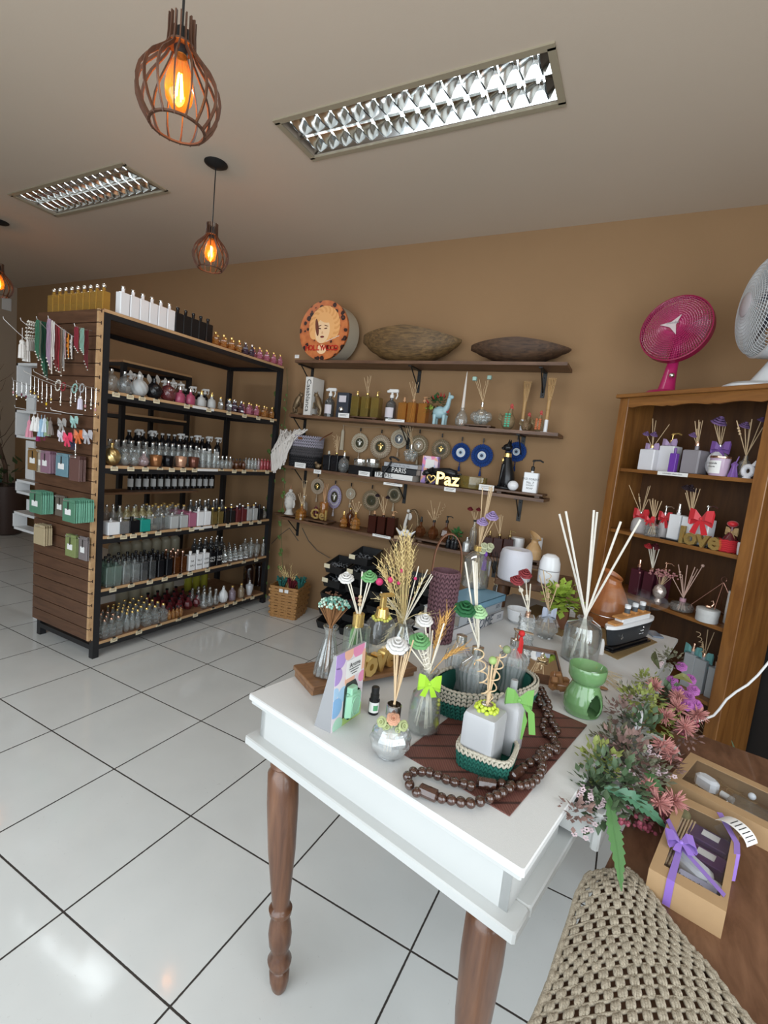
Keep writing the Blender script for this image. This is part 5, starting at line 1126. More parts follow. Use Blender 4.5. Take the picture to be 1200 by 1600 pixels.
for a in ((562,692,14,cream,tan,('m',olv,sv),'cream mandala with silver angel, leftmost on the upper string'),(594.5,698,17,tan,cream,('m',olv,goldm),'tan drop shaped mandala with gold bird, second on the upper string'),(623.5,686,13.5,cream,tan,('m',mat('grey_medallion',(.10,.11,.12),.4),sv),'cream mandala with grey figure, third on the upper string'),
          (654,696,15,twd,cream,('m',tan,sv),'brown jute mandala with pearls behind the curly diffuser reeds'),(689,702,14.5,twd,tan,('m',olv,goldm),'brown mandala with gold figure left of the blue ones')): mandala(*a)
mandala(720,707,14,blu,blud,('eye',wc,wc,lb,bk_),'left of the three royal blue eye mandalas'); mandala(753,712,16.5,blu,blud,('eye',blud,wc,lb,bk_),'middle and largest of the three royal blue eye mandalas'); mandala(807,706,14.5,blu,blud,('eye',blud,wc,lb,bk_),'right blue eye mandala partly behind the black cat statue',y=3.625)
P = ony(535,685,3.62); mb = MB(); mb.lathe([(.003,.08),(.012,.06),(.016,-.1),(.001,-.1)],14,flute=.1,nf=7); mb.tube([(0,0,.08),(0,0,.12)],.002,5); tag(mb.build('tassel',cream,loc=P),'long cream tassel hanging behind the black cube bottles','tassel')
mb = MB(); mb.tube([ony(535,664,3.632)-V((0,0,.012*sin(0)))]+[ony(535+(845-535)*i/20,664+(681-664)*i/20,3.632)-V((0,0,.01*abs(sin(pi*i/4)))) for i in range(1,21)],.0012,4); tag(mb.build('string',twine,loc=ony(700,672,3.632),world=True),'thin string holding the upper row of mandalas on the wall','string')
# lowest shelf
z = WS[3]
for a in ((496,760,11.5,mat('peach_crochet',(.48,.38,.28),.9),tan,('m',olv,goldm),'peach mandala, leftmost on the lower string'),(522.5,776.5,12,lil,mat('white_crochet',(.6,.58,.6),.9),('m',olv,sv),'oval lilac mandala on the lower string',True,1.42),(548,771.5,8,cream,tan,('m',tan,sv),'smallest cream mandala on the lower string'),(580,782,15,twd,tan,('m',olv,olv),'large brown mandala on the lower string'),(616,773,12,twd,cream,('m',olv,olv),'brown mandala, rightmost on the lower string')): mandala(*a)
mb = MB(); mb.tube([ony(495+(625-495)*i/12,746+(757-746)*i/12,3.632)-V((0,0,.008*abs(sin(pi*i/3)))) for i in range(13)],.0012,4); tag(mb.build('string',twine,loc=ony(560,752,3.632),world=True),'thin string holding the lower row of mandalas on the wall','string')
zt = board(455,800,50,z,3.49,.14,.018,'flat dark board under the white serene head',True)
P,h,w_ = place(452,796,758,21,zt,3.48); hd = T('head_sculpture','white serene head sculpture with curled hair and topknot, lowest wall shelf','sculpture',P); wst = mat('white_plaster',(.60,.57,.53),.7); mb = MB()
mb.lathe([(w_*.36,0),(w_*.30,h*.05),(w_*.22,h*.12),(w_*.22,h*.25)],18); mb.ball((0,-.004,h*.42),(w_*.36,w_*.38,h*.29),18,12); mb.tube([(0,-w_*.36,h*.46),(0,-w_*.44,h*.37)],[.004,.007],6); mb.ball((0,-w_*.34,h*.27),(w_*.1,w_*.06,h*.018),8,5)
for sx in (-1,1): mb.ball((sx*w_*.16,-w_*.31,h*.44),(w_*.09,w_*.04,h*.014),8,5); mb.tube([(sx*w_*.38,0,h*.5),(sx*w_*.42,0,h*.36),(sx*w_*.36,0,h*.24)],[.006,.009,.007],8); mb.tube([(sx*w_*.06,-w_*.38,h*.50),(sx*w_*.26,-w_*.30,h*.51)],.003,5)
mb.build('face',wst,hd,ang=80); mb = MB(); random.seed(3)
for i in range(90):
    v_ = .48+.52*((i*.618) % 1); a = i*2.4; th_ = math.acos(1-v_*1.0) if False else pi/2*(1-((i+.5)/90)**.8)
    if sin(a) < -.2 and th_ < .45: continue
    mb.ball((w_*.39*cos(th_)*cos(a),w_*.39*cos(th_)*sin(a),h*.50+h*.26*sin(th_)),.0065,6,4)
mb.ball((0,0,h*.80),(w_*.16,w_*.16,h*.07),10,6); mb.build('curled_hair',wst,hd); MB().lathe([(.010,h*.84),(.004,h*.95),(.001,h*1.0)],10).build('finial',mat('copper_paint',(.35,.17,.09),.4,.5),hd)
o,nk,h = item('cyl',clear,474,797,777,13,z,3.55,'clear diffuser bottle with reeds behind the small amber one, lowest shelf','cap',silver,name='reed_diffuser',cat='diffuser'); reeds(o,nk,[(472,749,0),(475,750,.02),(479,752,0,'ball'),(477,756,.0)],z+.01,.0022)
o,nk,h = item('cut',ambr,470,809,790,14,z,3.42,'small amber diffuser bottle with fanned reeds at the lowest shelf edge','cap',goldm,name='reed_diffuser',cat='diffuser'); reeds(o,nk,[(466,772,0),(469,770,.0),(474,772,0),(479,773,0)],z+.01,.0025)
zt = board(500,812,44,z,3.46,.15,.025,'dark wooden footed board with a row of small gifts, lowest shelf')
o,nk,h = item('bowl',ambr,505,806,785,15,zt,3.50,'flared amber glass vase with brown reeds, lowest wall shelf',None,None,name='reed_diffuser',cat='diffuser'); reeds(o,nk,[(507,755,0),(510,757,.02),(513,756,0),(509,762,.0),(505,764,0)],zt+.01,.0025,paleW)
P,h,w_ = place(498,808,796,22,zt,3.42); tag(MB().text('Gel',h*1.3,TR((0,0,h*.5)) @ RX(pi/2),0,.008,bold=.002).build('word_ornament',goldm,loc=P),'small gold word ornament on the board, lowest wall shelf','ornament')
item('tube',wine,493,806,790,7,zt,3.48,'slim dark tube bottle beside the gold word ornament','none',None)
item('dia',ambr,536,822,804,14,z,3.44,'small amber faceted bottle with gold spray, lowest shelf','spray',goldm); item('cyl',ambd,546,818,796,12,z,3.53,'dark amber bottle behind the two faceted ones, lowest shelf','cap',goldm)
o,nk,h = item('dia',ambr,554,826,803,18,z,3.43,'amber faceted diffuser with ball tipped reeds, lowest shelf','cap',goldm,name='reed_diffuser',cat='diffuser'); reeds(o,nk,[(547,787,0,'ball'),(551,783,.0,'ball'),(556,786,0),(561,785,0,'ball'),(564,789,0,'ball')],z+.01,.0018)
dkr = mat('dark_brown_glass',(.045,.012,.008),.12)
for i,(px,tp,nm) in enumerate(((583,'spray','with wooden spray, left'),(597,'cap','with dark flowers, middle'),(612,'pump','with wooden pump, right'))):
    o,nk,h = item('cube',dkr,px,827+i*1.5,803+i*1.5,13.5,z,3.46,'dark brown cube bottle '+nm+' of three, lowest shelf',tp,paleW,name='bottle' if i != 1 else 'reed_diffuser',cat='bottle' if i != 1 else 'diffuser',s=.9)
    if i == 1: fmk = flower_m('black',(.02,.008,.012)); reeds(o,nk,[(590,774,0,'rose',.022,fmk),(596,774,.02,'curl'),(599,776,0),(606,777,0,'rose',.022,fmk)],z+.02,.0022)
cardlabel(596,838,32,4,'long white label strip on the lowest wall shelf edge',1)
P,h,w_ = place(643,829,793,24,z,3.50); t = T('angel_wreath','round woven wreath ornament with a small white angel, lowest wall shelf','ornament',P); mb = MB()
for j in range(5): mb.tube([((w_*.42+.004*cos(3*a+j))*cos(a),.006*sin(4*a+j*1.3),h*.5+(h*.42+.004*sin(5*a+j))*sin(a)) for a in [2*pi*i/30 for i in range(30)]],.007,6,closed=True)
mb.build('wreath',bronze,t,ang=80); mb = MB(); mb.tube([(-w_*.38,-.02,h*.1),(-w_*.42,-.025,h*.45),(-w_*.30,-.025,h*.78)],[.020,.013,.010],8); mb.ball((-w_*.28,-.025,h*.88),.014,10,8); mb.ball((-w_*.2,-.01,h*.7),(.02,.006,.03),8,6); mb.build('angel',wst,t,ang=80)
P,h,w_ = place(632,846,840,34,z,3.40); tag(MB().rbox((0,0,.012),(w_,.05,.024),.003).build('wooden_block',wood('pale_block',(.30,.2,.12),(.45,.31,.19),(2,8,8)),loc=P),'pale wooden block under the pair of white birds','block')
for sx in (-1,1):
    Q = P+V((sx*.028,0,.024)); mb = MB(); mb.ball((0,0,.024),(.030,.020,.021),14,10); mb.ball((-sx*.012,0,.048),.014,12,8); mb.tube([(sx*.02,0,.028),(sx*.055,0,.060)],[.012,.003],8); mb.tube([(-sx*.024,0,.048),(-sx*.034,0,.046)],[.004,.001],6)
    tag(mb.build('bird_figurine',gw,loc=Q,ang=80),('left' if sx < 0 else 'right')+' of two white porcelain birds facing each other on the lowest shelf','figurine','white porcelain birds')
zt = board(686,850,74,z,3.49,.15,.035,'wooden footed stand under the amber cube bottles, lowest wall shelf')
for px,tp,nm in ((656,'spray','with black spray, left'),(676,'cap','with reeds, middle'),(696,'pump','with black pump, right')):
    o,nk,h = item('hex',ambd,px,835+(px-656)*.1,815+(px-656)*.05,19,zt,3.48,'dark amber faceted bottle '+nm+' of three on the wooden stand',tp,blackm,name='bottle' if tp != 'cap' else 'reed_diffuser',cat='bottle' if tp != 'cap' else 'diffuser',s=1.3)
    if tp == 'cap': reeds(o,nk,[(668,797,0,'balls'),(673,782,0),(679,794,0,'balls'),(688,784,.0),(696,788,0,'spiral')],zt+.01,.0018)
P,h,w_ = place(713,845,832,12,z,3.50); sp = T('potted_plant','small green succulent behind the black mini bottles, lowest wall shelf','plant',P); MB().lathe([(.018,0),(.024,.05),(.020,.05),(.001,.045)],16).build('pot',blackm,sp); foliage(sp,P+V((0,0,.10)),.05,50,mat('fresh_green_leaf',(.06,.20,.06),.5),.035,seed=8)
for i,px in enumerate((699,706,711)): item('cyl',gb,px,858,838+i,7.5,z,3.41,'mini black bottle at the lowest shelf edge, '+nth(i,3)+'of three','cap',blackm,group='mini black bottles')
o,nk,h = item('cyl',clear,737,855,815,12,z,3.50,'clear tall bottle with dark red flowers on reeds, lowest shelf','cap',blackm,name='reed_diffuser',cat='diffuser'); fr_ = flower_m('dark_red',(.16,.012,.018)); reeds(o,nk,[(735,795,0,'rose',.024,fr_),(738,798,.02),(741,800,0),(748,796,.0,'rose',.022,fr_)],z+.01,.002)
item('cyl',mat('crackled_silver_glass',(.55,.56,.55),.25,.6,bump=.8,bscale=90),728,862,842,13,z,3.42,'silver crackle bottle behind the tall table diffuser, lowest wall shelf','cap',silver)
for i,(px,tp,nm) in enumerate(((762,'spray','with gold spray, left'),(777,'cap','with reeds, middle'),(793,'pump','with gold pump, right'))):
    o,nk,h = item('cube',dkr,px,864+i*2,836+i*1.5,15,z,3.46,'dark brown square bottle '+nm+' of the right trio, lowest shelf',tp,mat('aged_brass',(.45,.32,.14),.3,.9),name='bottle' if i != 1 else 'reed_diffuser',cat='bottle' if i != 1 else 'diffuser',s=1.1)
    if i == 1: reeds(o,nk,[(772,812,0),(780,805,.0),(783,804,0),(786,806,0),(781,808,.02)],z+.02,.0022)
zt = board(823,880,52,z,3.48,.17,.04,'wooden block board at the right end of the lowest wall shelf')
for px,nm in ((808,'larger'),(841,'smaller')): P,h,w_ = place(px,852,840,21 if px < 820 else 12,zt,3.53); tag(MB().lathe([(w_*.42,0),(w_*.5,h*.2),(w_*.5,h*.85),(w_*.46,h),(.001,h)],28).build('white_dish',gw,loc=P),nm+' round white dish behind the pale wooden humidifier','dish')
def humid(name,P,prof,mats_,label,twist=0):
    t = T('humidifier',label,'humidifier',P); MB().lathe(prof[0],36).build('base',mats_[0],t); 
    def fn(u,v):
        n = len(prof[1])-1; i = min(n-1,int(v*n)); f_ = v*n-i; (r0,z0,s0),(r1,z1,s1) = prof[1][i],prof[1][i+1]; r = r0+(r1-r0)*f_; zz = z0+(z1-z0)*f_; sl = s0+(s1-s0)*f_; a = 2*pi*u
        return (r*cos(a),r*sin(a),zz+sl*cos(a-twist))
    mb = MB(); mb.grid(fn,40,36,wrapu=True); mb.build('body',mats_[1],t,ang=80); MB().lathe([(.001,prof[1][-1][1]-.03),(prof[1][-1][0]*.7,prof[1][-1][1]-.025)],20).build('mist_cap',mats_[2],t); return t
palew = wood('pale_humidifier_wood',(.50,.30,.13),(.62,.40,.20),(5,5,1),.35,3)
P,h,w_ = place(829,892,836,25,z,3.41); P.z = zt+.0; h = ztop(P,836)-zt; r = w_*.5
humid('h',P,([(r*.95,0),(r,.01),(r,h*.25)],[(r,h*.25,0),(r,h*.35,0),(r*.8,h*.5,0),(r*.45,h*.68,0),(r*.40,h*.78,.004),(r*.62,h*.9,.02),(r*.78,h*.98,.028)]),(palew,palew,whitecap),'pale wood grain vase humidifier on the lowest wall shelf',pi*.9)
# cables on the wall
wirem = mat('grey_wire',(.10,.09,.08),.6); mb = MB(); mb.tube([ony(466,845,3.635),ony(452,825,3.635),ony(435,838,3.635),ony(424,850,3.635)],.003,5); mb.tube([ony(472,825,3.635),ony(482,845,3.632),ony(495,860,3.62),ony(515,872,3.60)],.003,5)
tag(mb.build('cable',wirem,loc=ony(470,845,3.635),world=True),'thin grey cable drooping down the wall below the lowest shelf','cable')
# trailing vine by the rack post
mb = MB(); lf = MB(); random.seed(12)
for (px0,px1,y_) in ((448,438,3.52),(434,412,3.475)):
    pts = [ony(px0+(px1-px0)*i/16+2*sin(i),575+(930-575)*i/16,y_) for i in range(17)]; mb.tube(pts,.0018,5)
    for i in range(2,17):
        for k in range(2):
            c = pts[i]+V((random.uniform(-.03,.03),-.01,random.uniform(-.03,.03))); a = random.uniform(0,6.28); r_ = random.uniform(.014,.022) if px0 == 434 or i > 6 else .012
            ring = [c+V((r_*cos(q)*(1-.25*cos(q-a)),-.004*sin(3*q),r_*sin(q)*(1-.25*cos(q-a)))) for q in [2*pi*j/9 for j in range(9)]]; lf.add([c+V((0,-.003,0))]+ring,[(0,1+j,1+(j+1) % 9) for j in range(9)])
vn = T('trailing_vine','artificial ivy vine trailing down the far rack post beside the wall','vine',ony(430,700,3.5)); mb.build('vine_stem',leafg,vn,True); lf.build('leaves',mat('ivy_leaf',(.09,.15,.035),.5,var=.3),vn,True)

# ---------------------------------------------------------------- pine bookcase set across the corner
pine = wood('pine',(.165,.060,.012),(.29,.122,.028),(7,7,.8),.4,4,knots=True,coat=.15); pineh = wood('pine_crosswise',(.165,.060,.012),(.29,.122,.028),(.8,7,7),.4,4,knots=True,coat=.15)
pined = wood('shaded_pine_back',(.055,.021,.007),(.10,.042,.013),(6,6,.8),.45,4)  # back panel colour darkened to carry the shade inside the bookcase
BW,BD,BH = .872,.30,2.0; BO = V((-.160,3.273,0)); BRZ = math.atan2(-.6,.8)
bc = T('bookcase','tall pine bookcase with scalloped top rail standing across the right corner','bookcase',BO,BRZ)
BM = TR(BO) @ RZ(BRZ); BI = BM.inverted(); BN = V((.6,.8,0))
BS = [1.566,1.197,.832,.446,.09]
for x0,x1 in ((0.012,.030),(BW-.030,BW-.012)): MB().bb(x0,x1,.02,BD,0,BH-.022).build('side_panel',pine,bc)
for x0,x1 in ((.010,.072),(BW-.072,BW-.010)): MB().rbox(((x0+x1)/2,.010,(BH-.022)/2),(x1-x0,.02,BH-.022),.003).build('front_stile',pine,bc)
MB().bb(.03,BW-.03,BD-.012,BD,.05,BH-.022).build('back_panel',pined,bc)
MB().rbox((BW/2,BD/2-.008,BH-.011),(BW+.012,BD+.03,.022),.004).build('top_board',pineh,bc)
for k,z in enumerate(BS): MB().rbox((BW/2,BD/2+.01,z-.010),(BW-.062,BD-.03,.020),.002).build('shelf',pineh,bc)
mb = MB(); pl = []; n = 60
for i in range(n+1):
    u = i/n; d = .052+.020*abs(sin(u*pi*3))*(1 if True else 0); d += .014*max(0,1-abs((u*3) % 1-.0)*9)+.014*max(0,1-abs((u*3) % 1-1)*9); pl.append((.072+(BW-.144)*u,BH-.022-(.100-d*.72)))
vs = [(x,0,BH-.022) for x,_ in pl]+[(x,0,z) for x,z in pl]+[(x,.018,BH-.022) for x,_ in pl]+[(x,.018,z) for x,z in pl]; N = n+1; fs = []
for i in range(n): fs += [(i,N+i,N+i+1,i+1),(2*N+i,2*N+i+1,3*N+i+1,3*N+i),(N+i,3*N+i,3*N+i+1,N+i+1)]
mb.add(vs,fs); mb.build('scalloped_rail',pineh,bc)
def bk(px,pb,pt,wpx,k,yl,z=None):
    """point on shelf k at depth yl seen at column px; height and width measured from the photo"""
    P = onplane(px,pb,BO+BN*yl,BN); q = BI @ P; zz = BS[k] if z is None else z; P = BM @ V((q.x,yl,zz)); return P,ztop(P,pt)-zz,wpx*mpx(P)
def bitem(kind,m,px,pb,pt,wpx,k,yl,label,top='none',capm=None,name='bottle',cat='bottle',lab=None,s=1.0,d=None,z=None,liquid=None):
    P,h,w_ = bk(px,pb,pt,wpx,k,yl,z); w_ *= .84 if kind in ('cube','sq') else 1; return bottle(kind,m,h,w_,d or w_*.85,top,capm,P,BRZ,label,None,name,cat,lab,s,liquid),P+V((0,0,h)),h
def bowon(root,P,s,m,tails=True,drop=1.0,rz=BRZ): mb = MB(); bow_mb(mb,P,s,RZ(rz),0,tails,.4,drop); return mb.build('bow',m,root,True)
lilac = mat('lilac_satin',(.36,.25,.42),.35,sheen=.3); purp = mat('purple_satin',(.17,.07,.30),.35,sheen=.3); redr = mat('red_satin',(.60,.02,.03),.35,sheen=.3); fpur = flower_m('purple',(.16,.09,.22))
creamc = mat('white_ceramic',(.70,.69,.72),.25)
o,nk,h = bitem('cube',creamc,1014,729,700,30,0,.09,'white cube reed diffuser with lilac bow and purple flowers, top bookcase shelf','cap',goldm,'reed_diffuser','diffuser'); bowon(o,nk+V((0,0,-.005)),.042,lilac)
reeds(o,nk,[(1020,654,0),(1025,657,.02),(1046,663,0),(1010,678,0,'rose',.022,fpur),(1022,679,-.03,'rose',.024,fpur)],BS[0]+.02,.0019)
o,nk,h = bitem('cube',creamc,1043,731,694,29,0,.13,'tall white pump bottle with lilac bow on the top bookcase shelf','pump',goldm,s=1.5); bowon(o,nk+V((-.01,-.01,-.005)),.042,lilac)
bitem('cube',mat('purple_mist_glass',(.16,.05,.36),.2),1050,735,706,13,0,.045,'small purple spray bottle in front of the white pump bottle','cap',purp,d=.025,s=1.5)
o,nk,h = bitem('sq',mat('grey_frosted_glass',(.27,.25,.27),.35),1082,739,697,33,0,.10,'large grey frosted reed diffuser, middle of the top bookcase shelf','cap',rosegold,'reed_diffuser','diffuser',d=.09,s=1.6)
reeds(o,nk,[(1086,658,0),(1092,656,0),(1098,657,.02),(1094,659,-.02),(1083,680,-.04,'rose',.022,fpur),(1089,670,.0)],BS[0]+.02,.0019)
o,nk,h = bitem('globe',creamc,1118,738,699,30,0,.14,'white ribbed globe diffuser with purple bow behind the candle jar','cap',silver,'reed_diffuser','diffuser'); bowon(o,nk+V((0,-.02,-.008)),.048,purp)
reeds(o,nk,[(1116,662,0),(1120,663,0),(1124,659,-.01,'rose',.042,fpur),(1135,660,.0),(1130,664,0)],BS[0]+.02,.0019)
P,h,w_ = bk(1122,741,713,30,0,.05); t = T('candle_jar','lilac scented candle jar with white label and rose lid, top bookcase shelf','candle',P,BRZ); MB().lathe([(w_*.40,0),(w_*.44,.006),(w_*.46,h*.88)],28).build('jar_body',mat('lilac_wax_glass',(.52,.38,.50),.2),t); MB().lathe([(w_*.49,h*.88),(w_*.50,h*.9),(w_*.50,h*.97),(w_*.47,h)],28).build('lid',rosegold,t)
mb = MB(); mb.grid(lambda u,v: (w_*.465*cos(-pi/2-.9+1.5*u),w_*.465*sin(-pi/2-.9+1.5*u),h*(.12+.64*v)),12,1,0); lb_ = mb.build('paper_label',wlabel,t); mb = MB(); mb.text('Lavanda',.014,TR((-w_*.12,-w_*.475,h*.62)) @ RX(pi/2),0,.0003); mb.text('Alecrim',.010,TR((-w_*.12,-w_*.475,h*.45)) @ RX(pi/2),0,.0003); mb.build('label_print',ink,lb_)
P,h,w_ = bk(1145,742,713,14,0,.05); mb = MB(); mb.tube([(.012,0,h),(.004,0,h*.7)],.003,6); mb.lathe([(.002,h*.75),(.014,h*.62),(.010,h*.5),(.017,h*.2),(.022,0),(.001,0)][::-1],18,flute=.1,nf=9); tag(mb.build('tassel',purp,loc=P),'purple tassel leaning between the candle jar and clear bottle, top bookcase shelf','tassel')
o,nk,h = bitem('cyl',clear,1160,744,712,16,0,.10,'clear diffuser bottle with beaded reeds at the right, top bookcase shelf','none',None,'reed_diffuser','diffuser')
reeds(o,nk,[(1151,657,0,'balls'),(1164,665,.02,'rose',.028,fpur),(1175,655,0),(1172,660,.02),(1192,668,0),(1190,656,.03,'rose',.02,fpur)],BS[0]+.015,.0022)
P,h,w_ = bk(1167,745,721,22,0,.05); mb = MB(); mb.tube([(w_*.30*cos(a),0,h*.44+w_*.33*sin(a)) for a in [2*pi*i/24 for i in range(24)]],.012,10,closed=True); mb.lathe([(.02,0),(.015,.01),(.006,.012)],14); mb.tube([(w_*.3,0,h*.75),(w_*.42,0,h*1.05)],[.012,.004],8); tag(mb.build('ceramic_ring',creamc,loc=P),'white ceramic ring ornament at the right end, top bookcase shelf','ornament').rotation_euler = (0,0,BRZ)
q0 = BM @ V((.40,.0145,BS[0]-.010)); o = MB().bb(-.085,.085,-.002,0,-.010,.010); o = o.text('LAVANDA Cheiro Bom',.011,TR((0,-.0022,0)) @ RX(pi/2),1,.0002).build('label_strip',[wlabel,ink],loc=BM @ V((.40,.020,BS[0]-.010))); o.rotation_euler = (0,0,BRZ); tag(o,'white printed label strip on the front edge of the top bookcase shelf','label')
# shelf 2
frb = mat('frosted_white_glass',(.45,.42,.42),.4)
o,nk,h = bitem('oval',frb,997,832,803,25,1,.10,'frosted diffuser with red bow, far left of the second bookcase shelf','cap',silver,'reed_diffuser','diffuser'); bowon(o,nk+V((0,-.01,-.006)),.048,redr)
reeds(o,nk,[(983,758,0),(998,771,0,'balls'),(1013,760,.02),(1016,759,0),(991,778,0),(1013,780,-.02)],BS[1]+.02,.0019)
o,nk,h = bitem('cut',clear,1017,838,812,18,1,.045,'cut glass diffuser with red tipped reeds, second bookcase shelf','cap',silver,'reed_diffuser','diffuser'); bowon(o,nk+V((-.02,0,-.004)),.03,redr)
reeds(o,nk,[(1015,780,0),(1019,782,.01),(1024,781,0),(1028,783,.02),(1034,783,0),(1020,779,-.01)],BS[1]+.012,.0022)
o,nk,h = bitem('oval',frb,1034,837,806,16,1,.11,'frosted pump bottle with red bow behind the cut glass diffuser','pump',silver,s=1.4); bowon(o,nk+V((-.0,-.02,-.006)),.04,redr,drop=1.3)
tr_ = MB(); P,h,w_ = bk(1074,851,845,74,1,.09); o = MB().rbox((0,0,.004),(w_,.10,.008),.002).build('tray',gb,loc=P); o.rotation_euler = (0,0,BRZ); tag(o,'slim black tray under the three white cube bottles, second bookcase shelf','tray'); zt = BS[1]+.008
o,nk,h = bitem('cube',gw,1053,845,801,22,1,.09,'white square bottle with silver spray, left of three on the black tray','spray',silver,z=zt,s=1.6)
o,nk,h = bitem('cube',gw,1073,848,805,22,1,.09,'white square diffuser with black flowers, middle of three on the black tray','cap',silver,'reed_diffuser','diffuser',z=zt)
reeds(o,nk,[(1072,762,0,'rose',.024,fmk),(1079,763,.01,'rose',.03,fmk),(1084,762,0),(1088,763,0),(1094,764,0),(1071,770,0),(1086,766,.02,'rose',.02,fmk)],zt+.02,.0019)
o,nk,h = bitem('cube',gw,1096,852,808,26,1,.09,'white square pump bottle with red bow, right of three on the black tray','pump',silver,z=zt,s=1.5); bowon(o,nk+V((-.03,-.07,-.01)),.062,redr,drop=1.1)
P,h,w_ = bk(1091,854,829,34,1,.028); o = MB(); o.text('love',h*1.45,TR((0,0,h*.5)) @ RX(pi/2),0,.011,bold=.004); o = o.build('word_ornament',goldm,loc=P); o.rotation_euler = (0,0,BRZ); tag(o,'gold word ornament reading love, second bookcase shelf','ornament')
P,h,w_ = bk(1134,858,842,33,1,.08); rb = mat('red_yarn',(.50,.02,.03),.9); t = T('red_basket','small round red crochet basket on the second bookcase shelf','basket',P,BRZ); mb = MB()
for i in range(6): mb.tube([((w_*.44+.003*sin(i))*cos(a),(w_*.36)*sin(a),.007+h*.9*i/6+.002*sin(9*a)) for a in [2*pi*j/28 for j in range(28)]],.007,6,closed=True)
mb.lathe([(w_*.4,.003),(w_*.4,.006)],20); mb.build('crochet_wall',rb,t)
o,nk,h = bitem('pear',wine,1138,856,822,24,1,.08,'dark red potion bottle tied with raffia inside the red basket','none',None,z=BS[1]+.01); MB().ball(nk+V((0,0,.010)),(.025,.025,.016),14,8).build('stopper',redr,o,True); bowon(o,nk+V((-.0,-.01,-.03)),.03,mat('raffia',(.42,.28,.13),.8))
bitem('bowl',creamc,1157,864,848,12,1,.05,'small white pot half hidden by the right stile, second bookcase shelf',None,None,'pot','pot')
# shelf 3
burg = mat('burgundy_glass',(.085,.018,.030),.18,trans=.1)
bitem('cube',burg,993,922,886,20,2,.11,'burgundy square bottle with gold spray, left of the third bookcase shelf','spray',rosegold,s=1.5)
o,nk,h = bitem('cube',burg,1013,927,891,20,2,.11,'burgundy square diffuser with red roses, third bookcase shelf','cap',rosegold,'reed_diffuser','diffuser'); frr = flower_m('red',(.35,.015,.02))
reeds(o,nk,[(1013,853,0,'rose',.024,frr),(1017,855,.0),(1021,855,0),(1030,858,0),(1024,854,.02,'rose',.03,flower_m('wine',(.10,.01,.015)))],BS[2]+.02,.0022,reedw)
bitem('cube',burg,1033,930,894,19,2,.12,'burgundy square bottle with brass pump behind the pink flowers','pump',rosegold,s=1.4)
P,h,w_ = bk(1027,943,914,20,2,.05); sv_ = T('flower_vase','silver crackle ball vase with tiny pink flowers, third bookcase shelf','vase',P); MB().lathe([(w_*.2,0),(w_*.28,h*.15),(w_*.2,h*.3),(w_*.42,h*.45),(w_*.5,h*.68),(w_*.38,h*.9),(w_*.2,h),(w_*.22,h*1.04)],24).build('vase_body',mat('crackled_silver_glass2',(.60,.52,.48),.22,.7,bump=.8,bscale=120),sv_)
mb = MB(); st = MB(); random.seed(21)
for i in range(60): d = V((random.gauss(0,1)*.036,random.gauss(0,1)*.02,abs(random.gauss(0,.7))*.024+.05)); mb.ball(P+V((0,0,h))+d,.0055,6,4); st.tube([P+V((0,0,h*.9)),P+V((0,0,h))+d],.0009,4) if i % 4 == 0 else None
mb.build('tiny_flowers',mat('dusty_pink',(.45,.20,.20),.8,var=.3),sv_,True); st.build('stems',reedm,sv_,True)
P,h,w_ = bk(1063,958,934,35,2,.06); t = T('reed_diffuser','flat round clear glass diffuser with many pink tinged reeds, third bookcase shelf','diffuser',P); MB().lathe([(w_*.25,0),(w_*.45,h*.15),(w_*.5,h*.38),(w_*.42,h*.60),(w_*.12,h*.74),(w_*.10,h),(w_*.12,h)],28).build('bottle_body',clear,t); MB().lathe([(w_*.11,h*.72),(w_*.13,h*.75),(w_*.13,h*.98)],16).build('collar',mat('pink_collar',(.45,.25,.30),.3),t)
pkr = mat('pinkish_reed',(.50,.33,.27),.7); reeds(t,P+V((0,0,h)),[(1051,903,0),(1060,882,.02,'balls'),(1066,898,0),(1074,883,.02),(1086,886,0),(1098,884,-.02,'ball'),(1090,889,.02),(1083,900,0),(1064,905,0)],BS[2]+.01,.0021,pkr)
P,h,w_ = bk(1103,973,951,31,2,.05); o = MB().lathe([(w_*.48,0),(w_*.5,.004),(w_*.5,h*.62),(w_*.52,h*.63),(w_*.52,h*.97),(w_*.49,h),(.001,h)],36).build('round_box',mat('speckled_white',(.55,.55,.54),.6,var=.1,vscale=90),loc=P); tag(o,'round white lidded box, third bookcase shelf','box')
Q = P+V((0,0,h)); mb = MB(); mb.ball((0,0,.010),(.016,.010,.009),10,6); mb.tube([(.012,0,.014),(.020,0,.03),(.012,0,.044),(.004,0,.040)],[.005,.004,.004,.002],8); tag(mb.build('swan_figurine',rosegold,loc=Q),'tiny rose gold swan figurine on the round white box','figurine')
A = bk(1120,965,900,10,2,.13)[0]; ht = ztop(A,910)-BS[2]; mb = MB(); ap = A+V((0,0,ht)); cs_ = [BM @ ((BI @ A)+V(q)) for q in ((-.13,-.04,.03),(.02,-.09,.006),(.11,.03,.006),(-.04,.10,.03))]
for c in cs_: mb.tube([ap,c],.0018,5)
for i in range(4): mb.tube([cs_[i],cs_[(i+1) % 4]],.0018,5)
mb.tube([ap+V((0,0,.015))+RH*.014*cos(a)+V((0,0,.014*sin(a))) for a in [2*pi*i/14 for i in range(14)]],.0025,5,closed=True); tag(mb.build('wire_pyramid',mat('rose_wire',(.40,.20,.15),.35,.8),loc=A,world=True),'geometric rose gold wire pyramid holder, third bookcase shelf','candle holder')
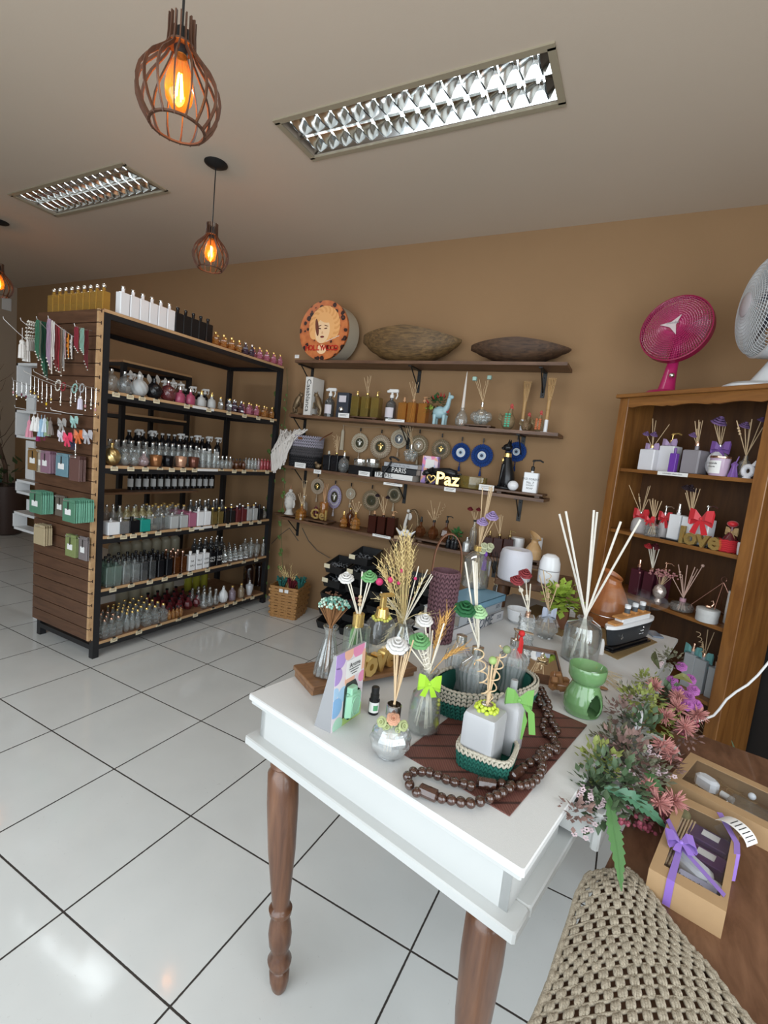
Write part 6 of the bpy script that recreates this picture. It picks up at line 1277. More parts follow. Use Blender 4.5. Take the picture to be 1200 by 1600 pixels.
P,h,w_ = bk(1138,960,924,10,2,.15); P.z = BS[2]; h = ztop(P,924)-BS[2]; tag(MB().lathe([(.018,0),(.018,h-.003),(.016,h),(.001,h)],20).build('pillar_candle',mat('white_wax',(.68,.65,.62),.5),loc=P),'white pillar candle at the right end, third bookcase shelf','candle')
# shelf 4
plb = mat('pale_grey_glass',(.38,.40,.42),.3); teal = mat('turquoise_ribbon',(.12,.34,.34),.4,sheen=.3)
for px,pb,pt,tp,nm,bw in ((1073,1073,1017,'spray','with gold spray and turquoise ribbon, left',1),(1089,1085,1026,'cap','with reeds and turquoise bow, middle',2),(1110,1096,1040,'pump','with gold pump, right',0)):
    o,nk,h = bitem('cube',plb,px,pb,pt,20,3,.10,'pale grey square bottle '+nm+' of three, fourth bookcase shelf',tp,rosegold,'bottle' if bw != 2 else 'reed_diffuser','bottle' if bw != 2 else 'diffuser',s=1.4)
    if bw: bowon(o,nk+V((0,0,-.004)),.045,teal)
    if bw == 2: reeds(o,nk,[(1091,986,0,'spiral'),(1098,1002,0,'balls'),(1106,984,0),(1116,988,.02)],BS[3]+.02,.0019)
P,h,w_ = bk(1095,1095,1090,60,3,.10); 
o,nk,h = bitem('cyl',clear,1103,1210,1160,16,4,.12,'clear diffuser with fanned reeds low in the bookcase behind the flowers','cap',silver,'reed_diffuser','diffuser'); reeds(o,nk,[(1084,1132,0),(1092,1128,0),(1097,1130,0),(1103,1128,.02),(1114,1131,0),(1120,1136,0)],BS[4]+.02,.0022)

# ---------------------------------------------------------------- fans on top of the bookcase
def fan(P,R,aim,label,m,md,hubm,poleh,basew,rings=9,spokes=60,dep=.10,knob=None,hub='round',tilt=0,blade=None,thick=1.0):
    t = T('desk_fan',label,'fan',P); n = V(aim).normalized(); ctr = V((0,0,poleh)); Q = n.to_track_quat('Z','Y').to_matrix().to_4x4(); M_ = TR(ctr) @ Q
    g = MB(); prof = lambda f_: dep*.55*sqrt(max(0,1-f_**2.6))+dep*.25
    for sgn,nm in ((1,'front_grille'),(-1,'rear_grille')):
        g = MB()
        for k in range(spokes):
            a = 2*pi*k/spokes; g.tube([((R*f_)*cos(a+.5*(1-f_)),(R*f_)*sin(a+.5*(1-f_)),sgn*prof(f_)) for f_ in (.18,.4,.6,.8,.93,1.0)],R*.0065*thick,4,0,mx=M_,cap=False)
        for k in range(rings):
            f_ = .22+.74*k/(rings-1); g.tube([(R*f_*cos(a),R*f_*sin(a),sgn*prof(f_)) for a in [2*pi*i/48 for i in range(48)]],R*.006*thick,4,0,closed=True,mx=M_)
        g.build(nm,m,t)
    MB().lathe([(R*1.0,-dep*.30),(R*1.035,-dep*.28),(R*1.035,dep*.28),(R*1.0,dep*.30),(R*1.0,-dep*.30)],56,mx=M_,capb=False,capt=False).build('rim',md,t)
    hb_ = MB()
    if hub == 'round': hb_.lathe([(R*.24,dep*.72),(R*.24,dep*.82),(R*.20,dep*.86),(.001,dep*.88)],28,mx=M_); hb_.build('hub_badge',hubm,t)
    else:
        hb_.lathe([(R*.20,dep*.70),(R*.19,dep*.84),(.001,dep*.88)],28,mx=M_); hb_.build('hub',md,t); tb = MB(); pts = []
        for k in range(3):
            a = pi/2+2*pi*k/3+.45+pi; pts.append((R*.36*cos(a),R*.36*sin(a))); 
            for j in (.28,.5,.72): a2 = a+2*pi/3*j; pts.append((R*(.10+.12*abs(j-.5))*cos(a2),R*(.10+.12*abs(j-.5))*sin(a2)))
        tb.prism(pts,.004,0,M_ @ TR((0,0,dep*.88))); bd = tb.build('hub_badge',hubm,t); MB().text('mondial',R*.11,M_ @ TR((0,R*.06,dep*.88+.005)) @ RZ(0),0,.0003).build('badge_print',graym,bd)
    for k in range(3 if hub != 'round' else 5):
        a = 2*pi*k/(3 if hub != 'round' else 5); b = MB(); wd = .55 if hub != 'round' else .36
        b.grid(lambda u,v: (R*(.14+.74*u)*cos(a+(v-.5)*(wd*1.3)*(.5+.7*u)),R*(.14+.74*u)*sin(a+(v-.5)*(wd*1.3)*(.5+.7*u)),(v-.5)*dep*.35),8,6,mx=M_); b.build('blade',blade or md,t)
    MB().lathe([(R*.16,-dep*1.5),(R*.22,-dep*1.3),(R*.24,-dep*.5),(R*.12,dep*.3)],24,mx=M_).build('motor_housing',md,t)
    s_ = MB(); bk_ = -n*dep*.9; 
    s_.grid(lambda u,v: V((0,0,.02))*(1-v)+(ctr+bk_+V((0,0,-R*.15)))*v+V((cos(2*pi*u)*basew*(.17-.07*v+.05*(1-v)**4),sin(2*pi*u)*basew*(.12-.04*v+.04*(1-v)**4),0)),20,10,wrapu=True)
    s_.build('stand',m,t); b = MB(); b.lathe([(basew*.50,0),(basew*.50,.012),(basew*.42,.026),(basew*.2,.036),(.001,.04)],36,sy=.8,sq=2.6); b.build('base',m,t)
    kq = -FH*basew*.16+V((0,0,poleh*.30)); MB().ball(kq,(basew*.07,basew*.07,basew*.07),14,8).build('knob',knob or silver,t); return t
def topat(px,py,yl): P = onplane(px,py,BO+BN*yl,BN); q = BI @ P; return BM @ V((q.x,yl,BH+.0005)),q
P1,_ = topat(1040,612,.14)
c1 = onplane(1050,514,P1+V((0,0,.2)),FH); pink = mat('magenta_plastic',(.42,.014,.11),.3,coat=.3); pinkd = mat('dark_magenta_plastic',(.30,.008,.06),.35)
f1 = fan(P1,.182,(c1-P1-V((0,0,c1.z-P1.z)))*0+V((-.30,-.80,.12)),'magenta pink desk fan on the left of the bookcase top',pink,pinkd,mat('pale_pink_badge',(.60,.50,.50),.4),c1.z-P1.z,.22,hub='tri',knob=silver,rings=13,spokes=84,dep=.075,thick=1.3,blade=thin('smoky_pink_blade',(.72,.42,.50),.2,.25,.6))
P2,_ = topat(1192,604,.15); c2 = onplane(1196,476,P2+V((0,0,.2)),FH); wf = mat('grey_white_plastic',(.60,.61,.62),.35,coat=.2)
f2 = fan(P2,.235,(-.985,-.20,.02),'large white desk fan cut by the right edge on the bookcase top',wf,wf,mat('pale_badge',(.50,.46,.48),.4),c2.z-P2.z,.34,hub='round',knob=mat('slate_knob',(.03,.06,.09),.3),rings=12,spokes=80,dep=.17,blade=mat('dark_blade',(.10,.11,.16),.35))
# near-black panel added to keep the shaded gap beyond the bookcase dark, and a low plant
o = MB().rbox((0,0,.78),(.80,.05,1.56),.01).build('shade_panel',mat('shade_black_brown',(.012,.009,.008),.7),loc=(1.005,2.845,0)); o.rotation_euler = (0,0,BRZ); tag(o,'near-black panel added as shade in the gap right of the bookcase','panel')

# ---------------------------------------------------------------- white table with turned legs
TO = V((-.864,.992,0)); TRZ = radians(-11.5); TL,TW = .81,1.77; TZ = .80
TM = TR(TO) @ RZ(TRZ); TI = TM.inverted()
wtop = mat('white_painted_top',(.66,.66,.65),.42,var=.03,vscale=200,bump=.15,bscale=500); wpaint = mat('white_painted_wood',(.56,.565,.55),.4,var=.02,vscale=8,bump=.05,bscale=60)
table = T('display_table','long white display table with moulded edge and turned brown legs in the foreground','table',TO,TRZ)
MB().rbox((TL/2,TW/2,TZ-.009),(TL,TW,.018),.004).build('tabletop',wtop,table)
MB().rbox((TL/2,TW/2,TZ-.024),(TL-.012,TW-.012,.012),.003).build('under_moulding',wpaint,table)
b = MB(); i_ = .028
b.bb(i_,TL-i_,i_,i_+.018,TZ-.125,TZ-.03); b.bb(i_,TL-i_,TW-i_-.018,TW-i_,TZ-.125,TZ-.03); b.bb(i_,i_+.018,i_,TW-i_,TZ-.125,TZ-.03)
DY0,DY1 = .30,.82
b.bb(TL-i_-.018,TL-i_,i_,DY0,TZ-.125,TZ-.03); b.bb(TL-i_-.018,TL-i_,DY1,TW-i_,TZ-.125,TZ-.03); b.build('apron',wpaint,table)
b = MB(); z1,z0 = TZ-.125,TZ-.150; k0,k1 = -.002,TL+.002
for a in ((k0,k1,k0,.07),(k0,k1,TW-.07,TW),(k0,.07,.07,TW-.07),(TL-.07,k1,.07,TW-.07)): b.rbox(((a[0]+a[1])/2,(a[2]+a[3])/2,(z0+z1)/2),(a[1]-a[0],a[3]-a[2],z1-z0),.005)
b.build('lower_moulding',wpaint,table)
legw = wood('stained_turned_leg',(.085,.034,.018),(.19,.085,.042),(9,9,.8),.33,4,coat=.25)
def legprof(H):
    pr = [(.0,.016),(.012,.022),(.045,.029),(.085,.031),(.10,.024),(.112,.033),(.135,.037),(.16,.026),(.175,.024),(.20,.033),(.245,.036),(.29,.032),(.325,.023),(.335,.034),(.352,.036),(.365,.026),(.38,.027),(.48,.034),(.60,.042),(.80,.048),(.93,.047),(.955,.034),(.965,.040),(.985,.036),(1,.036)]
    return [(r,u*H) for u,r in pr]
LH = TZ-.150
for (lx,ly),lean in (((.115,.045),(.085,-.02)),((TL-.075,.06),(0,.0)),((.09,TW-.09),(0,0)),((TL-.085,TW-.09),(0,0))):
    b = MB(); b.lathe(legprof(LH),22); b.v = [V((v.x*.9+lean[0]*(1-v.z/LH)+lx,v.y*.9+lean[1]*(1-v.z/LH)+ly,v.z)) for v in b.v]; b.build('leg',legw,table,ang=50)
d = MB(); dx = TL+.050; zt_,zb_ = TZ-.030,TZ-.120   # shallow drawer pulled out on the long side
dr = MB().rbox((dx,(DY0+DY1)/2,(zt_+zb_)/2),(.018,DY1-DY0-.004,zt_-zb_),.004).build('drawer',wpaint,table)
d.bb(TL-.30,dx-.009,DY0+.01,DY0+.020,zb_+.01,zt_-.012); d.bb(TL-.30,dx-.009,DY1-.020,DY1-.010,zb_+.01,zt_-.012); d.bb(TL-.30,dx-.009,DY0+.02,DY1-.02,zb_+.01,zb_+.016); d.build('drawer_box',wpaint,dr)

def tp(px,py,pt=None,wpx=0,z=TZ):
    P = onz(px,py,z); return P,(ztop(P,pt)-z if pt else 0),wpx*mpx(P)
gl = thin('cut_crystal',(.95,.97,.97),.03,.20,1.5)
cg = thin('fine_clear_glass',(.95,.97,.965),.03,.05,1.1)
def vessel(prof,m=None,seg=36,wall=.0022,**k):
    """thin walled vessel: outer profile, then back down inside"""
    z0 = prof[0][1]; inner = [(max(.0005,r-wall),max(z,z0+wall*2)) for r,z in prof if z > z0+.001][::-1]; return MB().lathe(list(prof)+inner+[(.0005,z0+wall*2)],seg,capt=True,**k)
# bamboo mats
def mat_flat(name,corners,z,m,label,th=.003,cat='mat'):
    c = [onz(*q,z) for q in corners]; ctr = sum(c,V())/4; ex = (c[1]-c[0]).normalized(); 
    n = len(c); mb = MB(); mb.add([q-ctr for q in c]+[q-ctr+V((0,0,th)) for q in c],[(3,2,1,0),(4,5,6,7)]+[(i,(i+1) % 4,4+(i+1) % 4,4+i) for i in range(4)]); o = mb.build(name,m,loc=ctr); 
    if sum((c[(i+1) % 4]-c[i]).cross(c[(i+2) % 4]-c[(i+1) % 4]).z for i in range(4)) < 0: o.data.flip_normals()
    return tag(o,label,cat)
def weave(name,c1,c2,ang,f1_,f2_):
    m = bpy.data.materials.new(name); m.use_nodes = True; n,l = nt(m); b = n['Principled BSDF']; b.inputs['Roughness'].default_value = .6
    tc = n.new('ShaderNodeTexCoord'); mp = n.new('ShaderNodeMapping'); mp.inputs['Rotation'].default_value = (0,0,ang); l.new(tc.outputs['Object'],mp.inputs['Vector']); out = None
    w1 = n.new('ShaderNodeTexWave'); w1.inputs['Scale'].default_value = f1_; w1.bands_direction = 'X'; l.new(mp.outputs[0],w1.inputs['Vector'])
    w2 = n.new('ShaderNodeTexWave'); w2.inputs['Scale'].default_value = f2_; w2.bands_direction = 'Y'; l.new(mp.outputs[0],w2.inputs['Vector'])
    r = n.new('ShaderNodeValToRGB'); r.color_ramp.elements[0].color = (*c1,1); r.color_ramp.elements[1].color = (*c2,1); l.new(w1.outputs['Fac'],r.inputs[0])
    r2 = n.new('ShaderNodeValToRGB'); r2.color_ramp.elements[0].position = .02; r2.color_ramp.elements[1].position = .08; l.new(w2.outputs['Fac'],r2.inputs[0])
    mx = n.new('ShaderNodeMix'); mx.data_type = 'RGBA'; mx.inputs[6].default_value = (*[c*.35 for c in c1],1); l.new(r2.outputs[0],mx.inputs[0]); l.new(r.outputs[0],mx.inputs[7]); l.new(mx.outputs[2],b.inputs['Base Color'])
    bp = n.new('ShaderNodeBump'); bp.inputs['Strength'].default_value = .4; bp.inputs['Distance'].default_value = .001; l.new(w1.outputs['Fac'],bp.inputs['Height']); l.new(bp.outputs[0],b.inputs['Normal']); return m
mat_flat('bamboo_mat',((628,1178),(796,1276),(917,1134),(770,1070)),TZ,weave('red_brown_bamboo',(.115,.040,.030),(.165,.062,.048),radians(-35),55,6.5),'reddish brown bamboo place mat on the white table')
mat_flat('woven_mat',((860,980),(965,1031),(1027,1004),(900,945)),TZ,weave('golden_straw',(.22,.14,.055),(.42,.30,.14),radians(-20),90,70),'golden straw mat under the orange humidifier and toy ship')
mat_flat('woven_mat',((794,963),(878,995),(905,965),(838,945)),TZ,weave('darker_straw',(.20,.125,.05),(.38,.26,.12),radians(-20),90,70),'smaller straw mat behind the little cut glass diffusers')
ZM = TZ+.003
# long wooden footed tray at the left edge
A,B_ = onz(478,1056,TZ+.03),onz(628,1030,TZ+.03); w_ = (B_-A).length; rzt = math.atan2((B_-A).y,(B_-A).x); ctr = (A+B_)/2; ctr.z = TZ
F0 = onz(502,1068,TZ+.03); dpt = abs((F0-A).dot(V((-sin(rzt),cos(rzt),0))))+.14
trayw = wood('tray_wood',(.13,.055,.022),(.27,.135,.058),(1.2,8,8),.4,5,coat=.2); ft = T('serving_tray','long dark wooden footed tray at the back left corner of the white table','tray',ctr,rzt)
MB().rbox((0,0,.026),(w_+.02,.15,.014),.003).build('top',trayw,ft)
for sx in (-.9,.9): MB().rbox((sx*w_/2,0,.0095),(.05,.13,.019),.003).build('foot',trayw,ft)
ZT = TZ+.033
def on_tray(px,py): P = onz(px,py,ZT); return P
# fluted vase with dried flowers
P = on_tray(510,1054); h = ztop(P,978)-ZT; s_ = mpx(P); t = T('flower_vase','fluted clear glass vase with tiny mint dried flowers on the tray','vase',P)
vessel([(18*s_,0),(21*s_,.006),(19.5*s_,h*.2),(14*s_,h*.5),(8*s_,h*.8),(8*s_,h*.9),(12*s_,h)],seg=48,flute=.05,nf=14).build('vase_body',cg,t); st = MB(); fl = MB(); random.seed(31); topc = onplane(522,950,P,FH)
for i in range(150):
    a = random.uniform(0,2*pi); r_ = sqrt(random.random()); e_ = topc+(RH*cos(a)*r_*24+FH*sin(a)*r_*20)*s_+V((0,0,(14*sqrt(1-r_*r_*.9)+random.uniform(-2,2))*s_*1.0))
    fl.ball(e_,2.1*s_,6,4,i % 3); 
    if i % 2 == 0: st.tube([P+V((cos(a)*.006,sin(a)*.006,.01)),P+V((cos(a)*.005,sin(a)*.005,h)),e_],.0008,4)
fl.build('tiny_flowers',[mat('mint_dried',(.22,.42,.33),.8),mat('pale_mint_dried',(.48,.60,.50),.8),mat('teal_dried',(.08,.22,.18),.8)],t,True); st.build('stems',mat('brown_stem',(.28,.13,.05),.8),t,True)
flw = flower_m('white',(.62,.60,.57)); flg = flower_m('leaf_green',(.13,.32,.12)); fdg = flower_m('forest_green',(.012,.10,.03)); flp = flower_m('pale_green',(.36,.58,.30))
# two tall square glass bottles on the tray
P = on_tray(552,1046); h = ztop(P,978)-ZT; t = T('reed_diffuser','tall clear square diffuser with white and green paper flowers on the tray','diffuser',P,rzt); s_ = mpx(P)
b = MB(); w_ = 40*s_; b.rbox((0,0,h/2),(w_,w_*.55,h),.008); b.build('bottle_body',thin('green_tinted_glass',(.80,.88,.82),.03,.06,1.1),t); MB().rbox((0,0,h*.1),(w_*.9,w_*.47,h*.16),.004).build('liquid',thin('green_liquid',(.70,.85,.72),.05,.3),t); MB().lathe([(9*s_,h),(9*s_,h+20*s_)],20).build('collar',goldm,t)
nk = P+V((0,0,h+.024)); rr = reeds(t,nk,[(541,902,-.01,'rose',.026,flw),(546,905,.0),(566,893,0),(577,900,.0,'rosev',.027,flg),(581,905,.01)],ZT+.01,.0021,reedw,inner=.035)
mb = MB(); [mb.ball(nk.lerp(rr[2][1],q),.006,10,8) for q in (.30,.38,.46)]; mb.build('wooden_beads',reedm,t,True); MB().lathe([(.004,.06),(.010,.04),(.011,.0),(.001,0)][::-1],14,0,onz(552,1000,ZT+.035)-FH*.03,flute=.1,nf=7).build('green_tassel',mat('green_tassel',(.20,.50,.12),.8),t,True)
P = on_tray(589,1034); h = ztop(P,966)-ZT; t = T('pump_bottle','tall clear ribbed pump bottle with gold pump and lemon beads on the tray','bottle',P,rzt); s_ = mpx(P); w_ = 42*s_
b = MB(); b.lathe([(w_*.48,0),(w_*.5,.006),(w_*.5,h*.9),(w_*.4,h)],48,flute=.02,nf=20,sq=4,sy=.7); b.build('bottle_body',cg,t); MB().lathe([(9*s_,h),(11*s_,h+.005),(10*s_,h+.02),(9*s_,h+.034)],24).build('collar',goldm,t)
b = MB(); b.rbox((0,0,h+.052),(.018,.018,.04),.003); b.box((.012,0,h+.076),(.046,.020,.008),0); b.build('pump',goldm,t); b = MB(); [b.ball((14*s_*cos(a),14*s_*sin(a)*.9,h+.002+.003*sin(5*a)),.0055,8,6) for a in [2*pi*i/18 for i in range(18)]]; b.build('bead_collar',mat('lemon_beads',(.62,.60,.12),.15),t)
# vase with wheat behind
P = tp(628,1012)[0]; h = ztop(P,974)-TZ+.01; t = T('wheat_vase','clear glass vase full of golden wheat, reeds and pink beads behind the tray','vase',P); s_ = mpx(P); nk = P+V((0,0,h))
vessel([(20*s_,0),(23*s_,.01),(22*s_,h*.45),(12*s_,h*.75),(11*s_,h*.85),(17*s_,h)],seg=30).build('vase_body',cg,t); wheat = mat('golden_wheat',(.70,.54,.25),.7,var=.2); wheatp = mat('pale_wheat',(.70,.58,.32),.7,var=.2)
def wheat_stalk(mb,p0,p1,p2,n,hl,seed=0):
    """stem p0-p1-p2 with grains and beards over its last part"""
    random.seed(seed); pts = [p0.lerp(p1,q).lerp(p1.lerp(p2,q),q) for q in [i/10 for i in range(11)]]; mb.tube(pts,.0012,5)
    for i in range(n):
        q = 1-hl*(i/n); k = min(9,int(q*10)); c = pts[k].lerp(pts[k+1],q*10-k); d = (pts[k+1]-pts[k]).normalized(); sd = d.orthogonal().normalized(); sd.rotate(Quaternion(d,i*2.4)); e_ = c+d*.012+sd*.005
        mb.tube([c,c+(e_-c)*.5+sd*.001,e_],[.0012,.0026,.0008],5); mb.tube([e_,e_+(d*.8+sd*.4).normalized()*random.uniform(.012,.03)],.00045,3,cap=False)
wb = MB(); wi = 0
for (tx_,ty) in ((626,838),(632,832),(637,835),(619,852),(642,848),(646,862),(610,868),(616,862),(596,878),(592,886),(604,872),(628,850),(600,895),(624,866),(640,838)):
    e_ = onplane(tx_,ty,nk+FH*random.uniform(-.04,.04),FH); wheat_stalk(wb,P+V((0,0,.01)),nk+(e_-nk)*.45+V((0,0,.03)),e_,22,.5,wi); wi += 1
wb.build('wheat',[wheat],t,True,ang=80); wb = MB()
for (tx_,ty,e2) in ((596,960,0),(603,948,0),(610,985,0),(600,1000,0),(660,905,1),(668,960,0),(590,935,0),(612,940,0),(620,930,0)): e_ = onplane(tx_,ty,nk+FH*random.uniform(-.05,.02),FH); wheat_stalk(wb,nk,nk+(e_-nk)*.5+V((0,0,.025)),e_,10,.5,wi); wi += 1
wb.build('loose_wheat',[wheatp],t,True,ang=80)
pkb = mat('hot_pink_bead',(.62,.04,.16),.5); reeds(t,nk,[(654,885,0),(668,890,0),(674,897,.01),(676,900,-.01),(595,925,0),(603,930,0)],TZ+.012,.0021,reedw,inner=.03)
for q in ((649,904,.006),(610,906,.012),(593,909,.014),(628,892,.008),(623,911,.007)): MB().ball(onplane(q[0],q[1],nk,FH),q[2],12,8).build('bead_ball',pkb,t,True)
# LOVE letters
A = on_tray(568,1055); B_ = on_tray(622,1030); rz_ = math.atan2((B_-A).y,(B_-A).x); lh = ztop(A,1013)-ZT; L_ = (B_-A).length; mb = MB(); mb.text('love',lh*1.45,TR((L_/2,0,lh*.50)) @ RX(pi/2),0,.014,bold=.006,sx=1.0)
w0 = max(v.x for v in mb.v)-min(v.x for v in mb.v); mb.v = [V(((v.x-L_/2)*L_/w0*1.0+L_/2,v.y,v.z)) for v in mb.v]; zz0 = min(v.z for v in mb.v); zz1 = max(v.z for v in mb.v); mb.v = [V((v.x,v.y,(v.z-zz0)/(zz1-zz0)*lh)) for v in mb.v]
A.z = ZT; A += V((0,-.045,0)); o = mb.build('word_ornament',goldm,loc=A); o.rotation_euler = (0,0,rz_); tag(o,'shiny gold word ornament reading love on the wooden tray','ornament')
# pastel gift pack
bl,br_,bk2 = onz(516,1146,TZ),onz(562,1114,TZ),onz(498,1137,TZ); tl_ = ztop(bl,1018)-TZ; ux = br_-bl; wv = ux.length; t = T('gift_pack','pastel dotted gift pack with a mint bottle in its window on the white table','gift pack',bl,math.atan2(ux.y,ux.x)); dp = .052; hh = tl_*.94
mb = MB(); vs = [(0,0,0),(wv,0,0),(wv,dp,0),(0,dp,0),(0,.004,hh),(wv,.004,hh),(wv,.010,hh),(0,.010,hh)]; mb.add(vs,[(0,1,5,4),(1,2,6,5),(2,3,7,6),(3,0,4,7),(4,5,6,7),(3,2,1,0)]); bx = mb.build('box',mat('grey_card',(.30,.30,.31),.5),t)
fm = Matrix(((1,0,0,0),(0,0,-1,0),(0,1,.03,0),(0,0,0,1))); FM = TR((0,-.0006,0)) @ Matrix(((1,0,0,0),(0,.004/hh,-1,0),(0,1,0,0),(0,0,0,1)))
pf = MB(); pf.prism([(0,0),(wv,0),(wv,hh),(0,hh)],.0006,0,FM); base_ = mat('pack_white_pink',(.74,.66,.70),.4); pf.build('printed_front',base_,bx)
pc = MB(); pcm = [mat('dot_'+n_,c_,.4) for n_,c_ in (('violet',(.42,.28,.60)),('peach',(.82,.46,.33)),('pink',(.78,.28,.45)),('sky',(.38,.56,.76)),('blue',(.25,.45,.72)),('green',(.42,.60,.18)),('mint',(.42,.68,.52)))]
for (u_,v_,r_,k) in ((.12,.93,.20,0),(.42,.97,.16,1),(.75,.97,.2,2),(.95,.78,.22,1),(.05,.72,.18,0),(.5,.60,.17,1),(.1,.30,.20,4),(.30,.44,.16,3),(.04,.50,.12,3),(.85,.06,.22,5),(.5,.04,.2,5),(.2,.05,.16,6),(.93,.55,.12,2)):
    pts = [(min(wv,max(0,u_*wv+r_*wv*cos(a))),min(hh,max(0,v_*hh+r_*wv*sin(a)))) for a in [2*pi*i/24 for i in range(24)]]; pc.prism(pts,.0004,k,TR((0,-.0006-.00004*k,0)) @ FM)
pc.build('printed_dots',pcm,bx); pl_ = MB(); pl_.prism([(wv*.35,hh*.62),(wv*.88,hh*.62),(wv*.88,hh*.86),(wv*.35,hh*.86)],.0005,0,TR((0,-.0013,0)) @ FM); pl_.text('Aroma',.017,TR((wv*.61,-.0024,hh*.79)) @ RX(pi/2),1,.0002); [pl_.bb(wv*(.42+.05*i),wv*(.80-.05*i),-.0026,-.002,hh*(.735-.035*i),hh*(.742-.035*i),1) for i in range(3)]; pl_.build('paper_label',[wlabel,ink],bx)
MB().prism([(wv*.34,hh*.10),(wv*.80,hh*.10),(wv*.80,hh*.46),(wv*.70,hh*.56),(wv*.40,hh*.56),(wv*.34,hh*.50)],.0006,0,TR((0,-.0012,0)) @ FM).build('window',mat('dark_window',(.05,.06,.055),.3),bx)
mb = MB(); mb.rbox((wv*.56,-.010,hh*.27),(wv*.46,.022,hh*.34),.012); mb.rbox((wv*.50,-.010,hh*.47),(wv*.22,.018,hh*.10),.003); mb.lathe([(.011,hh*.44),(.013,hh*.45)],12,0,(wv*.5,-.010,0)); mb.tube([(wv*.56+wv*.14*cos(a),-.0215,hh*.27+hh*.12*sin(a)) for a in [2*pi*i/20 for i in range(20)]],.0012,5,closed=True); mb.build('mint_bottle',mat('mint_translucent',(.33,.62,.42),.25),bx)
# essential oil bottle
P,h,w_ = tp(583,1114,1073,17); t = T('oil_bottle','tiny essential oil bottle with black cap and green white label','bottle',P); MB().lathe([(w_*.46,0),(w_*.5,.003),(w_*.5,h*.52),(w_*.35,h*.60)],24).build('bottle_body',gb,t); MB().lathe([(w_*.34,h*.55),(w_*.40,h*.60),(w_*.40,h*.72),(w_*.34,h*.74),(w_*.36,h*.97),(w_*.30,h),(.001,h)],24,flute=.02,nf=24).build('cap',blackm,t)
mb = MB(); mb.grid(lambda u,v: (w_*.505*cos(CAMZ-pi/2-1.1+2.2*u),w_*.505*sin(CAMZ-pi/2-1.1+2.2*u),h*(.10+.38*v)),12,1,0); mb.grid(lambda u,v: (w_*.51*cos(CAMZ-pi/2-.1+.9*u),w_*.51*sin(CAMZ-pi/2-.1+.9*u),h*(.18+.20*v)),6,1,1); mb.build('paper_label',[wlabel,mat('label_green',(.10,.35,.16),.5)],t)
# round cut glass diffuser in front
P,h,w_ = tp(607,1180,1100,64); t = T('reed_diffuser','round cut crystal diffuser with ribbon roses and white paper flower, front left','diffuser',P); r = w_/2; s_ = mpx(P)
pr = [(r*.52,0),(r*.56,.004),(r*.50,.010)]+[(r*sin(pi*(.17+.70*k/14)),r*.92*(1-cos(pi*(.17+.70*k/14)))-.002) for k in range(15)]+[(r*.36,r*1.80),(r*.34,h)]
b = MB(); b.lathe(pr,18,flute=.05,nf=9,twist=2.4); b.lathe([(x*.9,z+.004) for x,z in pr[2:-2]],18,flute=.05,nf=9,twist=-2.4); b.build('bottle_body',gl,t,ang=6); MB().lathe([(r*.35,h-.028),(r*.37,h-.026),(r*.37,h-.002),(r*.33,h)],24).build('collar',mat('steel_collar',(.45,.45,.46),.2,1.0),t)
nk = P+V((0,0,h)); reeds(t,nk,[(621,1007,-.02,'rose',.028,flw),(616,1020,0),(628,1025,.02),(637,1018,0),(633,1022,.015),(646,1000,.03),(622,1024,.03)],TZ+.02,.0019,inner=.018)
mb = MB(); sg = MB(); pe = flower_m('peach_ribbon',(.58,.30,.19)); sge = flower_m('sage_ribbon',(.38,.42,.20)); rose_mb(mb,nk-FH*.024+V((0,0,-.022)),.017,V((0,0,1))-FH*1.2)
for dx_,dz_ in ((-.026,-.034),(.026,-.038),(-.012,-.045),(.012,-.05)): rose_mb(sg,nk-FH*.022+RH*dx_+V((0,0,dz_)),.014,V((0,0,.6))-FH+RH*dx_*20,layers=2)
mb.build('ribbon_rose',pe,t,True); sg.build('ribbon_leaves',sge,t,True)
# octagonal vase with lime bow
P,h,w_ = tp(660,1138,1046,50,ZM); P.z = ZM; t = T('flower_vase','clear panelled glass vase with lime bow, reeds and green paper flower','vase',P); r = w_/2
vessel([(r*.92,0),(r,.005),(r*.98,h*.40),(r*.86,h*.58),(r*.48,h*.70),(r*.44,h*.90),(r*.62,h)],seg=40,flute=.018,nf=8,wall=.003).build('vase_body',cg,t,ang=20); nk = P+V((0,0,h))
MB().lathe([(r*.88,.006),(r*.9,h*.16),(.001,h*.16)],24).build('liquid',thin('pale_liquid',(.88,.9,.85),.05,.15),t)
nkk = nk+V((0,0,-.01)); reeds(t,nkk,[(656,1000,-.015,'rose',.030,flg),(664,968,.02,'rose',.024,flw),(648,1003,.02),(668,990,.0),(676,985,.02),(672,975,.03),(694,974,0),(662,1012,-.02,'spiral'),(640,1010,.02),(689,998,.02)],ZM+.015,.0021,reedw,inner=.025)
mb = MB(); bow_mb(mb,nk-FH*(r*.75)+V((0,0,-.024)),.029,RZ(CAMZ),0,True,.5,1.0); mb.build('bow',mat('lime_satin',(.34,.60,.03),.35,sheen=.3),t,True); mb = MB(); q = nk-FH*.02+RH*.030+V((0,0,-.07)); [mb.ball(q+V((0,0,-.011*i)),(.005,.006,.004,.005)[i % 4],8,6) for i in range(4)]; mb.lathe([(.001,-.03),(.008,-.012),(.004,.004)],8,0,q+V((0,0,-.05))); mb.build('bead_charm',mat('olive_beads',(.30,.32,.06),.2),t,True)
wb = MB()
for a_,e in (((672,1040),(722,1013)),((676,1010),(700,960)),((668,1000),(690,968))):
    e_ = onplane(e[0],e[1],nk+FH*.02,FH); wheat_stalk(wb,nk+V((0,0,-.02)),nk+(e_-nk)*.45+V((0,0,.02)),e_,26,.62,wi); wi += 1
wb.build('wheat',[mat('amber_wheat',(.58,.33,.10),.7)],t,True,ang=80)
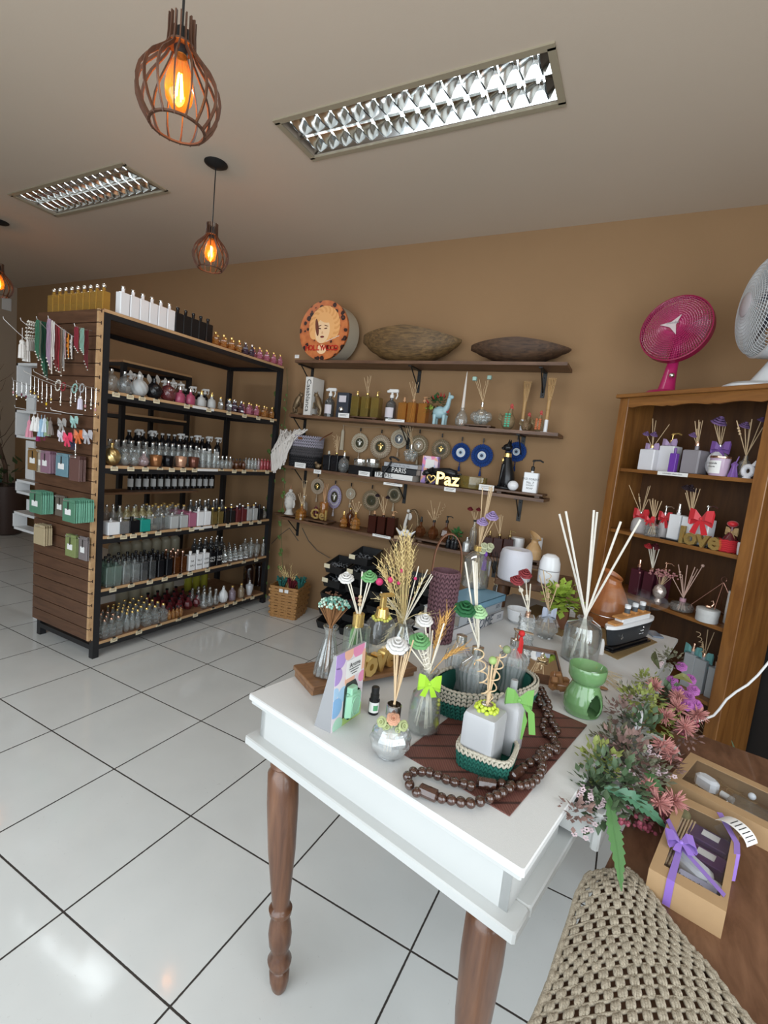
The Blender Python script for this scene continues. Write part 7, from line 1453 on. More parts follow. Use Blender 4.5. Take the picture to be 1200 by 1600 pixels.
# crochet baskets
dgy = mat('dark_green_yarn',(.008,.09,.065),.9,bump=.3,bscale=400); bgy = mat('beige_yarn',(.44,.40,.32),.9,bump=.3,bscale=400)
L0,R0,N0,F0 = onz(679,1085,ZM+.05),onz(829,1062,ZM+.05),onz(757,1122,ZM+.03),onz(752,1032,ZM+.07)
c0 = (L0+R0)/2; c0.z = ZM; rx_ = (R0-L0).length/2; ry_ = .098; rot_ = math.atan2((R0-L0).y,(R0-L0).x)
def cbasket(name,c,rx_,ry_,H,nr,ngreen,nst,rot_,label,sqx=None):
    t = T(name,label,'basket',c,rot_); rg = [(rx_*(.93+.07*min(1,i/3)),ry_*(.93+.07*min(1,i/3)),H*i/(nr-1),0 if i < ngreen else 1) for i in range(nr)]
    crochet_cyl(None,(0,0,0),rg,nst,mats_=[dgy,bgy],sqx=sqx).parent = t; b = MB(); knit_solid(b,(0,0,0),rx_*.95,ry_*.95,0,H*.96,rx_,ry_,0,sqx); b.build('lining',dgy,t); b = MB(); n = nst
    for i in range(n):
        a = 2*pi*i/n; den = ((abs(cos(a))**sqx+abs(sin(a))**sqx)**(1/sqx)) if sqx else 1; tt = V((-rx_*sin(a),ry_*cos(a),0)).normalized()
        b.ball((rx_*.93*cos(a)/den,ry_*.93*sin(a)/den,H*.98),(.0085,.0045,.005),6,4,0,None,tt.to_track_quat('X','Z'))
    b.build('braided_rim',bgy,t); return t
cbasket('crochet_basket',c0,rx_,ry_,.078,8,4,60,rot_,'large oval crochet basket in dark green and beige on the bamboo mat',2.2)
c1_ = (onz(699,1186,ZM+.03)+onz(818,1160,ZM+.03))/2; q1,q2 = onz(700,1196,ZM),onz(765,1222,ZM); q3 = onz(818,1170,ZM); rot2 = math.atan2((q2-q1).y,(q2-q1).x); c1_.z = ZM
cbasket('crochet_basket',c1_,.066,.062,.048,5,3,44,rot2,'small square crochet basket in dark green and beige holding frosted bottles',4.5)
# bottles in the baskets
ZB = ZM+.006
def ribbed(px,py,pt,wpx,label,flower=True):
    P,h,w_ = tp(px,py,pt,wpx,ZB); P.z = ZB; r = w_/2; t = T('reed_diffuser' if flower else 'perfume_bottle',label,'diffuser' if flower else 'bottle',P)
    b = MB(); pr = [(r*.86,0),(r*.95,.005),(r*.80,h*.2),(r*.84,h*.32),(r,h*.52),(r*.92,h*.68),(r*.45,h*.78),(r*.30,h*.82),(r*.28,h*.90)]; b.lathe(pr,72,flute=.035,nf=18); b.lathe([(x*.88,z+.004) for x,z in pr[:-3]],24); b.build('bottle_body',gl,t,ang=25); MB().lathe([(r*.30,h*.86),(r*.38,h*.87),(r*.38,h*.99),(r*.30,h)],20).build('collar',silver,t); return t,P+V((0,0,h))
t,nk = ribbed(736,1096,1010,48,'ribbed crystal diffuser, front of three in the oval crochet basket'); reeds(t,nk,[(727,878,0),(739,876,0),(742,877,.01),(745,879,.02),(727,950,-.03,'rose',.034,fdg),(748,955,-.02,'rose',.028,flp)],ZB+.02,.0024,reedw,inner=.02)
t,nk = ribbed(712,1070,992,44,'ribbed crystal bottle behind the front one in the oval crochet basket',False)
t,nk = ribbed(795,1078,998,44,'ribbed crystal pump bottle, right of three in the oval crochet basket',False)
mb = MB(); mb.tube([nk,nk+V((0,0,.018))],.006,10); mb.strip([nk+V((0,0,.018)),nk+RH*-.01+V((0,0,.03)),nk+RH*.05+V((0,0,.02))],FH*.014,.004); mb.build('pump',mat('champagne_metal',(.70,.60,.48),.25,1.0),t,True); mb = MB(); mb.ball(nk+RH*.012+V((0,0,.022))-FH*.01,.010,10,8); mb.lathe([(.003,0),(.008,-.02),(.008,-.07),(.001,-.07)],12,0,nk+RH*.012-FH*.01+V((0,0,.015)),flute=.1,nf=6); mb.build('red_tassel',mat('red_thread',(.55,.02,.02),.7),t,True)
fro = mat('frosted_bottle_glass',(.62,.62,.63),.32,trans=.35)
P,h,w_ = tp(749,1188,1102,46,ZB); P.z = ZB; t = T('reed_diffuser','square frosted bottle with lime bead collar and spiral reeds, front of the table','diffuser',P,rot2-.15); b = MB(); pr = [(.5,0),(.5,h*.86),(.40,h*.97),(.18,h)]
b.lathe([(w_*.70*x*.82/.5,z) for x,z in [(.47,0),(.5,.004),(.5,h*.84),(.46,h*.90),(.2,h*.93),(.14,h*.94)]],48,sq=14); b.build('bottle_body',fro,t,ang=40); MB().lathe([(.0125,h*.92),(.0135,h*.93),(.0135,h*1.03),(.011,h*1.04)],24).build('collar',silver,t)
b = MB(); [b.ball((.024*cos(a),.024*sin(a)*.9,h*.95+.003*sin(7*a)),.0058,8,6) for a in [2*pi*i/16 for i in range(16)]]; [b.ball((.017*cos(a+.2),.017*sin(a+.2),h*.95+.007),.005,8,6) for a in [2*pi*i/12 for i in range(12)]]; b.build('bead_collar',mat('lime_glass_beads',(.48,.58,.06),.12),t)
nk = P+V((0,0,h*1.02)); lim = mat('lime_wood_bead',(.30,.42,.14),.6); rr = reeds(t,nk,[(747,1012,0,'spiral'),(770,1032,-.01),(777,1026,0),(788,1010,0,'spiral'),(782,1022,.01),(764,1040,.0)],ZB+.02,.0023,inner=.018)
MB().ball(rr[1][1],.0095,14,10).build('wooden_ball',lim,rr[1][0],True); MB().ball(onplane(792,1015,nk,FH),.0095,14,10).build('wooden_ball',mat('sage_wood_bead',(.20,.25,.12),.6),rr[3][0],True)
P,h,w_ = tp(789,1168,1088,34,ZB); P.z = ZB; t = T('spray_bottle','frosted spray bottle with green satin bow in the small square basket','spray bottle',P,rot2-.15); MB().lathe([(w_*.60*x/.5,z) for x,z in [(.47,0),(.5,.004),(.5,h*.84),(.40,h*.93),(.2,h*.97)]],40,sq=8).build('bottle_body',fro,t,ang=40); MB().lathe([(.010,h*.95),(.012,h*.96),(.012,h*1.10),(.009,h*1.12),(.009,h*1.30),(.007,h*1.32)],20).build('spray_nozzle',mat('clear_plastic',(.60,.62,.62),.15,trans=.5),t)
mb = MB(); q = P+V((0,0,h*1.0))-FH*.016+RH*.012; bow_mb(mb,q,.034,RZ(CAMZ),0,False,.5); mb.strip([q,q+RH*.02+V((0,0,-.05)),q+RH*.014+V((0,0,-.10))],RH*.014,.001); mb.strip([q,q+RH*.034+V((0,0,-.03)),q+RH*.044+V((0,0,-.085))],RH*.016,.001); mb.build('bow',mat('green_satin',(.16,.36,.08),.35,sheen=.3),t,True)
# wooden bead necklace
pathpx = [(651,1238),(640,1226),(637,1213),(646,1206),(659,1206),(671,1207),(684,1212),(697,1218),(710,1222),(724,1224),(736,1228),(762,1226),(783,1224),(798,1227),(812,1228),(822,1226),(830,1224),(837,1218),(843,1210),(846,1202),(847,1194),(845,1186),(843,1178),(848,1172),(856,1168),(863,1170),(868,1172),(870,1165),(866,1160),(860,1150),(852,1145),(848,1136),(850,1127),(853,1118),(855,1110),(858,1104),(856,1096),(852,1090),(849,1083),(846,1077)]
path2 = [(690,1247),(705,1250),(720,1253),(735,1255),(750,1252),(765,1247),(776,1243),(785,1238),(795,1232),(806,1210),(818,1199),(828,1192),(838,1186),(850,1182),(857,1178),(865,1151),(871,1142),(867,1135),(862,1128),(860,1118),(850,1108),(844,1100),(841,1092),(843,1084)]
nb = T('bead_necklace','long necklace of dark brown wooden beads looped over the bamboo mat','necklace',onz(760,1235,ZM)); bmat_ = wood('bead_wood',(.030,.012,.008),(.075,.030,.018),(20,20,4),.15,3,coat=.8); bp = None
def bead_on(px,py,r_=.0115):
    global bp
    P = onz(px,py,ZM+r_); 
    if bp is None: bp = MB().ball((0,0,0),(.0115,.0115,.0105),16,10).build('bead',bmat_,nb); o = bp
    else: o = bp.copy(); C.objects.link(o)
    o.location = P-nb.location; k = r_/.0115; o.scale = (k,k,k); o.rotation_euler = (random.uniform(-.6,.6),random.uniform(-.6,.6),random.uniform(0,3))
for i,q in enumerate(pathpx): bead_on(*q,.0112 if q[1] > 1150 else .0105)
for i,q in enumerate(path2): bead_on(*q,.0112 if q[1] > 1150 else .0105)
for a_,b_ in (((657,1233),(682,1244)),((749,1222),(772,1226)),((800,1213),(812,1204))):
    A = onz(*a_,ZM+.013); B_ = onz(*b_,ZM+.013); d = (B_-A).normalized(); mb = MB(); mb.lathe([(.008,-.021),(.0125,-.018),(.0130,.018),(.008,.021)],8,0,mx=TR((A+B_)/2) @ d.to_track_quat('Z','Y').to_matrix().to_4x4()); mb.build('barrel_bead',bmat_,nb,True)
mb = MB(); mb.tube([onz(*q,ZM+.011) for q in pathpx],.002,5); mb.tube([onz(*q,ZM+.011) for q in path2],.002,5); mb.build('cord',blackm,nb,True)
# green oil burner
P,h,w_ = tp(908,1112,1040,60); t = T('oil_burner','glossy green ceramic oil burner with an oval opening on the table','oil burner',P,CAMZ); grn = mat('green_glaze',(.15,.29,.12),.12,coat=.6); r = w_/2
def bfn(u,v,k=1.0):
    a = 2*pi*u; pts = [(.66,0),(.84,.02),(.95,.12),(.97,.26),(.88,.42),(.72,.56),(.66,.64),(.70,.68)]; q = v*(len(pts)-1); i = min(len(pts)-2,int(q)); f_ = q-i; rr_ = (pts[i][0]+(pts[i+1][0]-pts[i][0])*f_)*r*k; return (rr_*cos(a),rr_*sin(a),(pts[i][1]+(pts[i+1][1]-pts[i][1])*f_)*h)
b = MB(); nu,nv = 72,42; vs = []; fs = []
ca = radians(-68)
for k in (1.0,.86):
    o_ = len(vs)
    for j in range(nv+1):
        for i in range(nu): vs.append(bfn(i/nu,j/nv,k))
    for j in range(nv):
        for i in range(nu):
            a = 2*pi*(i+.5)/nu; da = (a-ca+pi) % (2*pi)-pi; zz = vs[o_+j*nu+i][2]/h
            wdt = .58*(1-((zz-.26)/.25)**2)**.5 if abs(zz-.26) < .25 else 0
            if zz > .26: wdt *= (1-(zz-.26)*1.3)
            if abs(da) < wdt: continue
            q_ = (o_+j*nu+i,o_+j*nu+(i+1) % nu,o_+(j+1)*nu+(i+1) % nu,o_+(j+1)*nu+i); fs.append(q_ if k == 1.0 else q_[::-1])
b.add(vs,fs); b.lathe([(r*.86,h*.02),(r*.86,h*.035),(.001,h*.035)],40); b.tube([V(bfn((ca+.60*sqrt(max(0,1-cos(a)**2))*(1 if sin(a) > 0 else -1)*(1-.33*max(0,cos(a))))/(2*pi),0,.93))*V((0,0,0)).length+V(bfn(((ca+.60*sin(a)*(1-.33*max(0,cos(a))))/(2*pi)) % 1,(lambda z_: z_)(min(.86,max(.03,.40+.36*cos(a)))),.93)) for a in [2*pi*i/40 for i in range(40)]],.0035,6,closed=True)
b.build('burner_body',grn,t,ang=70); MB().lathe([(r*.68,h*.66),(r*.78,h*.70),(r*.90,h*.78),(r*.94,h*.97),(r*.91,h),(r*.87,h*.985),(r*.76,h*.84),(r*.3,h*.78),(.001,h*.77)],48).build('oil_dish',grn,t,ang=70)
# knot puzzle, mirror tray, raffia, tassel bottle
P = onz(868,1085,TZ); kw = wood('teak',(.20,.085,.03),(.38,.18,.07),(3,3,3),.35,6,coat=.2); mb = MB()
for (a,b_,c_) in ((0,0,.3),(0,1.1,.9),(1.3,.2,1.6),(.8,.9,2.4),(.3,2.0,.2)): mb.rbox((0,0,0),(.062,.022,.020),.004,0,0,TR((.012*cos(c_*4),.012*sin(c_*4),.026+.007*sin(c_*3))) @ RZ(c_*2) @ RY(b_*.6) @ RX(a))
tag(mb.build('wooden_knot',kw,loc=P+V((0,0,.012))),'interlocked teak wood knot ornament behind the green burner','ornament')
A,B_,D_ = onz(818,1049,TZ+.03),onz(843,1014,TZ+.03),onz(872,1060,TZ+.03); t = T('mirror_tray','small square wooden box tray with mirrored floor and gold ornament','tray',(A.x,A.y,TZ),math.atan2((D_-A).y,(D_-A).x)); w_ = max(.11,(D_-A).length*1.15); d_ = (B_-A).length
b = MB(); b.bb(0,w_,0,.004,0,.032); b.bb(0,w_,d_-.004,d_,0,.032); b.bb(0,.004,.004,d_-.004,0,.032); b.bb(w_-.004,w_,.004,d_-.004,0,.032); b.bb(.004,w_-.004,.004,d_-.004,0,.006); b.build('frame',wood('walnut_box',(.10,.04,.015),(.20,.09,.04),(2,8,8),.35,5),t); MB().bb(.006,w_-.006,.006,d_-.006,.006,.024).build('mirror',mat('mirror',(.75,.72,.68),.03,1.0),t)
mb = MB(); c_ = V((w_*.55,d_*.55,.024)); [mb.tube([c_+V((.018*k*cos(a),.014*k*sin(a),.006*k)) for a in [2*pi*i/18 for i in range(18)]],.002,5,closed=True) for k in (1,.7,.4)]; mb.ball(c_+V((0,0,.014)),.006,10,8); mb.tube([c_,c_+V((0,0,.03))],.0025,6); tag(mb.build('filigree_ornament',mat('pale_gold',(.85,.72,.50),.25,1.0),None,loc=TR((A.x,A.y,TZ)) @ RZ(math.atan2((D_-A).y,(D_-A).x)) @ V((0,0,0))),'pale gold filigree ornament standing on the mirrored tray','ornament').rotation_euler = (0,0,math.atan2((D_-A).y,(D_-A).x))
mb = MB(); random.seed(41)
for i in range(40): p0 = onz(905+random.uniform(-12,20),1048+random.uniform(-8,8),TZ+.004); p2 = onz(random.choice((965,950,972,915,940)),1050+random.uniform(5,30),TZ+.003); mb.tube([p0,p0.lerp(p2,.5)+V((random.uniform(-.01,.01),random.uniform(-.01,.01),random.uniform(.004,.02))),p2],.0007,4)
tag(mb.build('raffia_bundle',mat('pale_raffia',(.50,.38,.20),.8),loc=onz(930,1055,TZ),world=True),'loose pale raffia strands behind the green oil burner','raffia')
mb = MB(); mb.ball((0,0,.006),(.016,.008,.0055),8,6); tag(mb.build('wooden_piece',kw,loc=onz(942,1078,TZ)),'small teak wooden end piece right of the green burner','ornament')
# big clear bottle with long white reeds
P,h,w_ = tp(904,1030,964,55); r = w_/2; t = T('reed_diffuser','large clear glass diffuser bottle with six long white reeds and a cord tassel','diffuser',P); vessel([(r*.92,0),(r,.006),(r,h*.70),(r*.90,h*.82),(r*.5,h*.88),(r*.34,h*.91),(r*.34,h*.95),(r*.42,h*.96),(r*.42,h)],seg=48,wall=.003).build('bottle_body',cg,t)
MB().lathe([(r*.93,.008),(r*.94,h*.10),(.001,h*.10)],32).build('liquid',thin('clear_liquid',(.88,.94,.93),.04,.1),t); nk = P+V((0,0,h)); reeds(t,nk,[(874,803,.04),(884,799,-.02),(928,797,0),(933,800,.03),(970,815,-.04),(1000.5,812,.02)],TZ+.006,.0042,mat('white_reed',(.78,.74,.66),.6),inner=.032)
mb = MB(); mb.tube([nk+RH*r*.38+V((0,0,-.008)),nk+RH*r*.9+V((0,0,-.03)),nk+RH*r*1.08+V((0,0,-.07))],.0018,6); q = nk+RH*r*1.10-FH*.01+V((0,0,-.075)); mb.lathe([(.004,0),(.007,-.012),(.008,-.018),(.010,-.06),(.001,-.06)],14,0,q,flute=.1,nf=7); mb.build('cord_tassel',mat('white_thread',(.68,.66,.64),.8),t,True)
# toy steamship
A,B_ = onz(955,1022,TZ),onz(1016,1003,TZ); rzs = math.atan2((B_-A).y,(B_-A).x); ctr = (A+B_)/2+V((0,0,0)); L_ = (B_-A).length*1.14; ctr.z = ZM; ctr += V((-sin(rzs),cos(rzs),0))*.022; t = T('ship_humidifier','toy steamship humidifier with black hull, white deck and three funnels','humidifier',ctr,rzs); hullm = mat('navy_black_plastic',(.018,.022,.028),.35); orng = mat('orange_wood_print',(.50,.24,.08),.5)
hh = ztop(A,950)-TZ
def hull(u,v):
    x = (u-.5)*2; taper = (1-abs(x)**4)**.5*.9+.0; k = .70+.30*v; return (x*L_/2*(.88+.12*v)+.0,taper*.030*k,.026+(hh*.50-.026)*v)
b = MB(); b.grid(lambda u,v: hull(u,v),24,8); b.grid(lambda u,v: tuple(a*c for a,c in zip(hull(1-u,v),(1,-1,1)))
         ,24,8); b.add([hull(i/24,0) for i in range(25)]+[(hull(i/24,0)[0],-hull(i/24,0)[1],.026) for i in range(25)],[(i,i+1,26+i,25+i) for i in range(24)]); b.build('hull',hullm,t,ang=50)
zd = hh*.50; b = MB(); outl = [(hull(i/20,1)[0]*1.03,hull(i/20,1)[1]*1.08) for i in range(21)]; outl += [(x,-y) for x,y in outl[::-1][1:-1]]; b.prism(outl[::-1],.014,0,TR((0,0,zd))); dk = b.build('deck_rail',gw,t,ang=40); b = MB(); b.rbox((.012,0,zd+.026),(L_*.62,.036,.024),.003); b.build('white_cabin',gw,t)
b = MB(); b.rbox((-.0,0,zd+.040),(L_*.66,.042,.006),.002); b.rbox((-L_*.34,0,zd+.018),(L_*.16,.036,.010),.002); b.build('orange_deck',orng,t)
for i in range(3):
    x = -L_*.12+i*L_*.17; f_ = MB(); f_.rbox((x,0,zd+.047),(.026,.026,.010),.002,0,1); f_.lathe([(.011,zd+.052),(.0115,zd+.072)],20,0,(x,0,0)); f_.lathe([(.0118,zd+.072),(.0125,zd+.086),(.0105,zd+.086),(.010,zd+.074),(.001,zd+.073)],20,2,(x,0,0)); f_.build('funnel',[mat('grey_funnel',(.08,.09,.10),.4),orng,gw],t)
b = MB(); b.rbox((0,-.0,.013),(L_*.80,.034,.012),.003); b.rbox((0,0,.0035),(L_*.86,.052,.007),.002); b.build('stand',gb,t); MB().tube([(L_*.4,0,zd+.01),(L_*.4,0,zd+.075)],.001,5).build('mast',hullm,t)
an = MB(); ax,az,ay = -L_*.30,.026+hh*.20,-.0285; an.tube([(ax,ay,az+.012),(ax,ay,az-.010)],.0012,5); an.tube([(ax-.009,ay,az-.002),(ax-.006,ay,az-.009),(ax,ay,az-.011),(ax+.006,ay,az-.009),(ax+.009,ay,az-.002)],.0012,5); an.tube([(ax-.005,ay,az+.007),(ax+.005,ay,az+.007)],.001,5)
for i in range(3): an.ball((L_*.12+.010*i,-.0275,az+.004),.0022,6,4)
for i in range(5): an.ball((L_*.10+.008*i,-.0265,az-.010),.0014,6,4)
an.ball((L_*.16,-.029,az+.018),.003,6,4); an.build('anchor_emblem',silver,t)
# orange wood grain humidifier, small ones on their stand
ogw = wood('orange_wood_grain',(.28,.085,.025),(.47,.18,.06),(4,4,1.6),.3,4,coat=.2); P,h,w_ = tp(946,975,896,63); r = w_/2; P.z = ZM
th_ = humid('h',P,([(r*.92,0),(r,.01),(r*1.0,h*.22)],[(r,h*.22,0),(r*.98,h*.32,0),(r*.82,h*.5,0),(r*.58,h*.70,.0),(r*.44,h*.82,.006),(r*.40,h*.90,.014),(r*.46,h*.97,.020)]),(ogw,ogw,blackm),'orange wood grain teardrop humidifier behind the toy ship',CAMZ+pi*.75)
MB().tube([(r*1.01*cos(a),r*1.01*sin(a),h*.225) for a in [2*pi*i/40 for i in range(40)]],.0015,5,closed=True).build('seam_ring',silver,th_)
P = onz(818,975,TZ); stw = wood('stump_wood',(.06,.025,.010),(.14,.062,.026),(4,4,4),.5,5); t = T('wooden_stand','low dark wooden bench stand carrying the two white humidifiers','stand',P,radians(8)); zs_ = .150; MB().rbox((.02,.35,zs_-.016),(.38,.36,.032),.006).build('top',stw,t)
for x,y in ((.15,.22),(-.13,.22),(.15,.48),(-.13,.48)): MB().lathe([(.024,0),(.026,.05),(.022,zs_-.032)],14,0,(x,y,0)).build('leg',stw,t)
ZS = TZ+zs_; 
def onstand(px,py): P = onz(px,py,ZS); return P
P = onstand(802,905); h = ztop(P,858)-ZS; r = 25.5*mpx(P); t = T('humidifier','wide white drum humidifier on the dark wooden stand','humidifier',P); MB().lathe([(r*.9,0),(r*.97,.006),(r,h*.3),(r*.96,h*.8),(r*.88,h*.95),(r*.78,h),(r*.6,h*.985),(r*.3,h*.94),(.001,h*.93)],44).build('body',mat('matte_white_plastic',(.66,.66,.72),.5),t)
MB().lathe([(r*.30,h*.945),(r*.28,h*.965),(.001,h*.965)],24).build('mist_cap',whitecap,t)
P = onstand(855,911); h = ztop(P,866)-ZS; h = max(.06,h); r = 16*mpx(P); t = T('humidifier','small white domed humidifier with a grey seam on the dark stand','humidifier',P); MB().lathe([(r*.85,0),(r*.98,.006),(r,h*.35),(r,h*.45)],36).build('base',gw,t); MB().lathe([(r*.985,h*.45),(r*.985,h*.48)],36).build('seam',graym,t); MB().lathe([(r,h*.48),(r*.96,h*.72),(r*.75,h*.92),(r*.4,h),(.001,h)],36).build('dome',gw,t)
# small cut glass diffusers
bluepale = mat('pale_blue_satin',(.50,.55,.68),.4,sheen=.3)
P,h,w_ = tp(851,995,955,38); t = T('reed_diffuser','small starburst cut glass diffuser with pale blue bow and curly reeds','diffuser',P); b = MB(); r = w_/2; b.lathe([(r*.6,0),(r*.55,.006),(r*.95,h*.35),(r,h*.5),(r*.7,h*.75),(r*.3,h*.85),(r*.28,h)],20,flute=.10,nf=10,twist=1.0); b.build('bottle_body',gl,t,ang=10); MB().lathe([(r*.3,h*.88),(r*.33,h*1.05)],16).build('collar',silver,t); nk = P+V((0,0,h))
bw = MB(); bow_mb(bw,nk-FH*.012+V((0,0,-.01)),.030,RZ(CAMZ),0,True,.6); bw.build('bow',bluepale,t,True); reeds(t,nk,[(843,899,0),(849,891,.01),(858,893,0,'spiral'),(871,915,0,'ball'),(856,920,.01,'balls')],TZ+.02,.0022,inner=.015)
P,h,w_ = tp(818,1008,962,25); t = T('reed_diffuser','square diamond cut glass diffuser with dark red paper roses','diffuser',P,.3); b = MB(); w2_ = w_*.86
for i in range(4):
    for j in range(5):
        for fc in range(4): b.lathe([(w2_*.155,0),(.001,.005)],4,0,mx=RZ(fc*pi/2) @ TR(((i-1.5)*w2_*.25,-w2_/2+.0005,(j+.5)*h/5.2)) @ RX(pi/2))
b.rbox((0,0,h/2),(w2_,w2_,h),.003); b.build('bottle_body',gl,t,ang=10); MB().lathe([(.009,h),(.010,h+.004),(.010,h+.016)],16).build('collar',rosegold,t); nk = P+V((0,0,h+.012)); drs = flower_m('brick_red',(.24,.03,.035)); reeds(t,nk,[(808,906,-.02,'rose',.030,drs),(821,896,.01,'rose',.030,drs),(814,922,0,'ball'),(823,924,0,'balls'),(829,912,.0)],TZ+.02,.0024,reedw,inner=.012)
# plant in small brown pot, price sign, phone, mobile corner
P = onz(870,978,TZ); t = T('potted_plant','lime green leafy plant in a square brown wooden pot on the table','plant',P); hp = .085; MB().rbox((0,0,hp/2),(.085,.085,hp),.006).build('pot',mat('terracotta_wood',(.17,.07,.035),.6),t); foliage(t,P+V((.0,0,hp+.045)),.085,150,leafl,.036,seed=51,wl=.45)
P = onz(886,962,TZ); t = T('price_sign','folded white price sign and small box behind the straw mat','sign',P,.2); MB().rbox((0,0,.012),(.07,.04,.024),.002).build('box',whitecap,t); MB().box((0,.0,.045),(.055,.004,.042),0).build('sign_card',wlabel,t)
P = onz(1022,992,TZ); o = MB().rbox((0,0,.004),(.05,.085,.008),.003).build('smartphone',mat('blue_grey_glass',(.20,.24,.30),.1),loc=P); o.rotation_euler = (0,0,.4); tag(o,'blue grey smartphone lying behind the toy ship','phone')
# stacked books HOME / DESIGN with tall bottle on top
A,B_ = onz(706,1002,TZ),onz(785,968,TZ); rzb = math.atan2((B_-A).y,(B_-A).x); Lb = (B_-A).length
specs = ((0,.046,Lb,.19,(.62,.62,.64),'HOME',.060,'white book lettered HOME at the bottom of the table stack'),(.046,.044,Lb*.90,.175,(.42,.46,.50),'DESIGN',.046,'grey blue book lettered DESIGN in the table stack'),(.090,.030,Lb*.82,.16,(.16,.33,.46),'',0,'light blue covered book on top of the table stack'))
for z_,hb_,L_,d_,c_,tx_,fs_,lab_ in specs:
    t = T('book',lab_,'book',(A.x,A.y,TZ+z_),rzb+(.03 if z_ == .046 else 0)); cov = mat('table_book_cover_'+(tx_ or 'blue').lower(),c_,.35); b = MB(); b.bb(Lb-L_,Lb,0,d_,0,.0025); b.bb(Lb-L_,Lb,0,d_,hb_-.0025,hb_); b.bb(Lb-L_,Lb,0,.003,0,hb_)
    b.build('cover',cov,t); MB().bb(Lb-L_+.004,Lb-.004,.004,d_-.003,.0025,hb_-.0025).build('page_block',mat('paper_pages',(.6,.56,.48),.8),t)
    if tx_: mb = MB(); mb.text(tx_,fs_,TR((Lb*.56 if tx_ == 'HOME' else Lb*.42,-.0008,hb_*.47)) @ RX(pi/2),0,.0005,shear=.25); [mb.bb(Lb*.86,Lb*.95,-.0012,-.0002,hb_*(.65-.14*k),hb_*(.69-.14*k)) for k in range(3)]; mb.build('title',mat('slate_print',(.08,.10,.13),.5),t)
ZK = TZ+.120; P = onz(741,916,ZK); h = ztop(P,860)-ZK; r = 21*mpx(P); t = T('reed_diffuser','tall clear bottle with purple paper flowers and purple tassel on the books','diffuser',P)
vessel([(r*.9,0),(r,.005),(r,h*.78),(r*.6,h*.92),(r*.35,h*.96),(r*.35,h*1.12)],seg=40,wall=.003).build('bottle_body',cg,t); MB().lathe([(r*.36,h*.98),(r*.38,h*1.0),(r*.38,h*1.12)],20).build('collar',goldm,t); nk = P+V((0,0,h*1.1)); fvi = flower_m('violet',(.33,.24,.46))
reeds(t,nk,[(754,762,0),(765,760,.01),(769,759,.02),(770,763,0),(767,762,-.01),(754,815,-.03,'rose',.030,fvi),(769,806,-.02,'rose',.034,fvi),(749,822,0),(757,824,.01),(773,812,.02)],ZK+.02,.0023,inner=.03)
mb = MB(); [rose_mb(mb,nk-FH*.02+RH*(.02+dx_)+V((0,0,dz_)),.020,V((0,0,.8))-FH+RH*dx_*10,layers=2) for dx_,dz_ in ((0,.012),(.022,-.002),(-.006,-.012),(.030,.014))]; mb.build('cream_flowers',flower_m('cream_green',(.50,.52,.34)),t,True)
mb = MB(); q = nk+RH*.030-FH*.02+V((0,0,-.035)); mb.lathe([(.003,.02),(.009,.006),(.007,-.004),(.012,-.07),(.001,-.07)],16,0,q,flute=.1,nf=8); mb.build('purple_tassel',mat('violet_thread',(.20,.07,.42),.7),t,True)
P = onz(790,978,TZ); tag(MB().lathe([(.030,0),(.045,.012),(.052,.05),(.054,.062),(.049,.062),(.045,.02),(.001,.012)],30).build('white_bowl',gw,loc=P+V((.03,.10,0))),'small white bowl behind the stacked books on the table','bowl')
# black incense sticks in brass bead holder
P = onz(777,935,TZ); h = .10; t = T('incense_holder','black reed diffuser with beads between the books and the wooden stand','diffuser',P); MB().lathe([(.022,0),(.030,.01),(.030,.06),(.014,.085),(.013,h)],24).build('bottle_body',smoke,t); mb = MB(); random.seed(61); [mb.ball((random.uniform(-.022,.022),random.uniform(-.022,0)-.012,random.uniform(.08,.13)),.006,8,6) for _ in range(16)]; mb.build('beads',mat('cream_bead',(.60,.48,.30),.4),t)
reeds(t,P+V((0,0,h)),[(762,862,0),(768,860,.01),(774,862,0),(777,864,.02),(790,880,0),(803,875,0)],TZ+.02,.0022,reedk,inner=.015)
# tall purple crochet basket
P = onz(684,1000,TZ); topz = ztop(P,893); h = topz-TZ; mv = mat('mauve_yarn',(.155,.075,.090),.85,bump=.25,bscale=500); rb_,rt_ = 20*mpx(P),22*mpx(P+V((0,0,h))); t = T('crochet_basket','tall mauve crochet bottle basket with a tan leather handle on the table','basket',P)
nr = 16; rg = [(rb_+(rt_-rb_)*i/(nr-1),rb_+(rt_-rb_)*i/(nr-1),h*i/(nr-1),0) for i in range(nr)]; crochet_cyl(None,(0,0,0),rg,20,mats_=[mv],sc=1.5).parent = t; b = MB(); knit_solid(b,(0,0,0),rb_*.95,rb_*.95,0,h,rt_*.95,rt_*.95); b.build('lining',mv,t)
b = MB(); [b.ball((rt_*.92*cos(a),rt_*.92*sin(a),h*1.0),(.008,.005,.005),6,4,0,None,V((-sin(a),cos(a),0)).to_track_quat('X','Z')) for a in [2*pi*i/34 for i in range(34)]]; b.build('braided_rim',mv,t)
zh = ztop(P,834)-topz; b = MB(); pts = [RH*(-rt_*1.03)+V((0,0,h*.90))]+[RH*(-rt_*.98*cos(pi*i/14))+V((0,0,h+zh*.25+zh*.75*sin(pi*i/14))) for i in range(15)]+[RH*rt_*1.03+V((0,0,h*.90))]; b.strip(pts,FH*.026,.0035); b.build('handle',leather,t)

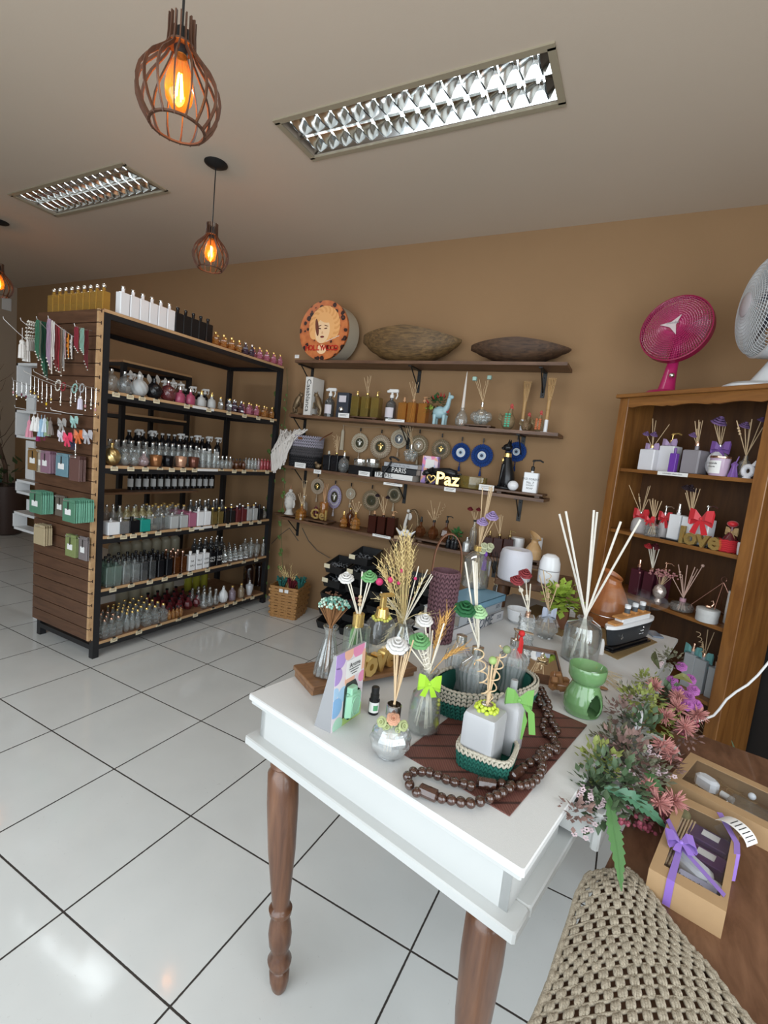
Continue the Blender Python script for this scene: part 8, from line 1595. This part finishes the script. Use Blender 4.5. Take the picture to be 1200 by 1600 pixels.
# ---------------------------------------------------------------- brown bench, crochet cloth and gift boxes
ZN = .70; benchw = wood('bench_wood',(.10,.045,.022),(.20,.10,.055),(5,1.2,5),.45,6,coat=.1); bn = T('side_bench','narrow brown wooden side bench beside the white table, at the right','bench',(.2,1.2,0))
pl = [(-.26,-.70),(.02,-.76),(.33,.585),(.32,.60),(.05,.645),(.035,.635)]; MB().prism(pl,.035,0,TR((0,0,ZN-.035))).build('top',benchw,bn)
for x,y in ((-.20,-.64),(0,-.68),(.06,.55),(.27,.51)): MB().lathe([(.018,0),(.024,ZN-.035)],12,0,(x,y,0)).build('leg',benchw,bn)
Lp = [(948,1361),(918,1367),(901,1400),(890,1440),(872,1493),(860,1533),(838,1588),(800,1660),(770,1730)]; Rp = [(980,1358),(998,1373),(1020,1400),(1044,1435),(1078,1480),(1108,1512),(1150,1570),(1200,1630),(1250,1700)]
def lerpl(L,v): q = v*(len(L)-1); i = min(len(L)-2,int(q)); return (L[i][0]+(L[i+1][0]-L[i][0])*(q-i),L[i][1]+(L[i+1][1]-L[i][1])*(q-i))
def clothp(u,v): a = onz(*lerpl(Lp,v),ZN+.012); b = onz(*lerpl(Rp,v),ZN+.012); p = a.lerp(b,u); p.z += .022*sin(pi*u)*min(1,v*4); return p
mb = MB(); NV = 26; random.seed(77)
for j in range(NV+1):
    v = j/NV; wd = (clothp(1,v)-clothp(0,v)).length; n = max(3,int(wd/.023)); mb.tube([clothp(i/12,max(0,v-.5/NV)) for i in range(13)],.0028,6)
    for i in range(n):
        for k in range(3):
            u = (i+.14+.19*k+(.5 if j % 2 else 0)-.12)/n
            if u > .99: continue
            c = clothp(u,v); t_ = (clothp(min(1,u+.02),v)-c).normalized(); d_ = (clothp(u,min(1,v+.03))-c).normalized(); q = d_.to_track_quat('Z','Y'); mb.ball(c+V((0,0,random.uniform(0,.002))),(.0036,.0038,.0088),7,5,0,None,q)
for s_ in (0,1):
    for off in (0,.006): mb.tube([clothp(s_,i/60)+V((0,0,.002*sin(i*2.3+off*500)-off)) for i in range(61)],.0055,6)
tag(mb.build('crochet_cloth',mat('speckled_beige_yarn',(.36,.31,.235),.9,var=.75,vscale=420,bump=.5,bscale=500),loc=onz(950,1480,ZN),world=True,ang=80),'thick beige open crochet cloth draped over the front end of the brown bench','crochet cloth')
kraft = mat('kraft_card',(.42,.27,.14),.7,var=.06,vscale=40); wing = thin('box_window_film',(.95,.96,.97),.05,.01,.25); vio = mat('violet_ribbon',(.26,.14,.52),.35,sheen=.3)
def giftbox(nl,nr,fl_,zt_,lab,win,wlen=None):
    A,B_,D_ = onz(*nl,zt_),onz(*nr,zt_),onz(*fl_,zt_); rz_ = math.atan2((B_-A).y,(B_-A).x); w_ = wlen or (B_-A).length; d_ = (D_-A).length; t = T('gift_box',lab,'gift box',(A.x,A.y,ZN),rz_); h = zt_-ZN; x0,x1,y0,y1 = win; x0 *= w_; x1 *= w_; y0 *= d_; y1 *= d_; b = MB(); e = .002
    b.bb(0,w_,0,d_,0,e); b.bb(0,w_,0,e,e,h-e); b.bb(0,w_,d_-e,d_,e,h-e); b.bb(0,e,e,d_-e,e,h-e); b.bb(w_-e,w_,e,d_-e,e,h-e); b.bb(0,w_,0,y0,h-e,h); b.bb(0,w_,y1,d_,h-e,h); b.bb(0,x0,y0,y1,h-e,h); b.bb(x1,w_,y0,y1,h-e,h)
    b.build('box',kraft,t); MB().bb(x0,x1,y0,y1,h-.0016,h-.0012).build('window',wing,t); return t,w_,d_,h
def crinkle(t,w_,d_,z,n,seed):
    random.seed(seed); b = MB()
    for i in range(n):
        p = V((random.uniform(.03,w_-.03),random.uniform(.02,d_-.02),z+random.uniform(0,.006))); pts = [p]
        a = random.uniform(0,6.28)
        for k in range(4): a += random.uniform(-1,1); p = p+V((cos(a)*.012,sin(a)*.012,random.uniform(-.003,.003))); p = V((min(w_-.005,max(.005,p.x)),min(d_-.005,max(.005,p.y)),p.z)); pts.append(p)
        b.tube(pts,.0009,4)
    return b.build('straw_filling',mat('kraft_straw',(.42,.28,.13),.8),t)
g1,w_,d_,h = giftbox((1014,1356),(1135,1425),(1071,1246),ZN+.055,'nearer kraft gift box tied with violet ribbon, on the brown bench',(.16,.90,.10,.90)); crinkle(g1,w_,d_,.004,90,1)
MB().rbox((w_*.60,d_*.74,.020),(w_*.62,d_*.17,.030),.003,-.1).build('purple_sachet',mat('violet_pack',(.085,.05,.13),.3),g1); MB().rbox((w_*.62,d_*.54,.018),(w_*.56,d_*.15,.026),.003,-.1).build('purple_sachet',mat('deep_violet_pack',(.11,.04,.15),.3),g1)
for y_ in (.76,.55): MB().box((w_*.62,d_*y_,.036 if y_ > .6 else .032),(w_*.26,d_*.07,.001),-.1).build('paper_label',wlabel,g1)
b = MB(); b.rbox((0,0,0),(.072,.042,.030),.010); b.rbox((.046,0,0),(.022,.022,.018),.003); b.v = [TR((w_*.50,d_*.36,.026)) @ RZ(-.55) @ v for v in b.v]; b.build('white_bottle',gw,g1); b = MB(); b.rbox((w_*.60,d_*.17,.022),(w_*.52,d_*.13,.034),.002); b.text('Lavanda',.013,TR((w_*.52,d_*.17,.0395)),1,.0002); b.build('small_carton',[mat('pale_lilac_card',(.62,.62,.78),.4),ink],g1)
b = MB(); [b.tube([(w_*.10+.006*i,d_*.25,.03),(w_*.16+.006*i,d_*.85,.034)],.0022,6) for i in range(5)]; b.build('reeds',reedm,g1); MB().ball((w_*.17,d_*.86,.036),.014,10,8).build('dried_bud',mat('dried_green',(.20,.18,.08),.8),g1)
b = MB(); C0 = V((w_*.28,d_*.36,h+.003)); b.strip([(-.001,d_*.62,h*.1),(-.001,d_*.60,h+.001),C0,(w_*.30,-.001,h+.001),(w_*.30,-.0015,.002)],[V((.0,.013,0)),V((.004,.013,0)),V((.01,.008,0)),V((.013,0,0)),V((.013,0,0))],.0006); b.strip([C0,(w_*.95,d_*.12,h+.002)],V((.002,.012,0)),.0006); b.strip([(w_*.66,d_+.001,h+.001),(w_*.98,d_*.72,h+.001),(w_+.001,d_*.6,h),(w_+.0015,d_*.55,.004)],V((.010,.008,0)),.0006)
bow_mb(b,C0+V((0,0,.008)),.027,RZ(.4) @ RX(-pi/2*.85),0,True,.45,.8); b.build('ribbon',vio,g1)
def curl_label(t,P,ang,L_,wd):
    b = MB(); pts = [(L_*.5*sin(q)+0,0,L_*.34*(cos(q))-L_*.1) for q in [-1.0+2.4*i/12 for i in range(13)]]; b.strip(pts,V((0,wd,0)),.0005,0)
    for k in range(6):
        q = -.1+1.2*k/5; b.box((L_*.5*sin(q),-.0*wd,L_*.34*cos(q)-L_*.1+.0006),(.0016,wd*.7,.0006),0,1,None)
    b.v = [TR(P) @ RZ(ang) @ v for v in b.v]; b.build('curled_label',[wlabel,ink],t)
curl_label(g1,V((w_*.92,d_*.86,h)),-.45,.075,.038)
g2,w_,d_,h = giftbox((1043,1216),(1200,1296),(1067,1170),ZN+.050,'farther long kraft gift box with straw filling, on the brown bench',(.10,.93,.16,.86),.235); crinkle(g2,w_,d_,.012,120,2)
b = MB(); b.rbox((0,0,0),(.055,.034,.034),.010); b.v = [TR((w_*.27,d_*.58,.028)) @ RZ(-.3) @ v for v in b.v]; b.build('white_bottle',gw,g2); b = MB(); b.tube([(w_*.42,d_*.52,.026),(w_*.54,d_*.48,.026)],.008,12); b.build('small_vial',whitecap,g2); MB().rbox((w_*.68,d_*.42,.026),(w_*.36,d_*.28,.024),.004,-.12).build('glass_flask',cg,g2); MB().ball((w_*.66,d_*.74,.034),.009,12,8).build('pearl_cap',gw,g2); curl_label(g2,V((w_*.93,d_*.9,h)),-.45,.07,.034)

# artificial flower arrangement in the pulled out drawer
gd = T('flower_arrangement','artificial flower arrangement of pink blooms and ferns spilling from the open drawer','flowers',TM @ V((TL+.02,.6,.68))); random.seed(88)
def fz(px,py,z): return onz(px,py,z)
mg = flower_m('magenta',(.42,.13,.40)); sp = flower_m('dusty_salmon',(.50,.22,.20)); ber = mat('pink_berry',(.38,.09,.13),.4); gA = mat('grey_green_leaf',(.17,.17,.11),.6,var=.4); gB = mat('yellow_green_leaf',(.26,.30,.08),.6,var=.3); gC = mat('deep_leaf',(.075,.12,.06),.45,var=.2); wp = flower_m('white_pink',(.62,.48,.50))
for q in ((1065,1041),(1050,1063),(1080,1061),(1060,1078),(1084,1078),(1074,1101),(1089,1101),(1076,1088)): b = MB(); rose_mb(b,fz(*q,.83),.021,V((random.uniform(-.4,.4),-.8,.8))); b.build('rose',mg,gd,True)
for px,py,R,z in ((1023,1073,.032,.83),(1058,1107,.036,.80),(1090,1116,.034,.78),(1070,1136,.034,.78),(1036,1164,.032,.79),(1048,1180,.030,.77),(1053,1252,.032,.745),(1029,1254,.034,.75),(1040,1120,.03,.80),(1012,1232,.026,.76),(1060,1090,.03,.81)):
    b = MB(); P = fz(px,py,z+.028)
    for i in range(60): d = V((random.gauss(0,1),random.gauss(0,1)-.3,random.gauss(.5,.8))).normalized(); b.tube([P,P+d*R*.6,P+d*R*random.uniform(.85,1.05)],[.0013,.0021,.0006],4,cap=False)
    b.ball(P,R*.2,6,5); b.build('spiky_flower',sp,gd,True)
for px,py,z in ((1066,1142,.77),(1080,1130,.78),(1004,1286,.72),(1018,1292,.71),(1044,1280,.72),(972,1276,.74)):
    b = MB(); P = fz(px,py,z); [b.ball(P+V((random.uniform(-.02,.02),random.uniform(-.02,.02),random.uniform(-.018,.018))),random.uniform(.004,.0065),7,5) for _ in range(12)]; b.build('berry_cluster',ber,gd,True)
for px,py,z in ((1030,1036,.84),(973,1204,.80),(1019,1178,.80),(1021,1200,.79),(1041,1211,.78),(918,1241,.80),(932,1245,.79),(914,1296,.75),(944,1262,.77),(968,1190,.81),(980,1216,.79)):
    b = MB(); P = fz(px,py,z)
    for i in range(7):
        c = P+V((random.uniform(-.02,.02),random.uniform(-.02,.02),random.uniform(-.012,.014)))
        for k in range(5): a = 2*pi*k/5+i; b.ball(c+V((.004*cos(a),-.001,.004*sin(a))),(.0032,.0015,.0022),5,4)
    b.build('blossom_cluster',wp,gd,True)
sp_ = [((1044,1030,.84),.05,gA,60,.022),((985,1090,.82),.05,gA,50,.020),((1002,1096,.83),.055,gB,70,.030),((974,1116,.82),.055,gA,70,.024),((956,1156,.81),.055,gA,70,.026),((1000,1140,.81),.065,gC,60,.034),((936,1192,.81),.05,gB,60,.026),((975,1180,.80),.07,gA,90,.030),((925,1226,.80),.045,gC,50,.026),((960,1226,.79),.07,gC,80,.034),((1005,1210,.78),.06,gA,80,.028),((898,1268,.79),.035,gC,36,.022),((1030,1130,.79),.06,gB,70,.026),((1010,1065,.82),.04,gB,50,.024),((1050,1090,.80),.05,gC,40,.034),((1035,1195,.77),.05,gB,60,.022),((990,1255,.75),.05,gA,60,.026),((1025,1270,.73),.04,sp,50,.024),((935,1270,.77),.04,gC,36,.030),((1072,1150,.76),.035,gB,40,.020)]
for i,(q,R,m,n,L_) in enumerate(sp_): foliage(gd,fz(*q),R,int(n*1.7),m if i % 4 != 3 else mat('mauve_brown_leaf',(.24,.15,.13),.6,var=.4),L_*.80,'leaf_spray',.75,100+i,.3,.30)
def fern(pts,wmax,m,ser=14,name='fern_leaf'):
    b = MB(); n = 40; P = [V(p) for p in pts]
    def at(t): q = t*(len(P)-1); i = min(len(P)-2,int(q)); return P[i].lerp(P[i+1],q-i)
    for s_ in (-1,1):
        vs = []; 
        for i in range(n+1):
            t = i/n; c = at(t); d = (at(min(1,t+.02))-at(max(0,t-.02))).normalized(); sd = d.cross(V((.2,-.8,.6))).normalized(); w2 = wmax*sin(pi*min(1,t*.9+.08))*(.62+.38*((t*ser) % 1)); vs += [c,c+sd*s_*w2+V((0,-.15*w2,.25*w2))]
        b.add(vs,[(2*i,2*i+1,2*i+3,2*i+2) for i in range(n)])
    b.tube([at(i/8) for i in range(9)],.0012,5); b.build(name,m,gd,True)
lg = mat('bright_fern',(.10,.22,.08),.45)
fern([fz(950,1240,.80),fz(958,1290,.785),fz(966,1338,.765),fz(971,1392,.745)],.017,lg,11); fern([fz(944,1230,.81),fz(985,1245,.80),fz(1015,1268,.77),fz(1045,1298,.73)],.018,mat('blue_green_fern',(.055,.15,.08),.4),10)
fern([fz(1000,1190,.80),fz(985,1150,.83),fz(975,1110,.84)],.020,mat('grey_fern',(.10,.10,.085),.6),12); fern([fz(990,1160,.81),fz(1020,1150,.82),fz(1055,1170,.79),fz(1064,1180,.78)],.010,mat('silver_fern',(.28,.28,.24),.6),20)
fern([fz(1005,1200,.79),fz(1022,1222,.78),fz(1040,1248,.76)],.014,lg,9); fern([fz(1030,1045,.85),fz(1022,1030,.87),fz(1024,1018,.88)],.014,mat('olive_leaf',(.07,.08,.035),.5),1); fern([fz(1052,1058,.85),fz(1068,1058,.85),fz(1082,1068,.84)],.014,mat('olive_leaf2',(.16,.16,.05),.5),1)
b = MB(); b.tube([fz(1000,1110,.85),fz(992,1140,.82)],.004,8); b.tube([fz(1004,1112,.85),fz(998,1143,.82)],.004,8); b.build('white_stems',creamc,gd,True)

# ---------------------------------------------------------------- black bins and woven basket on the floor under the shelves
blackp = mat('black_plastic',(.012,.012,.013),.35); bh = .118
def bin_mb(w_=.205,d_=.24,h=.112):
    b = MB()
    def o(k,z): x = w_/2*k; y0,y1 = -d_/2*k,d_/2*k; return [(-x*.85,y0,z),(x*.85,y0,z),(x,y0+.03,z),(x,y1,z),(-x,y1,z),(-x,y0+.03,z)]
    vs = o(.86,0)+o(1.0,h*.55)+o(.92,h*.55)+o(.8,.006); hz = {0: 0,1: 0}; 
    for k in (6,12):
        for i in (3,4): vs[k+i] = (vs[k+i][0],vs[k+i][1],h)
    b.add(vs,[(5,4,3,2,1,0),(18,19,20,21,22,23)]+[(a*6+i,a*6+(i+1) % 6,a*6+6+(i+1) % 6,a*6+6+i) for a in range(3) for i in range(6)]); return b
bx0 = onz(487,978,0); bp_ = None; nb_ = 0; pil = {(0,4): 'wire',(1,5): 'wire',(0,3): 'wire',(1,4): 'wire',(0,2): 'cork',(1,2): 'berry',(0,1): 'cork',(2,4): 'wire',(3,3): 'berry'}
cpile = {'wire': mat('silver_wire',(.40,.42,.45),.3,.6),'cork': mat('copper_bits',(.40,.20,.12),.6),'berry': mat('dark_pink_bits',(.30,.08,.09),.6)}
for c in range(7):
    x = bx0.x+.13+c*.222; top = (5,6,5,5,5,4,4)[c]
    for r_ in range(top):
        y = 3.39+(.012*r_); lab = 'black open front plastic bin, '+('bottom' if r_ == 0 else 'top' if r_ == top-1 else ORD[r_]+' from the floor')+', '+('leftmost' if c == 0 else ORD[c]+' from left')+' stack'; z = r_*bh
        if bp_ is None: bp_ = bin_mb().build('storage_bin',blackp,loc=(x,y,z)); o = tag(bp_,lab,'storage bin','stacked black bins')
        else: o = dup(bp_,(x,y,z),0,lab)
        if (c,r_) in pil:
            b = MB(); k = pil[(c,r_)]
            for i in range(26):
                p = V((random.uniform(-.07,.07),random.uniform(-.10,.03),.035+random.uniform(0,.03)))
                if k == 'wire': b.tube([p,p+V((random.uniform(-.05,.05),random.uniform(-.04,.02),random.uniform(0,.03)))],.0016,4); b.ball(p,.006,6,4)
                else: b.ball(p,(random.uniform(.006,.014),.008,.006),6,4)
            tag(b.build('trinket_pile',cpile[k],loc=(x,y-.0,z)),{'wire': 'silver wire trinkets','cork': 'copper coloured bits','berry': 'dark pink beads'}[k]+' heaped in the black bin, '+('leftmost' if c == 0 else ORD[c])+' stack, level '+('one','two','three','four','five','six')[r_],'trinkets',None,'stuff')
            if k == 'wire': tag(MB().bb(-.028,.028,-.001,.001,-.02,.015).build('price_tag',tagm,loc=(x-.05,y-.135,z+.065)),'cream price tag on the black bin, '+('leftmost' if c == 0 else ORD[c])+' stack, level '+('one','two','three','four','five','six')[r_],'price tag')
wicker = mat('wicker',(.36,.18,.06),.5,var=.5,vscale=90)
A,B_ = onz(420,962,0),onz(461,970,0); w_ = (B_-A).length*1.06; rz_ = math.atan2((B_-A).y,(B_-A).x); ctr = (A+B_)/2+V((-sin(rz_),cos(rz_),0))*w_*.46; t = T('wicker_basket','square woven wicker basket with dried flowers on the floor beside the rack','basket',ctr,rz_); H = ztop(A,913); b = MB(); nn = 11
for i in range(nn):
    z = H*(i+.5)/nn; k = w_/2*(.92+.10*i/nn); pts = []
    for s_ in range(4):
        for j in range(8): u = -1+2*j/8; x,y = ((u,-1),(1,u),(-u,1),(-1,-u))[s_]; o_ = 1+.035*(1 if (j+i) % 2 else -1); pts.append((x*k*(o_ if abs(y) < 1 or 1 else 1),y*k*o_,z))
    b.strip(pts+[pts[0]],V((0,0,H/nn*.82)),.004)
for s_ in range(4):
    for j in range(4): u = (-.75+.5*j); x,y = ((u,-1),(1,u),(-u,1),(-1,-u))[s_]; k = w_/2; b.strip([(x*k*.93,y*k*.93,0),(x*k*1.0,y*k*1.0,H)],V((k*.22,0,0)) if s_ % 2 == 0 else V((0,k*.22,0)),.003)
b.bb(-w_*.45,w_*.45,-w_*.45,w_*.45,.001,.006); b.build('woven_wall',wicker,t)
for sx in (-.02,.03): MB().box((sx,-w_*.53,H*.88),(.035,.002,.028),0).build('paper_label',wlabel,t)
b = MB(); random.seed(5); wi = 900
for i in range(12): px = 436+random.uniform(-3,12); e_ = onplane(446+random.uniform(-14,20),886+random.uniform(-2,22),ctr,FH); wheat_stalk(b,ctr+V((0,0,.05)),ctr+V((0,0,H)),e_,9,.4,wi+i)
tag(b.build('dried_wheat',wheat,loc=ctr+V((0,0,.05)),world=True),'bunch of dried golden wheat in the wicker basket','dried wheat')
for px,py,nm,c_ in ((441,907,'left teal',(.02,.13,.11)),(457,910,'dark red',(.13,.008,.015)),(470,907,'right teal',(.02,.13,.11))):
    P = onplane(px,py,ctr-FH*.03,FH); b = MB(); [b.tube([P+V((0,0,-.13)),P+V((cos(a)*.03,sin(a)*.03,random.uniform(-.02,.03))),P+V((cos(a)*.05,sin(a)*.04,random.uniform(-.01,.035)))],[.004,.007,.009],5) for a in [i*.7 for i in range(26)]]; tag(b.build('dried_flower_head',mat('dyed_'+nm.replace(' ','_'),c_,.8),loc=P,world=True),nm+' dyed dried flower head in the wicker basket','dried flower')
# white cable in front of the bookcase, leaf of a plant behind the bench
K = V((.45,2.15,0)); b = MB(); cp = [(1086,1128),(1100,1124),(1115,1118),(1124,1108),(1135,1093),(1150,1081),(1168,1070),(1184,1055),(1200,1036),(1225,1005)]
b.tube([onplane(x,y,K,FH) for x,y in cp],.0042,8); tag(b.build('power_cable',mat('white_cable',(.72,.72,.72),.4),loc=onplane(1150,1081,K,FH),world=True),'white power cable curving up in front of the bookcase side','cable')
P = V((.62,2.02,0)); t = T('potted_plant','plant behind the brown bench showing one green leaf tip','plant',P); MB().lathe([(.08,0),(.11,.18),(.10,.18),(.001,.16)],24).build('pot',blackm,t); b = MB(); tipq = onplane(1143,1157,P,FH)
for e_ in (tipq,tipq+V((.12,.05,-.1)),tipq+V((-.02,.1,-.15))): b.strip([P+V((0,0,.16)),P.lerp(e_,.6)+V((0,0,.10)),e_],[V((.02,.006,0)),V((.028,.006,0)),V((.002,0,0))],.001)
b.build('leaf',gC,t,True)

# thin mist rising from the ship shaped humidifier
ms = bpy.data.materials.new('water_mist'); ms.use_nodes = True; n,l = nt(ms); n.remove(n['Principled BSDF']); vs_ = n.new('ShaderNodeVolumeScatter'); tc = n.new('ShaderNodeTexCoord'); no = n.new('ShaderNodeTexNoise'); no.inputs['Scale'].default_value = 14; no.inputs['Detail'].default_value = 4; mr = n.new('ShaderNodeMapRange'); mr.inputs[1].default_value = .50; mr.inputs[2].default_value = .75; mr.inputs[3].default_value = 0; mr.inputs[4].default_value = 14
l.new(tc.outputs['Object'],no.inputs['Vector']); l.new(no.outputs[0],mr.inputs[0]); l.new(mr.outputs[0],vs_.inputs['Density']); l.new(vs_.outputs[0],n['Material Output'].inputs['Volume'])
P = onz(990,1010,TZ+.10); Q = onplane(995,935,P,FH)
tag(MB().ball((0,0,0),(.105,.05,.038),20,12).build('water_mist',ms,loc=Q),'thin drifting mist above the toy ship humidifier','mist',None,'stuff')
